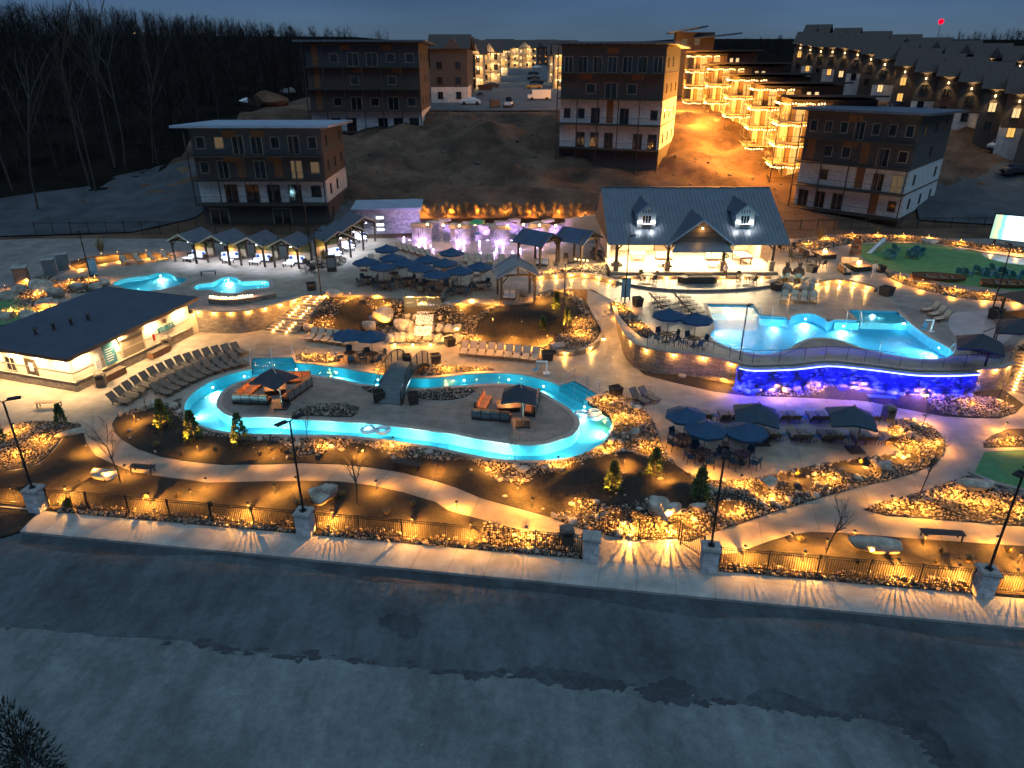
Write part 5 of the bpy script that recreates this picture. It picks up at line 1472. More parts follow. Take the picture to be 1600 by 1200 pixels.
for i, (u, v, lab) in enumerate(((497, 790, 'heart shaped boulder'), (1045, 812, 'split boulder'), (1362, 866, 'long flat boulder'), (164, 752, 'flat boulder near the first pillar'), (598, 512, 'big rounded boulder left of the waterfall'))):
    t = thing('spot_light', 'small ground spotlight lighting the ' + lab, 'spotlight', W(u, v, .2 if v > 600 else .8), 0, 'ground spotlights')
    MB().tube((0, 0, -.05), (0, .02, .12), .03, .045, 8).build('housing', 'black_metal', t); put('uplight', (0, 0, .16), t, (R(180 - 50), 0, 0))
def bare_tree(loc, h, label, seed, name='young_tree', group='young bare trees', mt='bark', spread=.5, lev=3, cat='tree', fan=None):
    rs = random.Random(seed)
    t = thing(name, label, cat, loc, rs.uniform(0, 6), group)
    tr = MB(); br = MB()
    def grow(p, d, ln, r, k):
        n = 3; q = p
        for i in range(n):
            d2 = (d + Vector((rs.uniform(-.12, .12), rs.uniform(-.12, .12), rs.uniform(0, .08)))).normalized()
            e = q + d2 * ln / n
            (tr if k == 0 else br).tube(q, e, r * (1 - .25 * i / n), r * (1 - .25 * (i + 1) / n), 5 if k < 2 else 3, cap=False)
            if k < lev and (i > 0 or k > 0):
                for _ in range(2 if k else 3):
                    a = rs.uniform(0, 6.28)
                    side = Vector((math.cos(a), math.sin(a), 0))
                    grow(e, (d2 * .75 + side * spread + Vector((0, 0, .15))).normalized(), ln * rs.uniform(.35, .55), r * .42, k + 1)
            q, d = e, d2
    grow(Vector((0, 0, -.1)), Vector((rs.uniform(-.05, .05), rs.uniform(-.05, .05), 1)).normalized(), h, (.018 if h < 5 else .010) * h, 0)
    tr.build('trunk', mt, t); br.build('crown', mt, t)
    return t
BT = [(188, 753, 2.6, 'bare young tree by the bend of the curving path'), (558, 790, 2.6, 'bare young tree right of the heart shaped boulder'), (482, 690, 1.6, 'spindly bare shrub at the river edge by the lamp post'), (806, 728, 1.5, 'spindly bare shrub at the river edge below the right fire pit'),
      (1290, 865, 2.6, 'bare young tree in the right mulch bed'), (1436, 775, 2.4, 'thin bare shrub beside the wedge bed'), (1100, 589, 1.9, 'bare young tree below the pool wall lights'), (1440, 668, 1.3, 'bare shrub in the end bed beside the bin'), (230, 645, 1.4, 'bare shrub beside the last loungers by the path'),
      (905, 815, 1.6, 'bare sapling at the path end beside the gate'), (1560, 625, 1.6, 'bare sapling at the curved pool wall end')]
for i, (u, v, h, lab) in enumerate(BT): bare_tree(W(u, v, .1), h, lab, i + 3)

def tuft(loc, label, r, h, seed, n=160, mt='dry_grass', group='ornamental grass clumps'):
    rs = np.random.RandomState(seed)
    a = rs.uniform(0, 2 * np.pi, n); q = rs.uniform(0, 1, n)
    b = np.stack([.25 * r * np.cos(a) * q, .25 * r * np.sin(a) * q, np.zeros(n)], 1)
    e = np.stack([r * np.cos(a) * q, r * np.sin(a) * q, h * rs.uniform(.5, 1, n)], 1)
    s = np.stack([-np.sin(a), np.cos(a), 0 * a], 1) * (.012 + .012 * h)
    V = np.stack([b - s, b + s, e], 1).reshape(-1, 3)
    o = npobj('grass_clump', V, np.arange(3 * n).reshape(-1, 3), mt, None, label=label, cat='grass clump', group=group)
    o.location = loc
    return o
TUF = [(158, 392, ZU, .9, 2.0, 'tall lit ornamental grass behind the corner pool'), (1280, 376, ZU, .8, 2.0, 'tall lit ornamental grass behind the first fire pit'), (1171, 300, 8, .1, .1, None), (507, 408, ZU + .2, .7, 1.7, 'tall lit ornamental grass between the cabana runs'), (1372, 366, ZU, .6, 1.2, 'low ornamental grass at the far lawn edge'),
       (108, 792, .2, .4, .9, 'lit shrub inside the fence by the first pillar'), (245, 697, .3, .35, .4, 'small tawny grass clump on the left mulch'), (283, 712, .3, .3, .35, 'small tawny grass clump by the path lamp'), (338, 705, .3, .3, .4, 'tawny grass clump between two conifers'), (406, 712, .3, .35, .45, 'tawny grass clump right of the third conifer'), (440, 705, .3, .3, .4, 'tawny grass clump at the cobble edge'),
       (330, 790, .2, .3, .35, 'tawny grass clump before the long fence'), (278, 777, .2, .3, .35, 'second tawny grass clump before the long fence'), (228, 780, .2, .25, .3, 'small tawny grass clump at the fence middle'), (465, 788, .2, .3, .3, 'orange grass clump left of the heart boulder'), (535, 775, .2, .3, .45, 'tawny grass clump right of the heart boulder'), (645, 790, .2, .3, .4, 'tawny grass clump below the curving path'),
       (605, 803, .2, .3, .35, 'tawny grass clump at the third fence stretch'), (1340, 880, .2, .3, .3, 'orange grass clump in the right mulch bed'), (1470, 862, .2, .35, .35, 'orange grass clump under the dark bench'), (1462, 880, .2, .3, .3, 'small orange grass clump right of the flat boulder'), (1575, 863, .2, .35, .4, 'orange grass clump by the right frame edge'), (1250, 845, .2, .3, .3, 'tawny grass clump at the left of the right bed'), (1513, 878, .2, .4, .5, 'lit grass clump beside the last pillar'),
       (1245, 743, .3, .3, .4, 'yellow grass clump on the first small mound'), (1345, 724, .3, .3, .4, 'yellow grass clump on the second small mound'), (1000, 742, .3, .35, .4, 'tawny grass clump between the mound conifers')]
for i, (u, v, z, r, h, lab) in enumerate(TUF):
    if lab: tuft(W(u, v, z), lab, r, h, i, mt='leaf_yellow' if 'yellow' in lab or 'lit shrub' in lab else 'dry_grass')

# ================================================================== FLOATS, RAILS, LIFTS
def tube_float(u, v, label, z=-.05):
    t = thing('tube_float', label, 'tube float', W(u, v, z), 0, 'tube floats')
    bm = bmesh.new()
    m = MB(); n, k = 20, 8
    vs = []
    for i in range(n):
        a = 2 * math.pi * i / n
        for j in range(k):
            b = 2 * math.pi * j / k; rr = .42 + .14 * math.cos(b)
            vs.append((rr * math.cos(a), rr * math.sin(a), .03 + .14 * math.sin(b)))
    m.add(vs, [(i * k + j, ((i + 1) % n) * k + j, ((i + 1) % n) * k + (j + 1) % k, i * k + (j + 1) % k) for i in range(n) for j in range(k)])
    m.build('ring', 'clear_ring', t, smooth=True); bm.free()
    for s in (-1, 1): MB().box((s * .42, 0, .19), (.16, .06, .04)).build('handle', 'black_metal', t)
tube_float(575, 672, 'clear tube float, left of the pair below the bridge'); tube_float(598, 673, 'clear tube float, right of the pair below the bridge')
tube_float(908, 648, 'clear tube float under the river steps, nearer the island'); tube_float(928, 645, 'clear tube float under the river steps, nearer the bank'); tube_float(930, 651, 'clear tube float in the right bend')
def handrail(a, b, label, h=.95):
    t = thing('handrail', label, 'handrail', a, 0, 'pool handrails')
    d = b - a
    p = [Vector((0, 0, 0)), Vector((0, 0, h)), d * .25 + Vector((0, 0, h + .02)), d + Vector((0, 0, h * .45)), d + Vector((0, 0, -.3))]
    MB().path(p, .022, 6).build('rail', 'steel', t)
    MB().lathe([(.06, 0), (.06, .02), (.03, .03)], 8).build('flange', 'steel', t)
handrail(W(457, 556), W(462, 566), 'steel handrail right of the river entry steps'); handrail(W(425, 558), W(426, 570), 'steel handrail in the middle of the river entry steps'); handrail(W(393, 560), W(392, 573), 'steel handrail left of the river entry steps')
handrail(W(898, 594), W(878, 602), 'steel handrail left of the bank steps'); handrail(W(917, 604), W(897, 612), 'steel handrail in the middle of the bank steps'); handrail(W(936, 614), W(916, 622), 'steel handrail right of the bank steps')
for u, v, u2, v2, lab in ((1186, 492, 1190, 497, 'beside the pavilion shelf'), (1206, 493, 1206, 500, 'in the middle of the main pool steps'), (1322, 499, 1322, 506, 'on the far steps of the main pool'), (1342, 500, 1346, 506, 'beside the far pool shelf'), (1375, 549, 1375, 543, 'of the pool ladder on the near wall'), (1490, 552, 1484, 549, 'at the narrow end of the pool'), (1243, 536, 1240, 531, 'of the ladder by the curved near wall')):
    handrail(W(u, v, ZU), W(u2, v2, ZU), 'steel handrail ' + lab, .8)
def lift(p, label, rz):
    t = thing('pool_lift', label, 'pool lift', p, rz, 'pool lifts')
    MB().bb(-.25, .25, -.2, .2, 0, .12).build('base', 'white_paint', t)
    MB().tube((0, 0, .1), (0, 0, 1.15), .08, .07, 8).build('mast', 'white_paint', t)
    MB().bar((0, 0, 1.1), (-.9, 0, 1.2), .08).build('arm', 'white_paint', t)
    m = MB(); m.bb(-1.2, -.75, -.22, .22, .42, .48); m.bb(-.8, -.74, -.22, .22, .48, .95); m.bar((-.9, 0, 1.2), (-.8, 0, .9), .05); m.build('seat', 'denim', t)
lift(W(854, 584), 'white pool lift with blue seat on the river bank', .2); lift(W(1454, 519, ZU), 'white pool lift with blue seat beside the main pool', .3)

# glass rail along the main pool terrace edge
mat('glass', (0.6, 0.75, 0.8), 0.05, spec=0.6)
_g = MATS['glass'].node_tree.nodes['Principled BSDF']; _g.inputs['Alpha'].default_value = 0.05
t = thing('glass_railing', 'glass railing along the edge of the main pool terrace', 'railing')
gr = WALL_R[10:]
for k in range(0, len(gr) - 1, 2):
    a, b = gr[k], gr[min(k + 2, len(gr) - 1)]
    sh = Vector((0, .25, 0))
    m = MB(); m.slab([a + sh + Vector((0, 0, .14)), b + sh + Vector((0, 0, .14)), b + sh + Vector((0, 0, 1.05)), a + sh + Vector((0, 0, 1.05))], .015); m.build('pane', 'glass', t)
    MB().tube(a + sh, a + sh + Vector((0, 0, 1.1)), .02, .02, 6).build('post', 'black_metal', t)
    MB().bar(a + sh + Vector((0, 0, 1.09)), b + sh + Vector((0, 0, 1.09)), .03).build('top_rail', 'black_metal', t)

# ================================================================== PEOPLE
def person(loc, rz, label, top, bottom, h=1.72, stride=.22, arm=.25):
    me = bpy.data.meshes.new('person')
    k = h / 1.75
    J = {'pel': (0, 0, .95), 'wai': (0, 0, 1.12), 'che': (0, .01, 1.32), 'nec': (0, 0, 1.50), 'hd': (0, -.02, 1.62), 'top': (0, -.01, 1.74),
         'shl': (-.18, 0, 1.42), 'ell': (-.26, arm * .3, 1.14), 'hal': (-.25, -arm * .6, .92), 'shr': (.18, 0, 1.42), 'elr': (.26, -arm * .2, 1.14), 'har': (.24, -arm, .96),
         'hil': (-.09, 0, .90), 'knl': (-.10, -stride * .6, .50), 'fol': (-.10, -stride, .08), 'tol': (-.10, -stride - .14, .03), 'hir': (.09, 0, .90), 'knr': (.10, stride * .4, .50), 'for': (.10, stride, .08), 'tor': (.10, stride - .14, .03)}
    ks = list(J); ix = {n: i for i, n in enumerate(ks)}
    Ed = [('pel', 'wai'), ('wai', 'che'), ('che', 'nec'), ('nec', 'hd'), ('hd', 'top'), ('che', 'shl'), ('shl', 'ell'), ('ell', 'hal'), ('che', 'shr'), ('shr', 'elr'), ('elr', 'har'), ('pel', 'hil'), ('hil', 'knl'), ('knl', 'fol'), ('fol', 'tol'), ('pel', 'hir'), ('hir', 'knr'), ('knr', 'for'), ('for', 'tor')]
    me.from_pydata([tuple(c * k for c in J[n]) for n in ks], [(ix[a], ix[b]) for a, b in Ed], [])
    rad = dict(pel=.14, wai=.125, che=.15, nec=.06, hd=.095, top=.07, shl=.07, ell=.05, hal=.035, shr=.07, elr=.05, har=.035, hil=.10, knl=.068, fol=.045, tol=.035, hir=.10, knr=.068)
    rad.update({'for': .045, 'tor': .035})
    o = bpy.data.objects.new('person', me); C.objects.link(o)
    md = o.modifiers.new('skin', 'SKIN'); sb = o.modifiers.new('sub', 'SUBSURF'); sb.levels = sb.render_levels = 1
    for n in ks:
        v = me.skin_vertices[0].data[ix[n]]; v.radius = (rad[n] * k, rad[n] * k); v.use_root = n == 'pel'
    dg = bpy.context.evaluated_depsgraph_get(); dg.update()
    ev = bpy.data.meshes.new_from_object(o.evaluated_get(dg))
    bpy.data.objects.remove(o)
    for n in ('skin', top, bottom): ev.materials.append(MATS[n])
    for p in ev.polygons:
        z = p.center.z / k
        p.material_index = 0 if z > 1.49 or (abs(p.center.x) > .2 * k and z < 1.02) else (1 if z > .95 else 2)
        p.use_smooth = True
    o = bpy.data.objects.new('person', ev); C.objects.link(o); o.location = loc; o.rotation_euler[2] = rz
    m = MB(); m.blob((0, .02 * k, 1.70 * k), (.105 * k, .115 * k, .10 * k), 1, 2); m.build('hair', 'black_cloth', o, smooth=True)
    return tag(o, label, 'person', 'people')
person(W(781, 437, ZU), .4, 'person in dark clothes walking beside the gazebo', 'black_cloth', 'navy')
person(W(1132, 436, ZU + .25), 2.6, 'person in pale shirt standing by the boat shaped planter', 'pale_cloth', 'black_cloth', 1.7, .1)
person(W(1364, 433, ZU), -.6, 'person in pale clothes walking beside the near fire pit', 'pale_cloth', 'pale_cloth', 1.68)
emitter('window_cool', (0.85, 0.9, 1.0), 2.2)
# ================================================================== TUBE BUILDING
WINC = {}
def opening(parent, M_, w, h, pane='pane', frame='trim', mull=1, fw=.07, name='window'):
    key = (round(w, 2), round(h, 2), pane, frame, mull, fw)
    if key not in WINC:
        f = MB(); f.bb(-w / 2 - fw, -w / 2, -.06, 0, -fw, h + fw); f.bb(w / 2, w / 2 + fw, -.06, 0, -fw, h + fw); f.bb(-w / 2, w / 2, -.06, 0, -fw, 0); f.bb(-w / 2, w / 2, -.06, 0, h, h + fw)
        for k in range(1, mull): x = -w / 2 + w * k / mull; f.bb(x - fw * .35, x + fw * .35, -.05, -.02, 0, h)
        p = MB(); p.bb(-w / 2, w / 2, -.02, .0, 0, h)
        WINC[key] = (f.mesh('frame', frame), p.mesh('pane', pane))
    a = bpy.data.objects.new(name, WINC[key][0]); C.objects.link(a); adopt(a, parent); a.matrix_local = M_
    b = bpy.data.objects.new('pane', WINC[key][1]); C.objects.link(b); adopt(b, a)
    return a
def wallM(x, y, z, rz): return Matrix.Translation((x, y, z)) @ Matrix.Rotation(rz, 4, 'Z')
lamp('soffit', 'SPOT', 1050, (1.0, 0.66, 0.30), 0.06, 150, .7)
def tubes():
    c = W(122, 612, 0); r = W(300, 524, 0)
    yd = (r - c).normalized(); rz = math.atan2(yd.y, yd.x) - math.pi / 2
    t = thing('tube_building', 'cream building with flat dark roof and lit eaves beside the lounger rows', 'building', c, rz)
    dpt, wid, hh = 12.9, 9.2, 3.15                       # local: right wall x=0, y 0..dpt ; front wall y=0, x -wid..0
    MB().bb(-wid, 0, 0, dpt, .8, hh).build('wall', 'cream', t)
    m = MB(); m.bb(-wid - .08, .08, -.08, dpt, -.1, .75); m.build('stone_base', 'stone_tan', t)
    m = MB(); m.bb(-wid - .11, .11, -.11, dpt + .02, .75, .83); m.build('sill_band', 'tan_trim', t)
    m = MB(); m.bb(-wid - .03, .03, -.03, dpt + .01, 1.55, 1.63); m.build('trim_band', 'tan_trim', t)
    o = .85
    m = MB(); m.slab([(o, -o, 3.2), (o, dpt + .6, 3.55), (-wid - o, dpt + .6, 3.55), (-wid - o, -o, 3.2)], .03); m.build('roof', 'roof_membrane', t)
    m = MB(); m.bar((o, -o, 3.09), (o, dpt + .6, 3.44), .08, .28); m.bar((o, -o, 3.09), (-wid - o, -o, 3.09), .08, .28); m.bar((o, dpt + .6, 3.44), (-wid - o, dpt + .6, 3.44), .08, .28); m.build('fascia', 'trim', t)
    m = MB(); m.slab([(-wid - o, -o, 3.02), (-wid - o, dpt + .6, 3.37), (o, dpt + .6, 3.37), (o, -o, 3.02)], .03); m.build('soffit', 'cream', t)
    for k in range(4):
        v = MB(); y = 2.2 + k * 1.25; x = -5.6 + k * .5; z = 3.25 + .025 * y
        v.tube((x, y, z), (x, y, z + .45), .12, .12, 8); v.lathe([(.2, .45), (.24, .5), (.12, .62)], 8, (x, y, z)); v.build('roof_vent', 'planter', t)
    # right wall openings, wall plane x = 0
    d = opening(t, wallM(.0, 6.0, .03, math.pi / 2), 2.3, 2.35, 'roller', 'tan_trim', 1, .16, 'roller_door')
    MB().bb(-.0, .16, 4.55, 7.45, 2.5, 2.72).build('door_lintel', 'tan_trim', t)
    def board(y, z, w, h, mt, nm): MB().bb(.03, .07, y - w / 2, y + w / 2, z, z + h).build(nm, mt, t)
    board(3.6, .9, 1.15, 1.75, 'sign_teal', 'notice_board'); board(2.3, .95, .55, .75, 'cushion_white', 'notice_sheet'); board(2.3, 1.75, .5, .5, 'white_paint', 'notice_sheet')
    for k in range(6): MB().bb(.071, .075, 3.2, 4.0 - .1 * (k % 3), 2.2 - k * .2, 2.26 - k * .2).build('print_line', 'white_paint', t)
    for k in range(4): MB().bb(.071, .075, 2.1, 2.5, 1.6 - k * .15, 1.64 - k * .15).build('print_line', 'black_metal', t)
    fc = bpy.data.curves.new('lettering', 'FONT'); fc.body = 'TUBES'; fc.size = .72; fc.extrude = .03; fc.align_x = 'CENTER'; fc.space_character = 1.05; fc.offset = .012
    fx = bpy.data.objects.new('lettering_curve', fc); C.objects.link(fx)
    dg = bpy.context.evaluated_depsgraph_get(); dg.update()
    fm = bpy.data.meshes.new_from_object(fx.evaluated_get(dg)); bpy.data.objects.remove(fx)
    fm.materials.clear(); fm.materials.append(MATS['sign_teal'])
    fo = bpy.data.objects.new('lettering', fm); C.objects.link(fo); adopt(fo, t)
    fo.matrix_local = Matrix.Translation((.06, 9.85, 1.55)) @ Matrix.Rotation(math.pi / 2, 4, 'Z') @ Matrix.Rotation(math.pi / 2, 4, 'X')
    m = MB(); m.tube((.03, 9.85, 2.42), (.08, 9.85, 2.42), .22, .22, 14); m.build('emblem', 'trim', t)
    MB().bb(.03, .14, 8.2, 8.38, 1.2, 1.75).build('fire_extinguisher', 'red_paint', t)
    # front wall
    opening(t, wallM(-4.15, 0, .05, 0), .95, 2.1, 'trim', 'trim', 1, .1, 'door')
    MB().bb(-4.35, -3.95, -.07, -.05, 1.2, 1.9).build('door_notice', 'white_paint', t)
    opening(t, wallM(-6.3, 0, 1.0, 0), .9, 1.1, 'pane', 'tan_trim', 2, .08)
    for k, (x, y) in enumerate([(-.9, -.4), (-3.2, -.4), (-5.6, -.4), (-8, -.4), (.4, 1.0), (.4, 4.6), (.4, 8.2), (.4, 11.6)]):
        z = 3.02 + .027 * (y + .85) - .02
        dl = MB(); dl.tube((x, y, z - .03), (x, y, z + .02), .10, .10, 10); dl.build('downlight', 'bulb_white', t)
        put('soffit', (x, y, z - .06), t)
    return t, c, rz, yd
TUB, tc_, trz, tyd = tubes()
tx = Vector((tyd.y, -tyd.x, 0))
for k, (y, ln, lab) in enumerate(((2.9, 2.3, 'long brown planter box under the notice board of the tube building'), (8.0, 2.0, 'long brown planter box right of the roller door'))):
    p = tc_ + tyd * y + tx * .55
    t = thing('planter_box', lab, 'planter', p, trz + math.pi / 2)
    MB().bb(-ln / 2, ln / 2, -.3, .3, 0, .5).build('box', 'boat_wood', t); m = MB(); m.bb(-ln / 2 - .04, ln / 2 + .04, -.34, .34, .5, .55); m.build('rim', 'trim', t)
    for q in range(4): MB().bb(-ln / 2 + .02, ln / 2 - .02, -.312, -.302, .05 + q * .12, .14 + q * .12).build('board', 'boat_wood', t)
# low cream service wall behind the building, next to the stone wall
p0, p1 = W(297, 520, 0), W(281, 486, ZU)

# ================================================================== FIRE TROUGH ON THE TALL WALL
lamp('trough', 'POINT', 22, (1.0, 0.42, 0.16), 0.06)
ft = smooth(L([(330, 473), (360, 475), (395, 471), (430, 464)], ZU), 4, closed=False)
t = thing('fire_trough', 'curved stone trough with a row of small flames above the tall wall', 'fire trough')
strip_wall('trough_wall', ft, .7, ZU, ZU + .45, 'stone_tan', t)
strip_wall('trough_cap', ft, .85, ZU + .45, ZU + .53, 'coping', t)
for i in range(22):
    f = i / 21; a = ft[int(f * 8)].lerp(ft[int(f * 8) + 1], f * 8 - int(f * 8)); hh = rnd.uniform(.12, .26)
    MB().lathe([(.03, 0), (.06, hh * .3), (.04, hh * .65), (.005, hh)], 6, (a.x, a.y, ZU + .53)).build('flame', 'flame_core', t)
    if i % 4 == 1: put('trough', (a.x, a.y, ZU + .95), t)

# ================================================================== CABANAS
lamp('cabana', 'SPOT', 620, (0.68, 0.78, 1.0), 0.08, 150, .6)
lamp('cabana_warm', 'POINT', 26, WARM2, 0.05)
def make_cabana(lit=True):
    t = thing('cabana', '', 'cabana')                    # front at y=0 facing -y, width 2.9, depth 3.2
    w, dp, e, rg = 1.45, 3.2, 2.3, 3.35
    for x in (-w, w):
        for y in (0, dp): MB().bb(x - .09, x + .09, y - .09, y + .09, 0, e).build('post', 'timber_dark', t)
    for x in (-w, w): MB().bb(x - .08, x + .08, -.3, dp + .2, e, e + .16).build('beam', 'timber_dark', t)
    for y in (0, dp): MB().bb(-w - .3, w + .3, y - .07, y + .07, e + .16, e + .30).build('tie_beam', 'timber_dark', t)
    for s in (-1, 1):
        m = MB(); a = (s * (w + .35), -.5, e + .12); b = (s * (w + .35), dp + .4, e + .12)
        pts = [a, b, (0, dp + .4, rg), (0, -.5, rg)]
        if s > 0: m.slab(pts, .06)
        else: m.slab(pts[::-1], .06)
        m.build('roof', 'roof_metal', t)
        MB().bar((s * (w + .36), -.52, e + .10), (0, -.52, rg - .02), .05, .16).build('barge_board', 'tan_trim', t)
        MB().bar((s * (w - .55), 0, e + .16), (s * (w - .02), 0, e - .5), .09).build('brace', 'timber_dark', t)
    MB().bb(-.07, .07, -.06, .06, e + .30, rg - .08).build('king_post', 'timber_dark', t)
    m = MB(); m.bb(-w + .09, w - .09, dp - .03, dp + .03, .05, 1.0); m.build('back_wall', 'siding_cream', t)
    m = MB(); m.bb(-w + .09, w - .09, dp - .04, dp + .04, 1.0, e); m.build('back_screen', 'green_screen', t)
    bl = MB(); bl.tube((.55, .35, e + .02), (.55, .35, e + .14), .10, .07, 10); bl.build('lamp', 'bulb_cool', t)
    put('cabana', (.55, .35, e - .05), t); put('cabana_warm', (-.6, dp - .35, .9), t)
    return t
mat('green_screen', (0.10, 0.13, 0.06), 0.8, (0.13, 0.17, 0.08), 2)
def cab_sofa(loc, rz, lab):
    t = thing('cabana_sofa', lab, 'sofa', loc, rz, 'cabana sofas')
    MB().bb(-1.0, 1.0, -.4, .42, .08, .28).build('base', 'timber_dark', t)
    for s in (-1, 1):
        MB().bb(min(0, s * .97) + .02, max(0, s * .97) - .02, -.42, .28, .285, .46).build('seat_cushion', 'cushion_white', t)
        MB().bb(min(0, s * .97) + .02, max(0, s * .97) - .02, .26, .44, .465, .86).build('back_cushion', 'cushion_white', t)
        m = MB(); m.blob((s * .68, .17, .62), (.20, .09, .18), 2, 2); m.build('pillow', 'pillow_blue', t, smooth=True)
        MB().bb(s * 1.06 - .07, s * 1.06 + .07, -.4, .42, .08, .62).build('armrest', 'timber_dark', t)
def cab_table(loc, rz, lab):
    t = thing('coffee_table', lab, 'coffee table', loc, rz, 'cabana tables')
    for k in range(4): MB().bb(-.58, .58, -.34 + k * .17, -.19 + k * .17, .40, .44).build('top_slat', 'white_paint', t)
    for x in (-.5, .5):
        for y in (-.28, .28): MB().bb(x - .04, x + .04, y - .04, y + .04, 0, .40).build('leg', 'timber_dark', t)
CB = None
cabs = [((275, 409), (307, 412), 'first cabana from the left behind the small pools'), ((327, 411), (358, 414), 'second cabana from the left behind the small pools'), ((380, 415), (412, 417), 'third cabana from the left behind the small pools'), ((432, 418), (466, 420), 'fourth cabana from the left behind the small pools'),
        ((520, 407), (541, 404), 'near cabana of the slanting run beside the plaza'), ((546, 398), (556, 390), 'middle cabana of the slanting run beside the plaza'), ((563, 385), (577, 374), 'far cabana of the slanting run beside the plaza')]
for i, (a, b, lab) in enumerate(cabs):
    pa, pb = W(a[0], a[1], ZU), W(b[0], b[1], ZU); c = (pa + pb) / 2; d = (pb - pa).normalized()
    rz = math.atan2(d.y, d.x)
    if i >= 4: rz = R(38)
    if CB is None: CB = make_cabana(); o = CB
    else: o = copy_tree(CB)
    o.location = c; o.rotation_euler[2] = rz; o['label'] = lab + ', gabled timber, lit'; o['group'] = 'gabled cabanas'
    Rm = Matrix.Rotation(rz, 3, 'Z')
    cab_sofa(c + Rm @ Vector((0.1, 1.9, 0)), rz + (.5 if i == 1 else 0), 'white sofa with blue pillows inside the ' + lab)
    cab_table(c + Rm @ Vector((-.1 + (.9 if i == 1 else 0), .55, 0)), rz, 'white slatted table in front of the ' + lab)

# gazebos
def make_gazebo(roofm, w=1.6, dp=3.0, nm='gazebo'):
    t = thing(nm, '', 'gazebo')
    e, rg = 2.5, 3.75
    for x in (-w, w):
        for y in (-dp / 2, dp / 2): MB().bb(x - .1, x + .1, y - .1, y + .1, 0, e).build('post', 'timber', t)
    for x in (-w, w): MB().bb(x - .09, x + .09, -dp / 2 - .3, dp / 2 + .3, e, e + .18).build('beam', 'timber', t)
    for y in (-dp / 2, dp / 2):
        MB().bb(-w - .2, w + .2, y - .08, y + .08, e + .18, e + .34).build('tie_beam', 'timber', t)
        MB().bb(-.08, .08, y - .07, y + .07, e + .34, rg - .1).build('king_post', 'timber', t)
        for s in (-1, 1):
            MB().bar((s * (w - .7), y, e + .2), (s * (w - .05), y, e - .5), .1).build('brace', 'timber', t)
            MB().bar((s * (w + .3), y, e + .2), (0, y, rg - .06), .1, .14).build('rafter', 'timber', t)
    ribs = MB()
    for s in (-1, 1):
        m = MB(); pts = [(s * (w + .5), -dp / 2 - .6, e + .12), (s * (w + .5), dp / 2 + .6, e + .12), (0, dp / 2 + .6, rg), (0, -dp / 2 - .6, rg)]
        m.slab(pts if s > 0 else pts[::-1], .06); m.build('roof', roofm, t)
        for k in range(11):
            y = -dp / 2 - .58 + k * (dp + 1.16) / 10
            ribs.bar((s * (w + .5), y, e + .135), (0, y, rg + .02), .03, .05)
    o = ribs.build('roof_seams', roofm, t); o['kind'] = 'stuff'
    return t
g1 = make_gazebo('roof_blue'); g1.location = W(840, 412, ZU); g1.rotation_euler[2] = R(52); g1['label'] = 'blue metal roofed gazebo, left of two near the splash pad'; g1['group'] = 'gazebos'
g2 = copy_tree(g1, W(902, 408, ZU), R(52), 'blue metal roofed gazebo next to the pavilion', 'gazebos')
g3 = make_gazebo('roof_grey'); g3.location = W(806, 466, ZU); g3.rotation_euler[2] = R(8); g3['label'] = 'grey roofed gazebo overlooking the rock slope'; g3['group'] = 'gazebos'
for lab, u, v, rz in (('grey sofa inside the left blue roofed gazebo', 848, 412, .2), ('grey sofa inside the gazebo overlooking the slope', 797, 464, .3)):
    bench(lab, W(u - 9, v + 1, ZU), W(u + 9, v + 2, ZU), W(u, v + 10, ZU), 2, 'gazebo sofas', 'cushion_white', 'timber_dark')
for k, (u, v, lab) in enumerate(((884, 408, 'left in the gazebo next to the pavilion'), (912, 412, 'right in the gazebo next to the pavilion'), (818, 470, 'inside the gazebo overlooking the slope'), (868, 420, 'outside the left blue roofed gazebo'))):
    chair(CHD, W(u, v, ZU), .5 * k, 'dark armchair ' + lab, 'gazebo chairs')
lamp('string_area', 'POINT', 60, WARM2, 0.12)
t = thing('string_lights', 'row of warm bulbs hanging in the gazebo next to the pavilion', 'string lights', W(908, 405, ZU + 1.7), 0)
for k in range(4):
    m = MB(); m.blob((-.6 + k * .42, 0, -.05 * k), .09, k, 2); m.build('bulb', 'bulb_string', t, smooth=True)
MB().path([(-.8, 0, .1), (0, 0, .0), (.8, 0, -.06)], .01, 5).build('wire', 'black_metal', t)
put('string_area', (0, -.2, -.1), t)

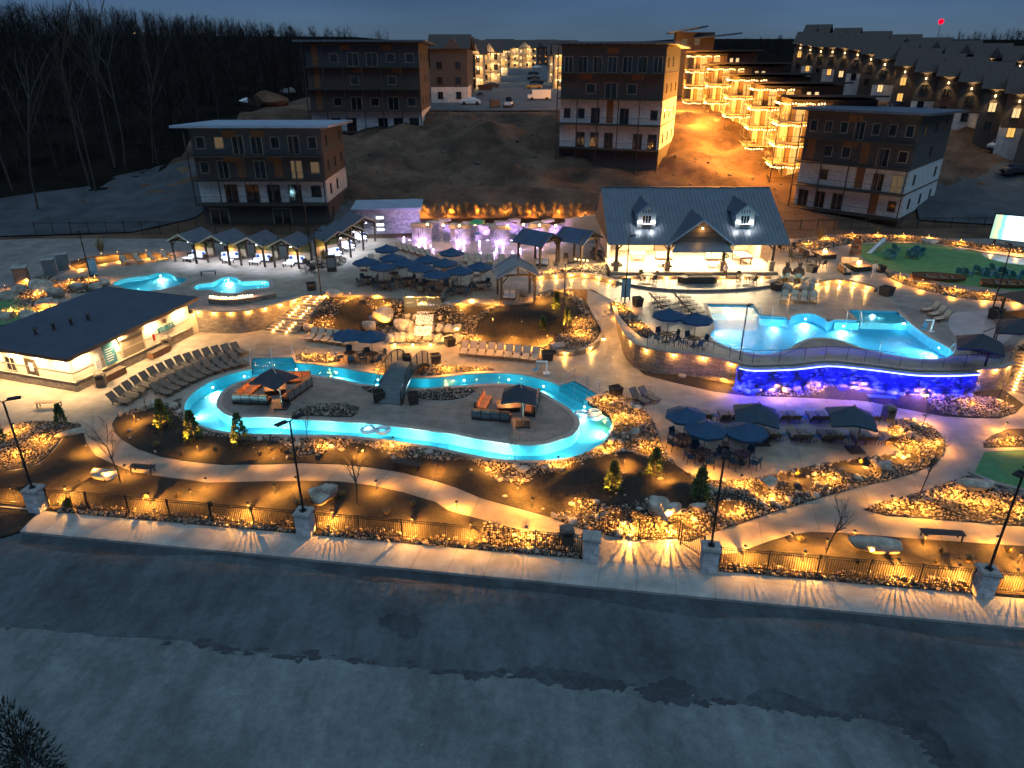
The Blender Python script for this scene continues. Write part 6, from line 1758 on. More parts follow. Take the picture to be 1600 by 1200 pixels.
# ================================================================== PAVILION
lamp('pav', 'AREA', 2700, (1.0, 0.74, 0.40), (6.0, 3.0))
lamp('dormer', 'SPOT', 110, (0.92, 0.96, 1.0), 0.05, 140, .6)
lamp('gable', 'POINT', 40, WARM2, 0.06)
ZP = ZU + .85
sheet('pavilion_terrace', smooth(L([(966, 440), (1012, 448), (1065, 452), (1117, 452), (1165, 450), (1207, 445)], ZU + .28), 3, closed=False) + L([(1215, 425), (1212, 415), (962, 415), (960, 432)], ZU + .28), 'stamped_grey', skirt=.3, label='curved lower step of the pavilion terrace')
PFL, PFR = W(962, 424, ZP), W(1210, 427, ZP)
PY0 = PFL.y
def pavilion():
    xl, xr = PFL.x - .2, PFR.x + .2
    w = xr - xl
    t = thing('pavilion', 'large open pavilion with blue metal roof, two dormers and bright interior', 'pavilion', (xl, PY0, ZP), 0)
    dp = 12.5; e = 3.05; rg_y, rg_z = 7.6, 7.35; fy = -1.0
    MB().bb(-.3, w + .3, -.3, dp, -.6, 0).build('floor', 'concrete', t)
    MB().bb(-.3, w + .3, -.75, -.3, -.6, -.3).build('step', 'concrete', t)
    MB().bb(0, w, dp - 3.6, dp, 0, 4.2).build('back_wall', 'siding_cream', t)
    for s, x in ((0, .0), (1, w)): MB().bb(x - .12, x + .12, 5.2, dp - 3.6, 0, 3.6).build('side_wall', 'siding_cream', t)
    for k, x in enumerate((.25, w * .335, w * .68, w - .25)):
        p = MB(); p.bb(x - .14, x + .14, .25, .53, 1.0, e); p.build('post', 'timber_dark', t)
        p = MB(); p.bb(x - .26, x + .26, .13, .65, 0, .95); p.bb(x - .30, x + .30, .09, .69, .95, 1.03); p.build('post_base', 'stone_tan', t)
        for s in (-1, 1):
            if 0 < x + s < w: MB().bar((x + s * .12, .39, e - .75), (x + s * .85, .39, e - .02), .14).build('brace', 'timber_dark', t)
    MB().bb(-.4, w + .4, .22, .56, e, e + .3).build('front_beam', 'timber_dark', t)
    # roof
    ov = .9
    m = MB(); m.slab([(-ov, fy, e + .05), (w + ov, fy, e + .05), (w + ov, rg_y, rg_z), (-ov, rg_y, rg_z)], .1); m.build('roof', 'roof_metal', t)
    m = MB(); m.slab([(w + ov, dp + 1, e + .6), (-ov, dp + 1, e + .6), (-ov, rg_y, rg_z), (w + ov, rg_y, rg_z)], .1); m.build('roof', 'roof_metal', t)
    ribs = MB(); n = 46
    for k in range(n + 1):
        x = -ov + .03 + (w + 2 * ov - .06) * k / n
        ribs.bar((x, fy, e + .065), (x, rg_y, rg_z + .015), .03, .06)
    o = ribs.build('roof_seams', 'roof_metal', t); o['kind'] = 'stuff'
    MB().bb(-ov - .02, w + ov + .02, rg_y - .15, rg_y + .15, rg_z - .02, rg_z + .06).build('ridge_cap', 'roof_metal', t)
    for x in (-ov + .1, w + ov - .1):
        m = MB(); m.add([(x, 0, e), (x, dp, e), (x, rg_y, rg_z - .25)], [(0, 1, 2)]); m.add([(x + .04, 0, e), (x + .04, dp, e), (x + .04, rg_y, rg_z - .25)], [(2, 1, 0)]); m.build('gable_wall', 'siding', t)
    rz_at = lambda y: e + .05 + (y - fy) * (rg_z - e - .05) / (rg_y - fy)
    # middle gable
    cx, gw, gz = w * .505, w * .205, 2.55
    m = MB()
    y_r = fy + (gz) * (rg_y - fy) / (rg_z - e - .05)
    for s in (-1, 1):
        pts = [(cx + s * gw, fy - .35, e + .02), (cx + s * gw * .98, fy + .02, e + .08), (cx, y_r, e + .12 + gz), (cx, fy - .35, e + .12 + gz)]
        m = MB(); m.slab(pts if s > 0 else pts[::-1], .08); m.build('gable_roof', 'roof_metal', t)
        MB().bar((cx + s * gw, fy - .36, e), (cx, fy - .36, e + gz + .05), .06, .2).build('barge_board', 'roof_pale', t)
    m = MB(); a, b, c_ = (cx - gw * .94, fy - .05, e + .05), (cx + gw * .94, fy - .05, e + .05), (cx, fy - .05, e + gz - .02)
    m.slab([a, b, c_], .08); m.build('gable_face', 'siding', t)
    for k in range(4):
        z = e + .25 + k * .5; hw = gw * .94 * (1 - (z - e) / gz)
        MB().bb(cx - hw, cx + hw, fy - .09, fy - .052, z, z + .06).build('gable_board', 'timber_dark', t)
    m = MB(); m.slab([(cx - gw * .9, fy - 1.25, e - .42), (cx + gw * .9, fy - 1.25, e - .42), (cx + gw * .72, fy - .1, e + .32), (cx - gw * .72, fy - .1, e + .32)], .06); m.build('awning', 'roof_metal', t)
    gl = MB(); gl.tube((cx, fy - .12, e + 1.75), (cx, fy - .28, e + 1.75), .07, .09, 8); gl.build('gable_lamp', 'bulb_warm', t); put('gable', (cx, fy - .45, e + 1.55), t)
    # dormers
    for dx in (w * .195, w * .80):
        y0 = 1.35; zb = rz_at(y0); hw = .95; ze = zb + 1.55; zr = ze + .85
        yb = lambda z: fy + (z - e - .05) * (rg_y - fy) / (rg_z - e - .05)
        m = MB(); m.add([(dx - hw, y0, zb - .1), (dx + hw, y0, zb - .1), (dx + hw, y0, ze), (dx, y0, zr), (dx - hw, y0, ze), (dx - hw, yb(ze), ze), (dx + hw, yb(ze), ze), (dx, yb(zr), zr)],
                        [(0, 1, 2, 3, 4), (0, 4, 5), (1, 6, 2)]); m.build('dormer_wall', 'dormer_white', t)
        for s in (-1, 1):
            pts = [(dx + s * (hw + .25), y0 - .35, ze - .16), (dx + s * (hw + .25), yb(ze - .16), ze - .16), (dx, yb(zr + .06), zr + .06), (dx, y0 - .35, zr + .06)]
            m = MB(); m.slab(pts if s > 0 else pts[::-1], .07); m.build('dormer_roof', 'roof_metal', t)
            MB().bar((dx + s * (hw + .26), y0 - .36, ze - .2), (dx, y0 - .36, zr + .02), .05, .13).build('barge_board', 'roof_pale', t)
            bl = MB(); bl.blob((dx + s * .68, y0 - .18, zb + .62), .11, 1, 2); bl.build('dormer_lamp', 'bulb_white', t); put('dormer', (dx + s * .68, y0 - .30, zb + .78), t, (R(25), 0, 0))
        opening(t, wallM(dx, y0, zb + .45, 0), .85, .85, 'pane', 'white_paint', 3, .08)
        MB().bb(dx - .5, dx + .5, y0 - .25, y0 - .02, zb + .18, zb + .38).build('flower_box', 'timber_dark', t)
        for k in range(4): MB().bb(dx - .45 + k * .26, dx - .37 + k * .26, y0 - .03, y0 - .004, ze, ze + .35).build('gable_slat', 'timber_dark', t)
    # back wall doors, bar hatch
    by = dp - 3.6
    for x, ww in ((w * .07, .9), (w * .56, .95), (w * .86, 1.3)): opening(t, wallM(x, by, .02, 0), ww, 2.1, 'siding', 'tan_trim', 1, .1, 'door')
    opening(t, wallM(w * .445, by, 1.05, 0), 3.0, 1.1, 'window_bright', 'tan_trim', 4, .08, 'bar_hatch')
    MB().bb(w * .445 - 1.7, w * .445 + 1.7, by - .5, by, .0, 1.0).build('bar_counter', 'timber', t)
    MB().bb(w * .445 - 1.8, w * .445 + 1.8, by - .6, by, 1.0, 1.06).build('bar_top', 'tan_trim', t)
    for k, x in enumerate((w * .12, w * .3, w * .7, w * .93)): MB().bb(x - .35, x + .35, by - .06, by - .02, 1.2, 2.0).build('wall_picture', 'tan_trim', t)
    for x in (w * .17, w * .5, w * .83):
        m = MB(); m.bb(x - 1.2, x + 1.2, 3.4, 3.6, e + .15, e + .2); m.build('ceiling_lamp', 'bulb_white', t)
        put('pav', (x, 3.6, e - .02), t)
    return t, xl, w
mat('dormer_white', (0.55, 0.57, 0.58), 0.7, (0.62, 0.64, 0.65), 3, .2, stretch=(8, 1, 1))
PAV, pxl, pw = pavilion()
along([Vector((PFL.x + .3, PFL.y - .76, ZP)), Vector((PFR.x - .3, PFR.y - .76 + (PFL.y - PFR.y), ZP))], ZP - .35, 8, 'on the pavilion steps', out=.01)
tl = smooth(L([(966, 440), (1012, 448), (1065, 452), (1117, 452), (1165, 450), (1207, 445)], ZU), 3, closed=False)
along(tl, ZU + .25, 9, 'on the curved pavilion terrace edge', out=.03)
# pavilion furniture
def pav_sofa(u, v, lab): bench(lab, W(u - 13, v - 2, ZP), W(u + 13, v - 2, ZP), W(u, v + 20, ZP), 3, 'pavilion sofas', 'tan_trim', 'timber_dark')
pav_sofa(1036, 406, 'tan sofa near the second pavilion post'); pav_sofa(1114, 407, 'tan sofa near the third pavilion post')
def box_table(u, v, z, lab, sx, sy, h, topm, bodym, nm='game_table', cat='game table', rz=0.0):
    t = thing(nm, lab, cat, W(u, v, z), rz)
    MB().bb(-sx, sx, -sy, sy, h - .22, h - .04).build('frame', bodym, t); MB().bb(-sx + .09, sx - .09, -sy + .09, sy - .09, h - .04, h - .01).build('playing_surface', topm, t)
    m = MB()
    for s in (-1, 1): m.bb(-sx, sx, s * (sy - .045) - .045, s * (sy - .045) + .045, h - .04, h); m.bb(s * (sx - .045) - .045, s * (sx - .045) + .045, -sy + .09, sy - .09, h - .04, h)
    m.build('cushion_rail', bodym, t)
    for x in (-sx + .15, sx - .15):
        for y in (-sy + .12, sy - .12): MB().bb(x - .06, x + .06, y - .06, y + .06, 0, h - .22).build('leg', bodym, t)
box_table(1158, 409, ZP, 'pool table with blue cloth in the pavilion', .75, 1.25, .85, 'pillow_blue', 'timber', 'pool_table', 'pool table', .1)
box_table(996, 407, ZP, 'pale box game table at the left of the pavilion', .8, .6, .9, 'tan_trim', 'tan_trim')
for k, (u, v, lab) in enumerate(((1036, 416, 'coffee table before the second pavilion post sofa'), (1114, 417, 'coffee table before the third pavilion post sofa'))): cab_table(W(u, v, ZP), 0, 'low ' + lab)
# hanging plants / totem sign at the pavilion edge
t = thing('hanging_plants', 'two hanging flower baskets at the third pavilion post', 'hanging plants', W(1129, 427, ZP - .4), 0)
MB().tube((0, 0, 0), (0, 0, 3.2), .05, .05, 8).build('pole', 'timber_dark', t)
for z, r in ((2.9, .42), (1.9, .38)):
    rs = np.random.RandomState(int(z * 10)); n = 220
    d = rs.normal(size=(n, 3)); d /= np.linalg.norm(d, axis=1)[:, None]; P = d * r * rs.uniform(.5, 1, (n, 1)) * np.array([1, 1, .7]) + np.array([0, -.15, z])
    s_ = np.cross(d, rs.normal(size=(n, 3))); s_ /= np.linalg.norm(s_, axis=1)[:, None]
    npobj('foliage', np.stack([P - s_ * .06, P + s_ * .06, P + d * .14], 1).reshape(-1, 3), np.arange(3 * n).reshape(-1, 3), 'green_paint', t)
m = MB(); m.bb(-.35, .35, -.3, .3, 0, .95); m.build('podium', 'timber_dark', t)
# boat shaped planter
t = thing('boat_planter', 'dark boat shaped planter on the pavilion terrace', 'planter', W(1090, 441, ZU + .28), 0)
m = MB(); lp = [(-2.1, 0), (-1.5, -.5), (0, -.62), (1.6, -.55), (2.0, 0), (1.6, .5), (0, .55), (-1.5, .45)]
m.prism(lp, 0, .62); m.build('hull', 'timber_dark', t)
m = MB(); m.bb(-1.0, 1.5, -.4, .35, .62, .66); m.build('soil', 'mulch', t)
for s in (-.58, .47): MB().bb(-1.2, 1.6, s - .05, s + .05, .62, .74).build('gunwale', 'timber', t)
# map board
t = thing('map_board', 'pale map board on a post at the corner of the pavilion terrace', 'sign', W(977, 469, ZU), .1)
MB().bb(-.45, .45, -.04, .04, .3, 2.1).build('panel', 'sign_blue', t); MB().bb(-.5, .5, -.06, .06, 2.1, 2.2).build('top_rail', 'black_metal', t)
for x in (-.42, .42): MB().bb(x - .04, x + .04, -.03, .05, 0, .3).build('leg', 'black_metal', t)
t = thing('info_board', 'pale blue lit info board beside the corner pool', 'sign', W(148, 432, ZU), .15)
MB().bb(-.42, .42, -.04, .04, .2, 1.95).build('panel', 'sign_blue', t)
for k in range(6): MB().bb(-.32, .30 - .08 * (k % 3), -.046, -.041, 1.65 - k * .2, 1.70 - k * .2).build('print_line', 'white_paint', t)
MB().bb(-.3, .3, -.03, .05, 0, .2).build('foot', 'black_metal', t)
t = thing('kiosk', 'dark upright kiosk box between the cabana runs', 'kiosk', W(519, 424, ZU), .2)
MB().bb(-.5, .5, -.25, .25, 0, 1.75).build('body', 'planter', t); MB().bb(-.42, .42, -.265, -.251, .5, 1.55).build('panel', 'bench_grey', t)
for k, (u, v, lab) in enumerate(((80, 430, 'first pale equipment cabinet behind the mini golf'), (101, 421, 'second pale equipment cabinet behind the mini golf'), (38, 446, 'dark brick gate pier at the far left path'))):
    t = thing('equipment_cabinet' if k < 2 else 'gate_pier', lab, 'cabinet' if k < 2 else 'pier', W(u, v, ZU), .4)
    if k < 2: MB().bb(-.55, .55, -.45, .45, 0, 1.7).build('body', 'grey_metal', t); MB().bb(-.6, .6, -.5, .5, 1.7, 1.78).build('lid', 'walk', t); MB().bb(-.45, .45, -.46, -.451, .2, 1.5).build('door', 'bench_grey', t)
    else: MB().bb(-.6, .6, -.6, .6, 0, 1.9).build('shaft', 'stone_tan', t); MB().bb(-.7, .7, -.7, .7, 1.9, 2.0).build('cap', 'walk', t)
p0, p1 = W(300, 524, 0), W(297, 484, ZU)
t = thing('service_wall', 'short cream wall with dark cap joining the tube building and stone wall', 'wall', tc_ + tyd * 12.9, trz)
MB().bb(-2.6, .05, .02, 1.3, -.1, 2.0).build('wall', 'cream', t); MB().bb(-2.7, .15, .02, 1.4, 2.0, 2.12).build('cap', 'trim', t)

# ================================================================== FOUNTAIN WALL & SPLASH PAD
lamp('purple', 'SPOT', 600, (0.62, 0.34, 1.0), 0.08, 110, .7)
lamp('purple_pt', 'POINT', 34, (0.72, 0.42, 1.0), 0.08)
fw0, fw1 = W(668, 374, ZU), W(882, 373, ZU)
t = thing('fountain_wall', 'long pale stone wall lit purple behind the splash pad', 'wall')
pts = [Vector((fw0.x + (fw1.x - fw0.x) * k / 12, fw0.y + .35 * math.sin(k * 1.1) + .3, ZU)) for k in range(13)]
strip_wall('wall', pts, .7, ZU, [ZU + 2.0 + .3 * math.sin(k * 2.1) for k in range(13)], 'stone_grey', t)
for k in range(12):
    c = pts[k].lerp(pts[k + 1], .5); m = MB(); m.blob((c.x, c.y - .1, ZU + 2.1 + .3 * math.sin(k * 2.1)), (.9, .5, .22), k, 3); m.build('cap_stone', 'boulder', t)
wm = bpy.data.materials.new('falling_water'); wm.use_nodes = True
_n, _l = wm.node_tree.nodes, wm.node_tree.links
_b = _n['Principled BSDF']; _b.inputs['Base Color'].default_value = (.8, .8, .85, 1); _b.inputs['Roughness'].default_value = .25
_tc = _n.new('ShaderNodeTexCoord'); _mp = _n.new('ShaderNodeMapping'); _mp.inputs['Scale'].default_value = (7, 7, .35); _nz = _n.new('ShaderNodeTexNoise'); _nz.inputs['Scale'].default_value = 1.5
_mr = _n.new('ShaderNodeMapRange'); _mr.inputs[1].default_value = .38; _mr.inputs[2].default_value = .62; _mr.inputs[3].default_value = .05; _mr.inputs[4].default_value = .65
_l.new(_tc.outputs['Object'], _mp.inputs[0]); _l.new(_mp.outputs[0], _nz.inputs['Vector']); _l.new(_nz.outputs['Fac'], _mr.inputs[0]); _l.new(_mr.outputs[0], _b.inputs['Alpha'])
MATS['falling_water'] = wm
gate = None
for i, (u, v, lab) in enumerate(((660, 379, 'leftmost'), (720, 381, 'second'), (781, 383, 'third'), (842, 380, 'rightmost'))):
    p = W(u, v, ZU)
    if gate is None:
        gate = thing('fountain_portal', '', 'fountain')
        for x in (-.95, .95): MB().bb(x - .28, x + .28, -.28, .28, 0, 2.0).build('pillar', 'stone_grey', gate)
        for k in range(3):
            m = MB(); m.box((.0, 0, 2.06 + k * .16), (2.9 - .25 * k, .95 - .1 * k, .13)); m.build('lintel_slab', 'boulder', gate)
        MB().bb(-.66, .66, -.3, -.28, .02, 1.98).build('water_curtain', 'falling_water', gate)
        for x in (-.4, .4): put('purple_pt', (x, -.7, .35), gate)
        o = gate
    else: o = copy_tree(gate)
    o.location = p; o['label'] = lab + ' stone portal with falling water on the splash pad'; o['group'] = 'fountain portals'
for i, u in enumerate((690, 745, 810)):
    t = thing('stone_column', nth(i) + ' slim stone column between the fountain portals', 'column', W(u, 377, ZU), 0, 'splash pad columns')
    MB().bb(-.22, .22, -.22, .22, 0, 2.7).build('shaft', 'stone_grey', t); MB().bb(-.28, .28, -.28, .28, 2.7, 2.8).build('cap', 'walk', t)
for i, (u, v) in enumerate(((631, 372), (658, 375), (652, 384), (673, 385), (677, 391), (707, 394), (718, 378), (723, 394), (749, 378), (751, 396), (773, 396), (779, 379), (801, 395), (810, 377), (813, 390), (693, 371), (871, 380), (838, 388))):
    t = thing('jet_light', nth(i) + ' small purple jet light in the splash pad, clockwise count', 'ground light', W(u, v, ZU + .02), 0, 'splash pad lights')
    t['label'] = nth(i) + ' purple ground light of the splash pad listed from the left'
    MB().lathe([(.12, 0), (.12, .03), (.05, .05)], 10).build('rim', 'steel', t); m = MB(); m.blob((0, 0, .08), .10, 1, 2); m.build('lens', 'bulb_purple', t, smooth=True)
    if i % 2 == 0: put('purple_pt', (0, 0, .4), t)
t = thing('spray_tree', 'green umbrella shaped water toy in front of the fountain wall', 'water toy', W(746, 381, ZU), 0)
MB().tube((0, 0, 0), (0, 0, 2.6), .09, .07, 8).build('stem', 'steel', t); m = MB(); m.lathe([(.95, 2.55), (.85, 2.75), (.5, 2.98), (.05, 3.08)], 14); m.build('cap', 'green_paint', t); m = MB(); m.lathe([(.3, 1.2), (.33, 1.35), (.1, 1.45)], 10); m.build('bowl', 'adirondack', t)
for i, u in enumerate(np.linspace(668, 868, 9)):
    if i == 4: continue
    t = thing('wall_lantern', 'round warm lantern on the fountain wall, ' + nth(i) + ' from the left', 'lantern', W(u, 350 + (i % 3), ZU + 2.5) + Vector((0, -.3, 0)), 0, 'fountain wall lanterns')
    m = MB(); m.blob((0, 0, 0), .16, 1, 2); m.build('globe', 'bulb_warm', t, smooth=True); MB().bb(-.05, .05, -.05, .05, -.4, -.15).build('stem', 'black_metal', t); put('wall', (0, -.3, .15), t)
for i, u in enumerate((640, 672, 706, 762, 800, 836, 868)):
    tt = thing('wash_light', nth(i) + ' purple wash light from the left at the fountain wall foot', 'wash light', W(u, 377, ZU + .05), 0, 'fountain wall wash lights')
    MB().bb(-.2, .2, -.08, .08, 0, .1).build('housing', 'black_metal', tt); MB().bb(-.17, .17, -.05, .05, .1, .12).build('lens', 'bulb_purple', tt); put('purple', (0, -.3, .2), tt, (R(155), 0, 0))
# ================================================================== EQUIPMENT BLOCK
p0, p1 = W(556, 368, ZU), W(658, 366, ZU)
t = thing('pump_house', 'low white stone pump house with glass block window and flat roof', 'building', p0, math.atan2(p1.y - p0.y, p1.x - p0.x))
wl = (p1 - p0).length
MB().bb(0, wl, 0, 5.5, 0, 3.3).build('wall', 'stone_grey', t); m = MB(); m.bb(-.3, wl + .3, -.3, 5.8, 3.3, 3.5); m.build('roof', 'roof_pale', t)
for k in range(3): opening(t, wallM(wl * .385, 0, .55 + k * .62 + (.3 if k == 2 else 0), 0), .95, .36, 'window_cool', 'grey_metal', 1, .04)
lamp('purple_wash', 'SPOT', 420, (0.62, 0.45, 1.0), 0.1, 120, .8)
tt = thing('wash_light', 'purple wash light on the ground before the pump house', 'wash light', W(650, 374, ZU), 0, 'fountain wall wash lights')
MB().bb(-.2, .2, -.08, .08, 0, .1).build('housing', 'black_metal', tt); MB().bb(-.17, .17, -.05, .05, .1, .12).build('lens', 'bulb_purple', tt); put('purple_wash', (0, 0, .2), tt, (R(130), 0, R(40)))
# pale wall with rail left of the pavilion
q0, q1 = W(882, 374, ZU), W(952, 372, ZU)
t = thing('retaining_wall', 'plain pale retaining wall with rail left of the pavilion', 'wall')
strip_wall('wall', [q0, q0.lerp(q1, .5), q1], .4, ZU, [ZU + 2.6, ZU + 2.9, ZU + 3.1], 'tan_trim', t)
fence('black handrail on the stairs left of the pavilion', [W(885, 376, ZU), W(925, 380, ZU), W(948, 380, ZU)], 1.2, None, .3)

# ================================================================== WATERFALL ON THE SLOPE
lamp('fall', 'POINT', 210, WARM2, .05)
wf = W(660, 536, 0)
t = thing('rock_waterfall', 'stepped stone waterfall on the slope below the glass rail', 'waterfall', wf, 0)
rs = random.Random(4)
tiers = [(3.4, 0.0, .45, 1.6), (2.6, 1.5, 1.0, 1.6), (2.1, 2.9, 1.6, 1.5), (2.0, 4.2, 2.2, 1.3)]
for hw, y, z, dpn in tiers:
    x = -hw
    while x < hw:
        w_ = rs.uniform(.7, 1.3); m = MB()
        m.blob((x + w_ / 2, y + rs.uniform(-.15, .15) + dpn / 2, z - .35), (w_ * .62, dpn * .62, .5), rs.randint(0, 9), 3); m.build('ledge_stone', 'boulder', t); x += w_ * .9
for k in range(3):
    a, b = tiers[3 - k], tiers[2 - k]
    m = MB(); m.slab([(-.8, a[1] - .05, a[2] + .12), (-.8, b[1] + .3, b[2] + .14), (.8, b[1] + .3, b[2] + .14), (.8, a[1] - .05, a[2] + .12)], .02); m.build('water_fall', 'falling_water', t)
m = MB(); m.bb(-3.2, 3.2, -.6, .6, .0, .12); m.build('basin', 'stone_tan', t)
MB().bb(-3.0, 3.0, -.5, .5, .12, .15).build('basin_water', 'water_still', t)
for k in range(4):
    x = -2.4 + k * 1.6
    m = MB(); m.tube((x, -.62, .1), (x, -.68, .1), .06, .06, 8); m.build('basin_lamp', 'bulb_warm', t); put('wall', (x, -.85, .3), t)
for x, y, z in ((-1.2, .6, .9), (1.2, .6, .9), (0, 2.0, 1.5), (-1.5, 3.3, 2.2)): put('fall', (x, y - 1.0, z + .8), t)
# glass box rail above the waterfall
t = thing('glass_balustrade', 'clear glass balustrade of the overlook above the waterfall', 'railing')
gp = L([(629, 462), (632, 481), (690, 481), (697, 464)], ZU)
MB().prism([(p.x, p.y) for p in L([(629, 464), (632, 481), (690, 481), (697, 466)], ZU)], ZU - .6, ZU + .01).build('slab', 'planter', t)
for a, b in zip(gp[:-1], gp[1:]):
    for k in range(2):
        e, f = a.lerp(b, k / 2 + .01), a.lerp(b, (k + 1) / 2 - .01)
        m = MB(); m.slab([e + Vector((0, 0, .05)), f + Vector((0, 0, .05)), f + Vector((0, 0, 1.05)), e + Vector((0, 0, 1.05))], .02); m.build('pane', 'glass', t)
    MB().bar(a + Vector((0, 0, 1.07)), b + Vector((0, 0, 1.07)), .04).build('top_rail', 'steel', t)

# ================================================================== BLUE WATERFALL WALL
watermat('water_film', (.85, .85, 1.0), .2, .6, 6)
lamp('blue', 'POINT', 150, (0.006, 0.008, 1.0), 0.06)
bw = [p for p in WALL_R if 17.0 < p.x < 35.6]
t = thing('waterfall_wall', 'rough stone waterfall wall washed in deep blue light', 'waterfall')
nrm_pts = [p + Vector((0, -.28, 0)) for p in bw]
strip_wall('stone_face', nrm_pts, .3, -.1, ZU - .20, 'stone_grey', t)
rs = random.Random(8)
for k in range(130):
    f = rs.random() * (len(nrm_pts) - 1.01); a = nrm_pts[int(f)].lerp(nrm_pts[int(f) + 1], f % 1)
    m = MB(); m.blob((a.x, a.y - .12, rs.uniform(.15, ZU - .4)), (rs.uniform(.18, .42), .12, rs.uniform(.10, .24)), k, 2); m.build('face_stone', 'stone_grey', t)
strip_wall('water_film', [p + Vector((0, -.22, 0)) for p in nrm_pts], .02, .1, ZU - .3, 'water_film', t)
strip_wall('cap_ledge', [p + Vector((0, -.06, 0)) for p in nrm_pts], .5, ZU - .20, ZU - .10, 'stone_grey', t)
strip_wall('led_strip', [p + Vector((0, -.33, 0)) for p in nrm_pts], .05, ZU - .27, ZU - .205, 'bulb_blue', t)
for k in range(0, len(nrm_pts) - 1):
    p = nrm_pts[k].lerp(nrm_pts[k + 1], .5)
    if k % 2: put('blue', (p.x, p.y - 1.0, 1.6), t)
    if k % 2 == 0: put('blue', (p.x, p.y - .55, .45), t)
    m = MB(); m.blob((p.x + rnd.uniform(-.2, .2), p.y - .2, .2), (.32 + .2 * rnd.random(), .3, .28), k, 3); m.build('foot_rock', 'boulder', t)

# ================================================================== RIGHT TERRACE: FIRE PITS, BOATS, BEARS, SCREEN, CHAIRS
fire_table('large square stone fire pit by the tall grass', W(1287, 402, ZU), .2, 1.0, .9, .55, 'fire_big')
fire_table('large square stone fire pit beside the lawn', W(1341, 421, ZU), .2, 1.0, .9, .55, 'fire_big')
bench('timber bench left of the far fire pit', W(1248, 396, ZU), W(1262, 403, ZU), W(1287, 402, ZU), 3, 'fire pit benches', 'tan_trim', 'boat_wood')
bench('timber bench at the near side of the lawn fire pit', W(1308, 422, ZU), W(1318, 430, ZU), W(1341, 421, ZU), 3, 'fire pit benches', 'tan_trim', 'boat_wood')
bench('cushioned seat behind the lawn fire pit', W(1312, 412, ZU), W(1340, 413, ZU), W(1330, 425, ZU), 2, 'fire pit benches', 'siding_cream', 'boat_wood')
sw = smooth(L([(1266, 450), (1290, 444), (1315, 443), (1342, 448), (1368, 456)], ZU), 3, closed=False)
strip_wall('seat_wall', sw, .45, ZU, ZU + .45, 'stone_tan', label='low curved seat wall with lights behind the pool loungers', cat='low wall')
along(sw, ZU + .36, 5, 'on the seat wall by the bear statues', out=.25)
def boat(loc, rot, label, hull, ln=3.6):
    t = thing('rowing_boat', label, 'boat', loc, 0, 'decorative boats'); t.rotation_euler = rot
    N = 9; m = MB(); prof = []
    for i in range(N):
        f = i / (N - 1); x = (f - .5) * ln; w = .62 * math.sin(math.pi * (.12 + .80 * f)) ** .7 if i < N - 1 else .06
        prof.append([(x, -w, .5 + .12 * (f - .4) ** 2), (x, -w * .75, .12), (x, 0, .0 + .25 * max(0, f - .8)), (x, w * .75, .12), (x, w, .5 + .12 * (f - .4) ** 2)])
    vs = [p for r_ in prof for p in r_]; fs = []
    for i in range(N - 1):
        for j in range(4): fs.append((i * 5 + j, i * 5 + j + 1, (i + 1) * 5 + j + 1, (i + 1) * 5 + j))
    fs.append((0, 1, 2, 3, 4)); m.add(vs, fs); m.build('hull', hull, t)
    for s in (0, 4):
        g = MB(); g.path([Vector(prof[i][s]) for i in range(N)], .035, 6); g.build('gunwale', 'timber', t)
    for f in (.3, .55, .75):
        x = (f - .5) * ln; MB().bb(x - .14, x + .14, -.52, .52, .34, .38).build('thwart', 'timber', t)
boat(W(1334, 394, ZU + .3), (R(20), R(-62), R(60)), 'wooden rowing boat standing upright at the lawn corner', 'boat_wood', 3.2)
boat(W(1372, 388, ZU + .4), (R(-55), R(-25), R(35)), 'white rowing boat tipped on its side on the lawn', 'boat_white', 3.6)
boat(W(1465, 437, ZU + .1), (R(14), 0, R(-14)), 'long orange lit wooden boat at the near lawn edge', 'boat_wood', 5.2)
boat(W(1572, 447, ZU + .1), (R(14), 0, R(-8)), 'second long wooden boat at the near lawn edge, right', 'boat_wood', 5.0)
def make_adk():
    t = thing('adirondack_chair', '', 'chair')
    for k in range(5): MB().bb(-.26 + k * .105, -.165 + k * .105, -.02, .02, 0, .02)
    for k in range(5):
        m = MB(); x = -.25 + k * .125; m.bar((x, .25, .28), (x, .62, 1.0 - .04 * abs(k - 2)), .11, .025); m.build('back_slat', 'adirondack', t)
    for k in range(4): MB().bb(-.3, .3, -.3 + k * .145, -.17 + k * .145, .36 - k * .03, .385 - k * .03).build('seat_slat', 'adirondack', t)
    for s in (-1, 1):
        MB().bb(s * .37 - .07, s * .37 + .07, -.36, .42, .56, .585).build('armrest', 'adirondack', t); MB().bb(s * .34 - .03, s * .34 + .03, -.34, -.24, 0, .56).build('leg', 'adirondack', t); MB().bar((s * .34, -.25, .3), (s * .34, .55, .05), .03, .1).build('leg', 'adirondack', t)
    return t
AD = make_adk()
adl = [(1386, 399), (1399, 392), (1389, 405), (1395, 402), (1423, 397), (1430, 394), (1421, 402), (1433, 401), (1438, 397), (1428, 404), (1498, 430), (1512, 431), (1525, 426), (1534, 429), (1546, 431), (1552, 424), (1563, 428), (1574, 431), (1586, 436), (1598, 434), (1540, 436), (1560, 439)]
for i, (u, v) in enumerate(adl):
    o = AD if i == 0 else copy_tree(AD)
    g = 'left lawn cluster' if i < 4 else ('middle lawn cluster' if i < 10 else 'near lawn cluster')
    k = i if i < 4 else (i - 4 if i < 10 else i - 10)
    o.location = W(u, v, ZU + .04); o.rotation_euler[2] = rnd.uniform(-.5, .5) + (2.6 if i < 10 else 2.2)
    o['label'] = nth(k) + ' blue adirondack chair counted in the ' + g; o['group'] = 'blue adirondack chairs'
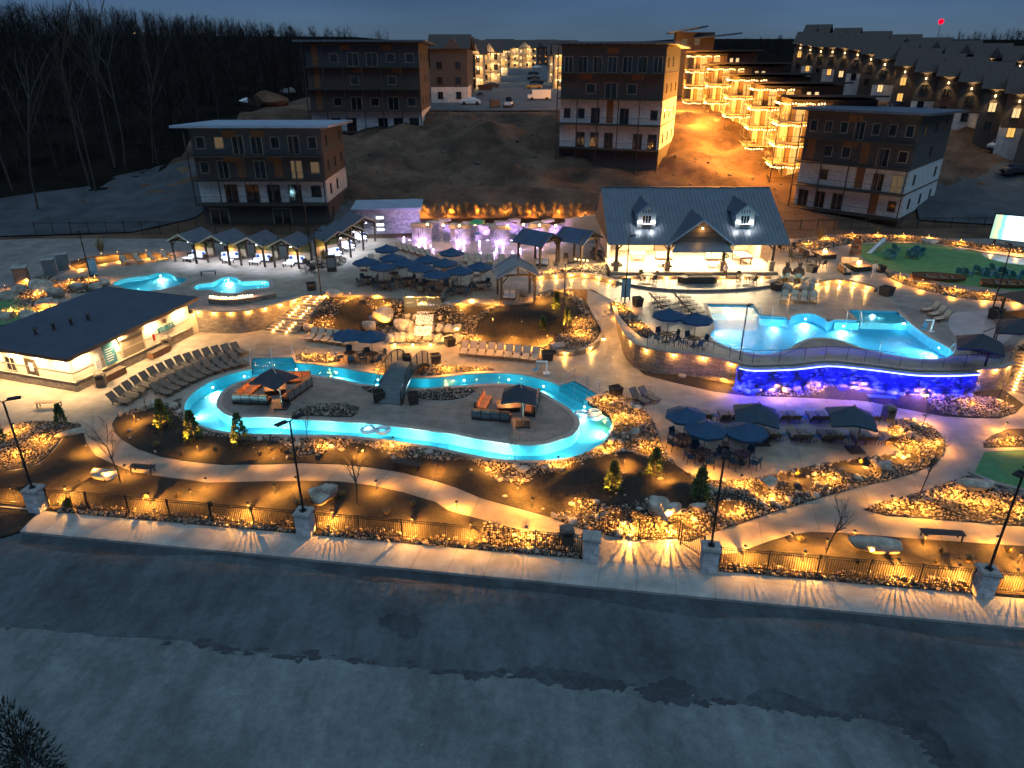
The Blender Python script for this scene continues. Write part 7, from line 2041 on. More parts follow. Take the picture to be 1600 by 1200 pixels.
# bears
def bear(u, v, z, rz, lab, shorts, h=2.1):
    t = thing('bear_statue', lab, 'statue', W(u, v, z), rz, 'bear statues')
    k = h / 2.1; m = MB()
    m.lathe([(.16, .35), (.36, .75), (.40, 1.05), (.36, 1.35), (.22, 1.6), (.14, 1.68)], 12, sx=1, sy=.85)
    m.blob((0, -.03, 1.84), (.25, .25, .25), 1, 3); m.blob((0, -.27, 1.78), (.11, .12, .09), 2, 2)
    for s in (-1, 1):
        m.blob((s * .19, .02, 2.04), (.08, .05, .09), 3, 2); m.tube((s * .33, 0, 1.42), (s * .52, -.15, 1.02), .13, .10, 8); m.tube((s * .52, -.15, 1.02), (s * .42, -.38, .85), .10, .09, 8)
        m.tube((s * .18, 0, .7), (s * .20, 0, .08), .16, .13, 8); m.blob((s * .20, -.10, .07), (.13, .22, .07), 4, 2)
    o = m.build('body', 'bear_brown', t, smooth=True); o.scale = (k,) * 3
    m = MB(); m.lathe([(.34, .55), (.415, .75), (.425, .98)], 12, sx=1, sy=.88)
    for s in (-1, 1): m.tube((s * .19, 0, .75), (s * .205, 0, .42), .19, .18, 8)
    o = m.build('shorts', shorts, t); o.scale = (k,) * 3
bear(1226, 440, ZU + .5, .4, 'left bear statue on the rock ring behind the pool', 'denim'); bear(1245, 441, ZU + .5, -.3, 'right bear statue on the rock ring behind the pool', 'denim')
for i in range(9):
    a = i / 9 * 6.28; p = W(1236, 447, ZU)
    m = MB(); m.blob((0, 0, .25), (.7, .6, .55), i, 3)
    m.build('boulder', 'boulder', None, label=nth(i) + ' boulder of the ring round the bear statues', cat='boulder', group='bear ring boulders', loc=p + Vector((2.0 * math.cos(a), 1.5 * math.sin(a), 0)))
lamp('bear_up', 'POINT', 60, WARM2, .05)
tt = thing('spot_light', 'ground spotlight in front of the two bear statues', 'spotlight', W(1238, 449, ZU + .3), 0, 'ground spotlights'); MB().tube((0, 0, 0), (0, .05, .2), .05, .07, 8).build('housing', 'black_metal', tt); put('bear_up', (0, 0, .5), tt)
# screen
scr = bpy.data.materials.new('screen_picture'); scr.use_nodes = True
_n, _l = scr.node_tree.nodes, scr.node_tree.links; _n.clear()
_o = _n.new('ShaderNodeOutputMaterial'); _e = _n.new('ShaderNodeEmission'); _tc = _n.new('ShaderNodeTexCoord'); _sx = _n.new('ShaderNodeSeparateXYZ'); _rp = _n.new('ShaderNodeValToRGB'); _nz = _n.new('ShaderNodeTexNoise'); _nz.inputs['Scale'].default_value = 3
_ad = _n.new('ShaderNodeMath'); _ad.operation = 'MULTIPLY_ADD'; _ad.inputs[1].default_value = .12
_l.new(_tc.outputs['Generated'], _sx.inputs[0]); _l.new(_tc.outputs['Generated'], _nz.inputs['Vector']); _l.new(_nz.outputs['Fac'], _ad.inputs[0]); _l.new(_sx.outputs[0], _ad.inputs[2]); _l.new(_ad.outputs[0], _rp.inputs[0])
el = _rp.color_ramp.elements; el[0].position = .0; el[0].color = (.05, .35, .40, 1); el[1].position = .32; el[1].color = (.75, .95, 1, 1)
e2 = el.new(.22); e2.color = (.12, .45, .50, 1); e3 = el.new(.15); e3.color = (.55, .60, .30, 1)
_e.inputs[1].default_value = 1.6; _l.new(_rp.outputs[0], _e.inputs[0]); _l.new(_e.outputs[0], _o.inputs[0]); MATS['screen_picture'] = scr
a, b = W(1546, 372, ZU + 1.2), W(1640, 382, ZU + 1.2)
t = thing('video_screen', 'big glowing outdoor video screen at the far lawn edge', 'screen', a, math.atan2(b.y - a.y, b.x - a.x))
wl = (b - a).length
MB().bb(-.12, wl + .12, .0, .35, -.12, 3.0).build('cabinet', 'black_metal', t); MB().bb(0, wl, -.03, -.005, 0, 2.88).build('picture', 'screen_picture', t)
for x in (.6, wl - .6): MB().bb(x - .12, x + .12, .05, .3, -1.6, -.12).build('leg', 'black_metal', t)
lamp('screen', 'AREA', 420, (.35, .7, 1.0), (5.5, 2.8)); put('screen', (wl / 2, -.1, 1.4), t, (R(90), 0, 0))
# covered bar hut at the right edge
t = thing('tiki_bar', 'dark hipped bar hut cut by the right frame edge', 'hut', W(1612, 512, ZU), .2)
MB().bb(-1.8, 2.2, -.9, 1.6, 0, 1.05).build('counter', 'timber', t); m = MB(); m.add([(-2.4, -1.5, 2.5), (2.8, -1.5, 2.5), (2.8, 2.2, 2.5), (-2.4, 2.2, 2.5), (.2, .35, 3.5)], [(0, 1, 4), (1, 2, 4), (2, 3, 4), (3, 0, 4), (3, 2, 1, 0)]); m.build('roof', 'roof_brown', t)
for x in (-1.9, 2.3):
    for y in (-1.0, 1.7): MB().bb(x - .08, x + .08, y - .08, y + .08, 0, 2.5).build('post', 'timber_dark', t)
put('string_area', (0, .3, 2.2), t)
# ================================================================== HILLSIDE AND BACKGROUND
_hy = np.array([60, 88, 96, 104, 112, 120, 130, 140, 150, 165, 200, 300, 440, 700, 1200])
_hz = np.array([1.2, 2.0, 2.6, 3.6, 5.2, 7.0, 9.2, 11.2, 13.0, 13.6, 14.2, 15.5, 17.5, 22, 30])
def hill(P):
    P = np.asarray(P, dtype=float); x, y = P[:, 0], P[:, 1]
    z = np.interp(y, _hy, _hz)
    z = z + np.clip((-62 - x) / 60, 0, 3) * np.clip((y - 70) / 60, 0, 1.5) * 3.2
    z = z + np.clip((x - 75) / 60, 0, 3) * np.clip((y - 100) / 60, 0, 1.6) * 2.4
    # earth mound and gully before the street
    z = z + 2.2 * np.exp(-(((x + 6) / 9) ** 2 + ((y - 132) / 9) ** 2)) - 1.2 * np.exp(-(((x + 16) / 4) ** 2 + ((y - 128) / 12) ** 2))
    bump = 1.0 * np.sin(x * .31 + np.sin(y * .17) * 2) * np.sin(y * .23 + x * .07) + .5 * np.sin(x * .83 + 2) * np.sin(y * .71) + .28 * np.sin(x * 1.9) * np.sin(y * 1.7 + x)
    z = z + bump * np.clip((y - 101) / 14, 0, 1) * np.clip((152 - y) / 6, .04, 1)
    return z
def hz(x, y): return float(hill([(x, y)])[0])
xs = np.concatenate([np.arange(-420, -110, 14), np.arange(-110, 130, 2.0), np.arange(130, 480, 14)])
ys = np.concatenate([np.arange(86, 170, 1.6), np.arange(170, 300, 8), np.arange(300, 1300, 40)])
gx, gy = np.meshgrid(xs, ys)
G2 = np.stack([gx.ravel(), gy.ravel()], 1); gz_ = hill(G2)
nx, ny = len(xs), len(ys)
idx = np.arange(nx * ny).reshape(ny, nx)
Fq = np.stack([idx[:-1, :-1].ravel(), idx[:-1, 1:].ravel(), idx[1:, 1:].ravel(), idx[1:, :-1].ravel()], 1)
_c = G2[Fq].mean(1)
_wood = (_c[:, 0] < np.minimum(-56 - np.clip(118 - _c[:, 1], 0, 99) * .8 + np.clip(_c[:, 1] - 125, 0, 999) * .11, -40)) | (_c[:, 0] > 95 + 40 * (_c[:, 1] < 140)) | (_c[:, 1] > 460)
npobj('hillside', np.column_stack([G2, gz_]), Fq[~_wood], 'soil', smooth=True, kind='structure', label='bare graded earth hillside behind the resort')
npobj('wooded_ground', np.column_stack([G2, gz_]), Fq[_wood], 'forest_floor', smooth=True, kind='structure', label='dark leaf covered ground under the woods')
def ground_patch(nm, pts, matn, label, lift=.12, grid=2.5):
    lp = [Vector((p[0], p[1], hz(p[0], p[1]) + lift)) for p in pts]
    sheet(nm, lp, matn, grid=grid, zf=lambda P: hill(P) + lift, label=label, smooth_sh=True)
def onhill(u, v):
    """first point of the hillside seen at a pixel"""
    d = ray(u, v); y = 80.0
    while y < 1200:
        t = y / d[1]; z = CAM_H + d[2] * t
        if z <= hz(d[0] * t, y): break
        y += .5
    t = y / d[1]
    return Vector((d[0] * t, y, hz(d[0] * t, y)))
ground_patch('gravel_road', [(-130, 90), (-66, 91), (-50, 93), (-44, 99), (-43, 108), (-46, 116), (-52, 122), (-60, 122), (-66, 112), (-78, 104), (-130, 100)], 'far_road', 'grey gravel road climbing on the left', .15)
ground_patch('upper_street', [(-18, 152), (9, 152), (14, 160), (16, 200), (18, 300), (18, 430), (-2, 430), (-10, 300), (-18, 200), (-22, 170)], 'dirt_road', 'wide pale street between the upper buildings', .2, 5)
ground_patch('access_road', [(56, 98), (66, 96), (90, 100), (130, 104), (130, 128), (90, 124), (72, 118), (60, 108)], 'far_road', 'grey parking road on the right of the dark corner building', .2)
ground_patch('service_pad', [(-24, 95), (-8, 96), (-6, 104), (-14, 108), (-26, 107)], 'dirt_road', 'flat pale service pad behind the pump house', .15)
bankz = lambda P: 4.25 + (np.asarray(P, dtype=float)[:, 1] - 93.3) * .26
sheet('terrace_bank', [Vector((x, y, float(bankz([(x, y)])[0]))) for x, y in ((-12.5, 93.2), (0, 93.3), (12, 93.2), (14, 97), (10, 102), (-4, 103), (-13, 101))], 'soil', grid=1.2, zf=bankz, skirt=2.5, label='grassy bank above the fountain wall', smooth_sh=True)
for i in range(60):
    x = -12.5 + (i % 20) * 1.12 + rnd.uniform(-.4, .4); y = 93.9 + (i // 20) * 1.1 + rnd.uniform(-.4, .4)
    tuft(Vector((x, y, float(bankz([(x, y)])[0]))), 'golden grass clump on the bank above the fountain wall', .55, .9, i, 70, 'dry_grass', 'grasses on the fountain bank')
lamp('bank', 'POINT', 300, WARM, .05)
for i in range(7):
    x = -11.5 + i * 3.5; y = 93.6
    tt = thing('bank_light', nth(i) + ' small light from the left among the bank grasses', 'garden light', (x, y, float(bankz([(x, y)])[0])), 0, 'bank lights')
    MB().tube((0, 0, 0), (0, 0, .55), .02, .02, 6).build('stake', 'black_metal', tt); MB().lathe([(.05, .5), (.07, .55), (.03, .6)], 8).build('hat', 'black_metal', tt); put('bank', (0, .2, .75), tt)
# rail fence line at the terrace back
fence('dark fence along the back of the cabanas and service yard', [Vector((-62, 92, ZU)), Vector((-46, 92.5, ZU)), Vector((-24, 92.2, ZU))], 1.8, None, .16)
fence('dark fence behind the far lawn edge', [Vector((36, 94, hz(36, 94))), Vector((52, 95, hz(52, 95))), Vector((75, 96, hz(75, 96)))], 1.4, None, .2)

# ------------------------------------------------------------------ apartment blocks
lamp('porch', 'POINT', 260, (1.0, 0.62, 0.24), 0.1)
def apartment(label, loc, yaw, w, d, spec, sh=3.1, base=3.0, roofm='roof_metal', seed=0, side_w=True, bal=1.7, roof_tilt=.6):
    """spec: list of storeys from the bottom: dict(mat, n windows, bal, panels, lit)"""
    rs = random.Random(seed)
    t = thing('apartment_block', label, 'building', loc, yaw, 'apartment blocks')
    MB().bb(0, w, 0, d, -base, 0).build('foundation', 'siding', t)
    z = 0
    for k, s in enumerate(spec):
        MB().bb(0, w, 0, d, z, z + sh - .18).build('storey_wall', s['m'], t)
        MB().bb(-.06, w + .06, -.06, d + .06, z + sh - .18, z + sh).build('floor_band', 'trim' if not s.get('band') else s['band'], t)
        n = s.get('n', 5)
        for i in range(n):
            x = w * (i + .5) / n; typ = s.get('t', 'wddwdw')[i % len(s.get('t', 'wddwdw'))]
            if typ == 'o': MB().bb(x - .55, x + .55, -.05, -.001, z + .1, z + sh - .25).build('panel', 'orange_panel', t); continue
            if typ == '-': continue
            lit = rs.random() < s.get('lit', .08)
            pm = 'window_dim' if lit else 'pane'
            if typ == 'd': opening(t, wallM(x, 0, z + .05, 0), w / n * .55, 2.2, pm, s.get('f', 'siding_cream'), 2, .09, 'balcony_door')
            else: opening(t, wallM(x, 0, z + .75, 0), w / n * .42, 1.35, pm, s.get('f', 'siding_cream'), 1, .08)
        for i in s.get('orange', ()): MB().bb(w * i - .9, w * i + .9, -.07, -.001, z + sh - 1.0, z + sh - .2).build('panel', 'orange_panel', t)
        if side_w:
            for i in range(3):
                if rs.random() < .75: opening(t, wallM(w, d * (i + .6) / 3.2, z + .8, math.pi / 2), .7, 1.3, 'pane' if rs.random() > .06 else 'window_dim', 'trim', 1, .06)
        if s.get('bal', True):
            MB().bb(-.2, w + .2, -bal, -.07, z - .16, z - .02).build('balcony_floor', 'timber_dark', t)
            ps = max(3, int(w / 3.2))
            for i in range(ps + 1):
                x = -.1 + (w + .2) * i / ps; MB().bb(x - .07, x + .07, -bal + .02, -bal + .16, z - .02 if k else z - base, z + sh - .2).build('post', 'timber_dark', t)
            r_ = MB()
            for hh in (.1, 1.02): r_.bar((-.1, -bal + .09, z + hh), (w + .1, -bal + .09, z + hh), .04)
            for i in range(int(w / .22)): r_.tube((-.1 + i * .22, -bal + .09, z + .1), (-.1 + i * .22, -bal + .09, z + 1.02), .012, .012, 3, cap=False)
            o = r_.build('railing', 'black_metal', t); o['kind'] = 'stuff'
        z += sh
    for i in s.get('cols', ()): MB().bb(w * i - .8, w * i + .8, -.08, -.001, 0, z).build('accent_column', 'orange_panel', t)
    ov = 1.5
    m = MB(); m.slab([(-ov, -bal - .4, z + .05 + roof_tilt), (w + ov, -bal - .4, z + .05 + roof_tilt), (w + ov, d + .8, z + .05), (-ov, d + .8, z + .05)], .32); m.build('roof', roofm, t)
    m = MB(); m.bb(0, w, 0, d, z, z + .06); m.add([(0, 0, z + .06), (w, 0, z + .06), (w, 0, z + roof_tilt - .3), (0, 0, z + roof_tilt - .3)], [(0, 1, 2, 3)]); m.build('clerestory', 'siding', t)
    nsl = int(w / 1.0)
    for i in range(nsl): MB().bb(w * (i + .5) / nsl - .05, w * (i + .5) / nsl + .05, -bal - .3, 0, z + roof_tilt - .42, z + roof_tilt - .26).build('rafter', 'timber_dark', t)
    return t
SG, SB, ST = 'siding_grey', 'siding', 'stone_white'
b1 = W(322, 352, 3.0); b1.z = 3.0
apartment('four storey apartment block with pale flat roof behind the cabanas', WY(322, 352, 97), 0.0, 17.0, 12.5,
          [dict(m=SB, n=4, t='d-d-', bal=False), dict(m=ST, n=6, t='-ddddw', f='trim'), dict(m=SB, n=7, t='wdododw', orange=(.28, .62), lit=.1), dict(m=SG, n=7, t='wwddwdw', orange=(.3, .52), lit=.1)], base=2, roofm='roof_pale', seed=2)
apartment('dark tall apartment block with orange stair column on the upper left', WY(490, 205, 141), 0.0, 20.5, 16,
          [dict(m=ST, n=7, t='-dd-ddd', f='trim', bal=True), dict(m=SB, n=6, t='owdwdw', lit=.02), dict(m=SB, n=6, t='o-w-w-', orange=(.45, .8), lit=.02), dict(m=SG, n=6, t='owddww', orange=(.35, .72), lit=.04)], sh=3.7, base=4, roofm='roof_metal', seed=5)
apartment('tall apartment block with pale stone lower floors above the slope', WY(874, 228, 124), R(-20), 16.5, 15,
          [dict(m=ST, n=7, t='-ddd-dd', f='trim'), dict(m=ST, n=7, t='wwdod-w', f='trim'), dict(m=SB, n=5, t='-wdw-', orange=(.25, .75), lit=.02), dict(m=SG, n=7, t='ddddddd', orange=(.5,), lit=.02)], sh=3.75, base=7, roofm='roof_metal', seed=8)
apartment('dark corner apartment block with pale stone side wall on the right', Vector((WY(1242, 305, 106).x, 106, 3.6)), R(-42), 14.5, 17,
          [dict(m=ST, n=6, t='ddd-ow', f='siding_cream'), dict(m=ST, n=6, t='-w-odd', lit=.15), dict(m=SB, n=6, t='owwodw', orange=(.45,), lit=.05), dict(m=SB, n=7, t='wwwdwww', orange=(.45,))], sh=3.2, base=3, roofm='roof_metal', seed=12)

# ------------------------------------------------------------------ terraced lit block
lamp('slope_fill', 'POINT', 13000, (1.0, 0.38, 0.05), 0.3)  # added fill lamp hung clear of the house to brighten the slope
lamp('balcony', 'POINT', 420, (1.0, 0.42, 0.07), 0.25)
def terrace_unit(i, loc, label, w=12.5, d=10, n=4):
    t = thing('terrace_house', label, 'building', loc, R(-8), 'terraced houses on the lit slope')
    sh = 3.1
    MB().bb(0, w, 0, d, -6, n * sh).build('wall', 'siding', t)
    m = MB(); m.slab([(-2.2, -2.2, n * sh + .75), (w + .8, -2.2, n * sh + .75), (w + .8, d + .6, n * sh + .15), (-2.2, d + .6, n * sh + .15)], .28); m.build('roof', 'roof_brown', t)
    for k in range(n):
        z = k * sh
        MB().bb(-2.0, w * .45, -2.0, -.05, z - .15, z).build('balcony_floor', 'tan_trim', t); MB().bb(-2.0, -.05, -.05, d * .6, z - .15, z).build('balcony_floor', 'tan_trim', t)
        MB().bb(-.02, 0, .3, d * .55, z + .1, z + 2.6).build('side_cladding', 'terrace_cladding', t); MB().bb(.2, w * .5, -.02, 0, z + .1, z + 2.6).build('front_cladding', 'terrace_cladding', t)
        for x in (w * .12, w * .34): opening(t, wallM(x, -.03, z + .1, 0), 1.1, 2.1, 'window_warm', 'white_paint', 2, .08, 'balcony_door')
        for y in (d * .18, d * .42): opening(t, wallM(-.03, y, z + .1, -math.pi / 2), 1.1, 2.1, 'window_warm', 'white_paint', 2, .08, 'balcony_door')
        r_ = MB()
        for hh in (.1, 1.0): r_.bar((-1.95, -1.95, z + hh), (w * .45, -1.95, z + hh), .05); r_.bar((-1.95, -1.95, z + hh), (-1.95, d * .6, z + hh), .05)
        for q in range(26): r_.tube((-1.95 + q * .25, -1.95, z), (-1.95 + q * .25, -1.95, z + 1), .015, .015, 3, cap=False)
        for q in range(28): r_.tube((-1.95, -1.95 + q * .25, z), (-1.95, -1.95 + q * .25, z + 1), .015, .015, 3, cap=False)
        o = r_.build('railing', 'black_metal', t); o['kind'] = 'stuff'
        for x, y in ((-1.95, -1.95), (w * .25, -1.95), (w * .45, -1.95), (-1.95, d * .3), (-1.95, d * .6)): MB().bb(x - .07, x + .07, y - .07, y + .07, z, z + sh - .15).build('post', 'timber_dark', t)
        bl = MB()
        for q in range(16): bl.box((-1.9 + q * .42, -1.8 + .06 * math.sin(q), z + 2.55 + .07 * math.cos(q * 1.3)), (.15, .15, .18))
        for q in range(12): bl.box((-1.8, -1.5 + q * .5, z + 2.55 + .07 * math.cos(q * 1.3)), (.15, .15, .18))
        o = bl.build('string_bulbs', 'bulb_string', t); o['kind'] = 'stuff'
        put('balcony', (w * .12, -2.6, z + 2.2), t); put('balcony' if k else 'slope_fill', (-3.0 - (k == 0) * 3.5, d * .2 - (k == 0) * 3, z + 2.2 + (k == 0) * 4.5), t)
    for x in (w * .58, w * .68): opening(t, wallM(x, 0, (n - 1) * sh + 1.0, 0), .6, 1.2, 'window_bright', 'white_paint', 1, .06)
    MB().bb(-1.6, -1.2, -1.6, -1.2, -6, 0).build('stilt', 'timber_dark', t)
    return t
TUN = [(1080, 180, 168, 'topmost terraced house with stacked lit balconies beneath the butterfly roof'), (1112, 208, 152, 'second terraced house down the lit slope'), (1142, 232, 140, 'third terraced house down the lit slope'), (1178, 255, 128, 'fourth terraced house down the lit slope with the protruding lit balcony'), (1218, 285, 117, 'lowest terraced house, partly behind the dark corner block')]
for i, (u, v, y, lab) in enumerate(TUN):
    p = WY(u, v, y); terrace_unit(i, p, lab)
# butterfly roofed house on top
p = WY(1050, 135, 190)
t = thing('hilltop_house', 'hilltop house with two slanting butterfly roofs above the terraced houses', 'building', p, R(-8))
MB().bb(0, 9, 0, 9, -6, 12).build('wall', 'siding', t)
for k, (x0, x1, z0, z1) in enumerate(((-2, 7, 12.0, 13.4), (4, 15, 10.8, 11.9))):
    m = MB(); m.slab([(x0, -2, z0), (x1, -2, z1), (x1, 9, z1), (x0, 9, z0)], .3); m.build('roof', 'roof_metal', t)
for x in (2, 5): opening(t, wallM(x, 0, 9.2, 0), 1.2, 1.4, 'window_dim', 'trim', 2)

# ------------------------------------------------------------------ gabled houses
lamp('sconce', 'SPOT', 420, (1.0, 0.66, 0.28), .08, 100, .6)
def house(loc, yaw, w, d, h, rise, label, lit=.3, porch=0, group='gabled houses', walls='siding', seed=0, sconce=2, roofm='roof_brown'):
    rs = random.Random(seed)
    t = thing('gabled_house', label, 'house', loc, yaw, group)
    MB().bb(0, w, 0, d, -5, h).build('wall', walls, t)
    MB().bb(-.04, w + .04, -.04, d + .04, -5, h * .3).build('stone_base', 'stone_white' if seed % 2 else walls, t)
    o = .7
    for s in (0, 1):
        y0, y1 = (-o, d / 2) if s == 0 else (d + o, d / 2)
        pts = [(-o, y0, h - .1), (w + o, y0, h - .1), (w + o, d / 2, h + rise), (-o, d / 2, h + rise)]
        m = MB(); m.slab(pts if s == 0 else pts[::-1], .2); m.build('roof', roofm, t)
    for x in (0, w):
        m = MB(); m.add([(x, 0, h), (x, d, h), (x, d / 2, h + rise - .2)], [(0, 1, 2)]); m.build('gable_wall', walls, t)
    # a cross gable on the front
    gx_ = w * .62; gw_ = w * .22
    m = MB(); m.add([(gx_ - gw_, -.5, h - .1), (gx_ + gw_, -.5, h - .1), (gx_, -.5, h + rise * .75), (gx_, d * .42, h + rise * .75)], [(0, 1, 2), (1, 3, 2), (0, 2, 3)]); m.build('cross_gable', walls, t)
    ns = max(1, int(h / 3))
    for k in range(ns):
        n = max(2, int(w / 3))
        for i in range(n):
            x = w * (i + .5) / n
            pm = ('window_bright' if rs.random() < .5 else 'window_warm') if rs.random() < lit else 'pane'
            opening(t, wallM(x, -.05, k * 3 + .9, 0), 1.0, 1.4, pm, 'trim', 2, .08)
        for y in (d * .3, d * .7):
            if rs.random() < .5: opening(t, wallM(-.05, y, k * 3 + .9, -math.pi / 2), .9, 1.3, 'window_bright' if rs.random() < lit else 'pane', 'trim', 1, .08)
        if porch:
            MB().bb(-.2, w + .2, -1.8, -.1, k * 3 - .12, k * 3).build('porch_floor', 'tan_trim', t)
            for i in range(4):
                x = .1 + (w - .2) * i / 3; MB().bb(x - .1, x + .1, -1.75, -1.55, k * 3, k * 3 + 2.9).build('porch_post', 'tan_trim', t)
                bl = MB(); bl.blob((x + (.6 if i < 3 else -.6), -.3, k * 3 + 2.4), .16, 1, 1); bl.build('porch_lamp', 'bulb_string', t)
            put('porch', (w * .3, -1.2, k * 3 + 2.2), t); put('porch', (w * .75, -1.2, k * 3 + 2.2), t)
    for i in range(sconce):
        x = w * (i + .5) / sconce; bl = MB(); bl.box((x, -.15, h - 1.2), (.14, .14, .3)); bl.build('sconce', 'bulb_warm', t)
        put('sconce', (x, -.45, h - 1.1), t, (R(-12), 0, 0)); put('sconce', (x, -.45, h - 1.3), t, (R(192), 0, 0))
    return t
def at_hill(u, y):
    p = WY(u, 100, y); return Vector((p.x, y, hz(p.x, y)))
FAR = [((735, 250), 13, 9, 'far lit house with two storey glowing porch left of the street', 1), ((757, 300), 12, 9, 'second far lit house left of the street', 1), ((790, 380), 20, 9, 'lit house with three bright porch bays at the street end', 1), ((858, 250), 12, 8, 'lit house with glowing arches right of the street end', 1), ((718, 215), 9, 9, 'near lit porch house left of the street', 1), ((772, 430), 14, 9, 'small lit house far left of the street end', 1), ((866, 215), 8, 9, 'near lit porch house right of the street', 1), ((838, 470), 16, 9, 'farthest lit house beyond the street', 1)]
for i, ((u, y), w, h, lab, pr_) in enumerate(FAR):
    p = at_hill(u, y); house(p, R(0), w * .75, 9, h * 1.0, 3.5, lab, .5, 1, 'lit houses up the street', 'siding_cream', i, 0)
DK = [((672, 168), 8, 14, 11, 'dark row house beside the tall dark block'), ((690, 190), 7, 14, 10.5, 'second dark row house up the street, left side'), ((703, 215), 7, 14, 10, 'third dark row house up the street, left side'), ((822, 420), 12, 10, 9, 'dark gabled house at the end of the street'), ((905, 330), 22, 12, 8, 'dark wide roofed house behind the tall stone block'), ((985, 330), 24, 12, 8, 'second dark wide roofed house behind the tall stone block'), ((705, 420), 16, 10, 9, 'dark gabled house far left of the street'), ((760, 470), 16, 10, 10, 'dark gabled house far at the street head')]
for i, ((u, y), w, d, h, lab) in enumerate(DK):
    p = at_hill(u, y); house(p, 0, w, d, h, 2.8, lab, .06, 0, 'dark houses on the plateau', 'siding', i + 1, 0)
TH = [(1236, 112, 232), (1262, 120, 215), (1292, 124, 200), (1325, 132, 186), (1360, 150, 170), (1412, 175, 152), (1470, 190, 142), (1530, 215, 128), (1592, 232, 118)]
for i in range(15):
    q = i * 8 / 14; k = min(7, int(q)); f = q - k
    u, v, y = (TH[k][j] * (1 - f) + TH[k + 1][j] * f for j in range(3))
    house(WY(u, v, y), R(-32), 6.6, 9, 7.6, 3.2, nth(i) + ' gabled town house from the far end of the row on the right', .42, 0, 'town house row', 'siding', i, 2)
for i in range(8):
    u = 1250 + i * 44; y = 262 - i * 9
    house(WY(u, 92 + i * 7, y), R(-32), 7, 9, 7, 3.4, nth(i) + ' gabled house from the left in the back row on the right hill', .3, 0, 'back row of town houses', 'siding', i + 2, 1)

# ------------------------------------------------------------------ cars and site things
def make_car(nm, body):
    t = thing(nm, '', 'car')
    m = MB(); L_, wd = 4.5, .9
    prof = [(-2.2, .35), (-2.25, .75), (-1.9, .92), (-1.2, .98), (-.65, 1.42), (.9, 1.45), (1.6, 1.0), (2.15, .9), (2.25, .55), (2.2, .32)]
    n = len(prof)
    vs = [(x, -wd * (1 if z < 1.1 else .82), z) for x, z in prof] + [(x, wd * (1 if z < 1.1 else .82), z) for x, z in prof]
    fs = [tuple(range(n)), tuple(range(2 * n - 1, n - 1, -1))] + [((k + 1) % n, k, n + k, n + (k + 1) % n) for k in range(n)]
    m.add(vs, fs); m.build('body', body, t)
    g = MB()
    for s in (-1, 1): g.add([(-.95, s * .86, 1.06), (1.35, s * .86, 1.06), (.85, s * .765, 1.38), (-.6, s * .765, 1.38)], [(0, 1, 2, 3) if s < 0 else (3, 2, 1, 0)])
    g.add([(-1.12, -.72, 1.05), (-1.12, .72, 1.05), (-.72, .68, 1.38), (-.72, -.68, 1.38)], [(0, 1, 2, 3)]); g.build('glass', 'pane', t)
    for x in (-1.4, 1.4):
        for y in (-.85, .85): w_ = MB(); w_.tube((x, y - .1, .33), (x, y + .1, .33), .33, .33, 12); w_.build('wheel', 'rubber', t)
    for y in (-.6, .6): MB().box((-2.24, y, .68), (.06, .3, .14)).build('headlight', 'white_paint', t)
    return t
mat('car_silver', (.35, .36, .38), .35, metal=.5); mat('car_dark', (.02, .022, .028), .3); mat('car_red', (.12, .015, .012), .35); mat('car_white', (.65, .66, .68), .35)
CARS = {k: None for k in ('car_silver', 'car_dark', 'car_red', 'car_white')}
for i, (u, v, k, rz, lab) in enumerate(((838, 108, 'car_white', .2, 'white car parked highest up the street right side'), (833, 118, 'car_dark', .1, 'dark car parked second from the top right side'), (833, 126, 'car_dark', .1, 'dark car parked in the middle of the right side'), (834, 140, 'car_dark', .15, 'dark car parked above the white van'), (838, 133, 'car_dark', .1, 'dark car between the parked cars right side'),
        (790, 103, 'car_silver', .6, 'silver car on the left side far up the street'), (737, 127, 'car_silver', .3, 'pale car beside the rubble left of the street'), (760, 120, 'car_red', .8, 'reddish truck left of the street'), (735, 165, 'car_white', .1, 'white car at the near edge of the street'), (768, 138, 'car_dark', .1, 'dark vehicle beside the skip'),
        (1325, 138, 'car_silver', .3, 'silver car before the town house row'), (1370, 158, 'car_dark', .2, 'dark car before the town house row'), (1405, 172, 'car_dark', .2, 'second dark car before the town house row'), (1585, 275, 'car_dark', .1, 'dark car at the right frame edge'), (1560, 235, 'car_white', .5, 'white car beneath the last town houses'))):
    if CARS[k] is None: CARS[k] = make_car('parked_car', k); o = CARS[k]
    else: o = copy_tree(CARS[k])
    o.location = onhill(u, v) + Vector((0, 0, .2)); o.rotation_euler[2] = rz; o['label'] = lab; o['group'] = 'parked cars'
t = thing('delivery_van', 'white van parked at the near right corner of the street', 'van', onhill(842, 158) + Vector((0, 0, .2)), .1)
m = MB(); m.prism([(-2.6, -1), (2.6, -1), (2.6, 1), (-2.6, 1)], .4, 1.2); m.bb(-1.7, 2.6, -.95, .95, 1.2, 2.2); m.build('body', 'car_white', t); MB().bb(-1.74, -1.7, -.85, .85, 1.3, 2.05).build('windscreen', 'pane', t)
for x in (-1.7, 1.7):
    for y in (-.95, .95): w_ = MB(); w_.tube((x, y - .1, .36), (x, y + .1, .36), .36, .36, 12); w_.build('wheel', 'rubber', t)
t = thing('site_loader', 'small white site loader at the street edge', 'loader', onhill(795, 170) + Vector((0, 0, .1)), 1.4)
MB().bb(-1.2, .8, -.7, .7, .4, 1.2).build('body', 'car_white', t); MB().bb(-.3, .7, -.6, .6, 1.2, 2.1).build('cab', 'pane', t); MB().bb(-1.9, -1.3, -.9, .9, .1, .6).build('bucket', 'planter', t)
for x in (-.8, .5):
    for y in (-.75, .75): w_ = MB(); w_.tube((x, y - .12, .4), (x, y + .12, .4), .4, .4, 10); w_.build('wheel', 'rubber', t)
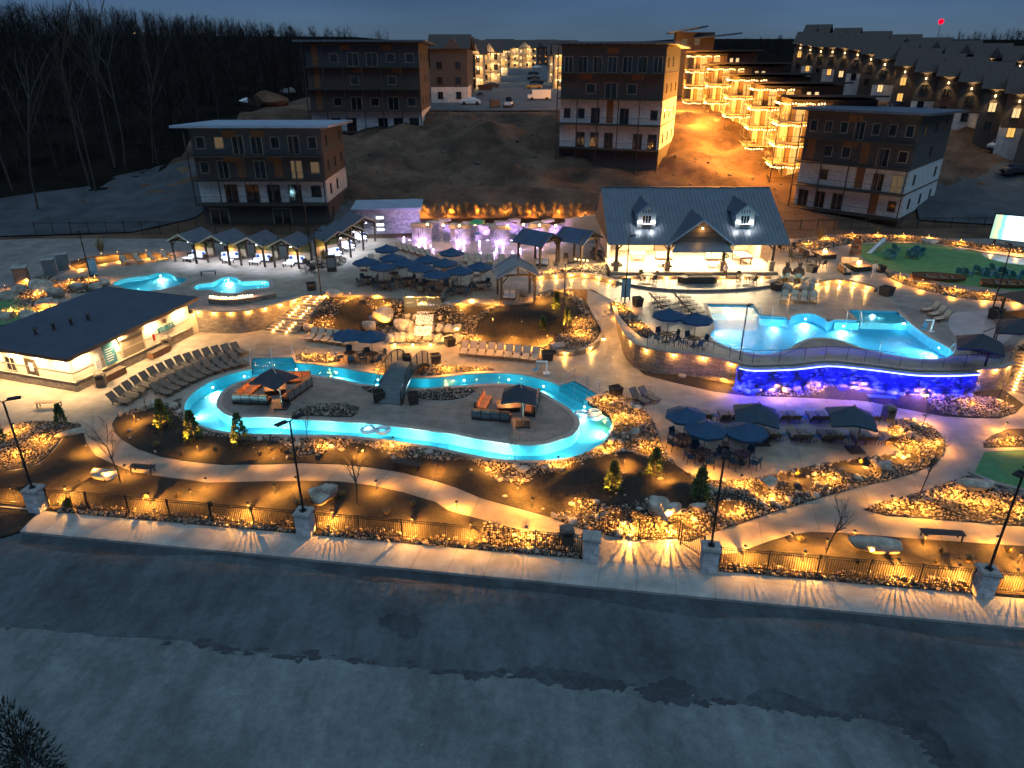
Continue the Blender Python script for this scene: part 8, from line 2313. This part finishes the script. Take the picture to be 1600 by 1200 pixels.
t = thing('pallet_stack', 'dark stack of pallets beside the loader', 'pallets', onhill(773, 170), .2)
for k in range(6): MB().bb(-1.0 + .05 * (k % 2), 1.0, -.6, .6, k * .3, k * .3 + .24).build('pallet', 'timber', t)
t = thing('skip', 'dark metal skip left of the street', 'skip', onhill(758, 142), .1)
m = MB(); m.add([(-1.6, -.9, 0), (1.6, -.9, 0), (1.6, .9, 0), (-1.6, .9, 0), (-2.1, -1, 1.5), (2.1, -1, 1.5), (2.1, 1, 1.5), (-2.1, 1, 1.5)], [(3, 2, 1, 0), (0, 1, 5, 4), (1, 2, 6, 5), (2, 3, 7, 6), (3, 0, 4, 7)]); m.build('shell', 'roof_brown', t); MB().bb(-1.9, 1.9, -.9, .9, 1.1, 1.2).build('rubble', 'soil', t)
for i, (u, v, s, mt, lab) in enumerate(((425, 165, 4.2, 'soil', 'large brown earth mound left of the dark block'), (384, 160, 1.4, 'boat_white', 'white wrapped bale on the hillside'), (745, 128, 2.0, 'dirt_road', 'heap of pale rubble left of the street'), (720, 140, 2.6, 'forest', 'dark scrubby mound left of the street'), (752, 150, 1.4, 'dirt_road', 'low heap of building scraps by the skip'), (450, 148, 2.4, 'dirt_road', 'pale heap beside the earth mound'), (1440, 172, 1.5, 'boulder', 'boulder pile below the town houses'))):
    m = MB(); m.blob((0, 0, s * .2), (s, s * .8, s * .55), i, 4); o = m.build('earth_mound' if i != 1 else 'wrapped_bale', mt, None, label=lab, cat='mound' if i != 1 else 'bale', loc=onhill(u, v))
rocks('rubble', 'loose stones strewn over the dirt hillside', [Vector((-35, 100, 0)), Vector((50, 100, 0)), Vector((45, 150, 0)), Vector((-20, 150, 0))], hill, 1.6, (.08, .25), 'dirt_road', prob=.5)
# beacon
t = thing('radio_mast', 'thin mast with red beacon on the dark ridge', 'mast', WY(1464, 62, 520), 0)
MB().tube((0, 0, -20), (0, 0, 10), .25, .15, 6).build('pole', 'black_metal', t); m = MB(); m.blob((0, 0, 10.6), 1.9, 1, 2); m.build('beacon', 'bulb_red', t, smooth=True)
lamp('beacon', 'POINT', 9000, (1, .02, .03), 1.0); put('beacon', (0, -3, 11), t)
for i, (u, v) in enumerate(((178, 52), (183, 54), (189, 51), (194, 55), (210, 52))):
    t = thing('distant_lamp', nth(i) + ' tiny distant lamp from the left on the far ridge', 'lamp', WY(u, v, 420), 0, 'distant lamps')
    m = MB(); m.blob((0, 0, 0), .55, 1, 1); m.build('bulb', 'bulb_string', t); MB().tube((0, 0, -8), (0, 0, -.4), .1, .1, 5).build('pole', 'black_metal', t)

# ------------------------------------------------------------------ forest and ridges
def ridge(nm, pts, y0, y1, label):
    """pts: (x, crest height)"""
    X = np.linspace(pts[0][0], pts[-1][0], 90); Zc = np.interp(X, [p[0] for p in pts], [p[1] for p in pts]) + 1.2 * np.sin(X * .09) + .8 * np.sin(X * .23)
    rows = []
    for f in np.linspace(0, 1, 8):
        base = hill(np.column_stack([X, np.full(len(X), y0 + f * (y1 - y0))])) - 3
        s = f * f * (3 - 2 * f); rows.append(np.column_stack([X, np.full(len(X), y0 + f * (y1 - y0)), base * (1 - s) + Zc * s]))
    V = np.concatenate(rows); n = len(X); idx = np.arange(len(V)).reshape(8, n)
    Fq = np.stack([idx[:-1, :-1].ravel(), idx[:-1, 1:].ravel(), idx[1:, 1:].ravel(), idx[1:, :-1].ravel()], 1)
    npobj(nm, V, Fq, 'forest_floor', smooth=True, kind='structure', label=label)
    return rows[-1]
r1 = ridge('hills', [(-520, 22), (-350, 24), (-260, 25), (-200, 29), (-165, 32), (-130, 27), (-95, 17), (-60, 12), (-20, 10), (40, 12), (120, 14), (180, 16)], 340, 470, 'dark wooded ridge along the left horizon')
r2 = ridge('hills', [(90, 10), (130, 14), (170, 17), (210, 21), (260, 26), (330, 31), (420, 34), (520, 34)], 230, 400, 'dark wooded hill on the right')
def woods(nm, label, P, hmin, hmax, seed, nb=16):
    rs = np.random.RandomState(seed); Vs, Fs, tw = [], [], []
    k = 0
    for x, y, z in P:
        h = rs.uniform(hmin, hmax); r = .11 + .012 * h
        lean = rs.normal(0, .04, 2); top = np.array([x + lean[0] * h, y + lean[1] * h, z + h]); b = np.array([x, y, z - 1])
        segs = [(b, top, r, .03)]
        for _ in range(nb):
            f = rs.uniform(.3, .97); p = b + (top - b) * f; a = rs.uniform(0, 6.283); ln = h * rs.uniform(.12, .34) * (1.15 - f * .7)
            e = p + np.array([math.cos(a) * ln * .7, math.sin(a) * ln * .7, ln * rs.uniform(.5, 1.0)]); segs.append((p, e, .06 + .02 * rs.uniform(), .015))
            for _ in range(4):
                g = rs.uniform(.3, 1); p2 = p + (e - p) * g; a2 = rs.uniform(0, 6.283); l2 = ln * rs.uniform(.3, .6)
                segs.append((p2, p2 + np.array([math.cos(a2) * l2 * .7, math.sin(a2) * l2 * .7, l2 * rs.uniform(.3, 1.0)]), .045, .02))
        for p, e, r0, r1_ in segs:
            d = e - p; sx = np.array([d[1], -d[0], 0]) + np.array([1e-3, 0, 0]); sx /= np.linalg.norm(sx); sy = np.cross(d, sx); sy /= np.linalg.norm(sy) + 1e-9
            for q in range(3):
                a = q * 2.094; o = sx * math.cos(a) + sy * math.sin(a); Vs.append(p + o * r0)
            for q in range(3):
                a = q * 2.094; o = sx * math.cos(a) + sy * math.sin(a); Vs.append(e + o * r1_)
            for q in range(3): Fs.append((k + q, k + (q + 1) % 3, k + 3 + (q + 1) % 3, k + 3 + q))
            k += 6
        m_ = 150; f = rs.uniform(.12, 1.02, m_); a = rs.uniform(0, 6.283, m_); q = h * .30 * rs.uniform(.1, 1, m_) * (1.25 - f)
        c = np.stack([x + q * np.cos(a), y + q * np.sin(a), z + f * h], 1); d = np.stack([np.cos(a), np.sin(a), rs.uniform(.3, 2.2, m_)], 1) * rs.uniform(.5, 1.3, (m_, 1)); s_ = np.stack([-np.sin(a), np.cos(a), 0 * a], 1) * .045
        tw.append(np.stack([c - s_, c + s_, c + d], 1))
    T = np.concatenate(tw).reshape(-1, 3); Vs = np.array(Vs); Fs = np.array(Fs)
    Ft = np.concatenate([Fs[:, [0, 1, 2]], Fs[:, [0, 2, 3]], np.arange(len(T)).reshape(-1, 3) + len(Vs)])
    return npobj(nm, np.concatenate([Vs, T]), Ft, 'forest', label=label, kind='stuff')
rs = np.random.RandomState(3)
P = []
while len(P) < 1000:
    x, y = rs.uniform(-230, -50), rs.uniform(96, 330)
    lim = -58 - max(0, (118 - y)) * .8 + max(0, y - 125) * .11
    if x < min(lim, -44): P.append((x, y, hz(x, y)))
woods('forest', 'dark leafless wood filling the left hillside', P, 10, 16, 1, 7)
P = [(x, y, z) for x, y, z in r1 for _ in range(1)]
P = []
for x, y, z in r1[::1]:
    for _ in range(9): P.append((x + rs.uniform(-5, 5), y - rs.uniform(0, 60), z - 1 - rs.uniform(0, 4)))
woods('forest', 'far treeline along the left ridge', P, 7, 12, 2, 4)
P = []
for x, y, z in r2[::1]:
    for q in range(9): P.append((x + rs.uniform(-4, 4), y - q * rs.uniform(0, 14), z - 1 - q * rs.uniform(0, 1.6)))
woods('forest', 'dark treeline on the right hill', P, 7, 11, 4, 4)
P = []
while len(P) < 160:
    x, y = rs.uniform(20, 200), rs.uniform(430, 500); P.append((x, y, hz(x, y)))
woods('forest', 'treeline behind the upper houses', P, 5, 9, 5, 6)
for i, (u, v, h) in enumerate(((140, 290, 17), (180, 265, 18), (196, 262, 15), (150, 300, 12), (60, 330, 15), (240, 255, 13), (20, 300, 16))):
    bare_tree(onhill(u, v), h, nth(i) + ' pale trunked bare tree listed along the edge of the left wood', 40 + i, 'bare_tree', 'pale trunked trees at the wood edge', 'bark_pale', .45, 2)
# close dark branch in the lower left corner
mat('forest_leaf', (.012, .018, .012), .9, island=.4)
t = thing('leafy_shrub', 'dark leafy tree top poking into the lower left corner', 'tree', (-14.7, 14.6, -.15), 0); t.scale = (1.3, 1.3, 1.55)
rs2 = np.random.RandomState(9); n = 3200
d = rs2.normal(size=(n, 3)); d /= np.linalg.norm(d, axis=1)[:, None]
P = d * rs2.uniform(.3, 1, (n, 1)) * np.array([1.0, 1.0, 2.2]) + np.array([0, 0, 2.6]); P[:, 0] *= (1.2 - .18 * P[:, 2]).clip(.15); P[:, 1] *= (1.2 - .18 * P[:, 2]).clip(.15)
s_ = np.cross(d, rs2.normal(size=(n, 3))); s_ /= np.linalg.norm(s_, axis=1)[:, None]
npobj('crown', np.stack([P - s_ * .02, P + s_ * .02, P + d * .13], 1).reshape(-1, 3), np.arange(3 * n).reshape(-1, 3), 'forest_leaf', t)
MB().tube((0, 0, 0), (0, 0, 4.2), .1, .02, 6).build('trunk', 'bark', t)
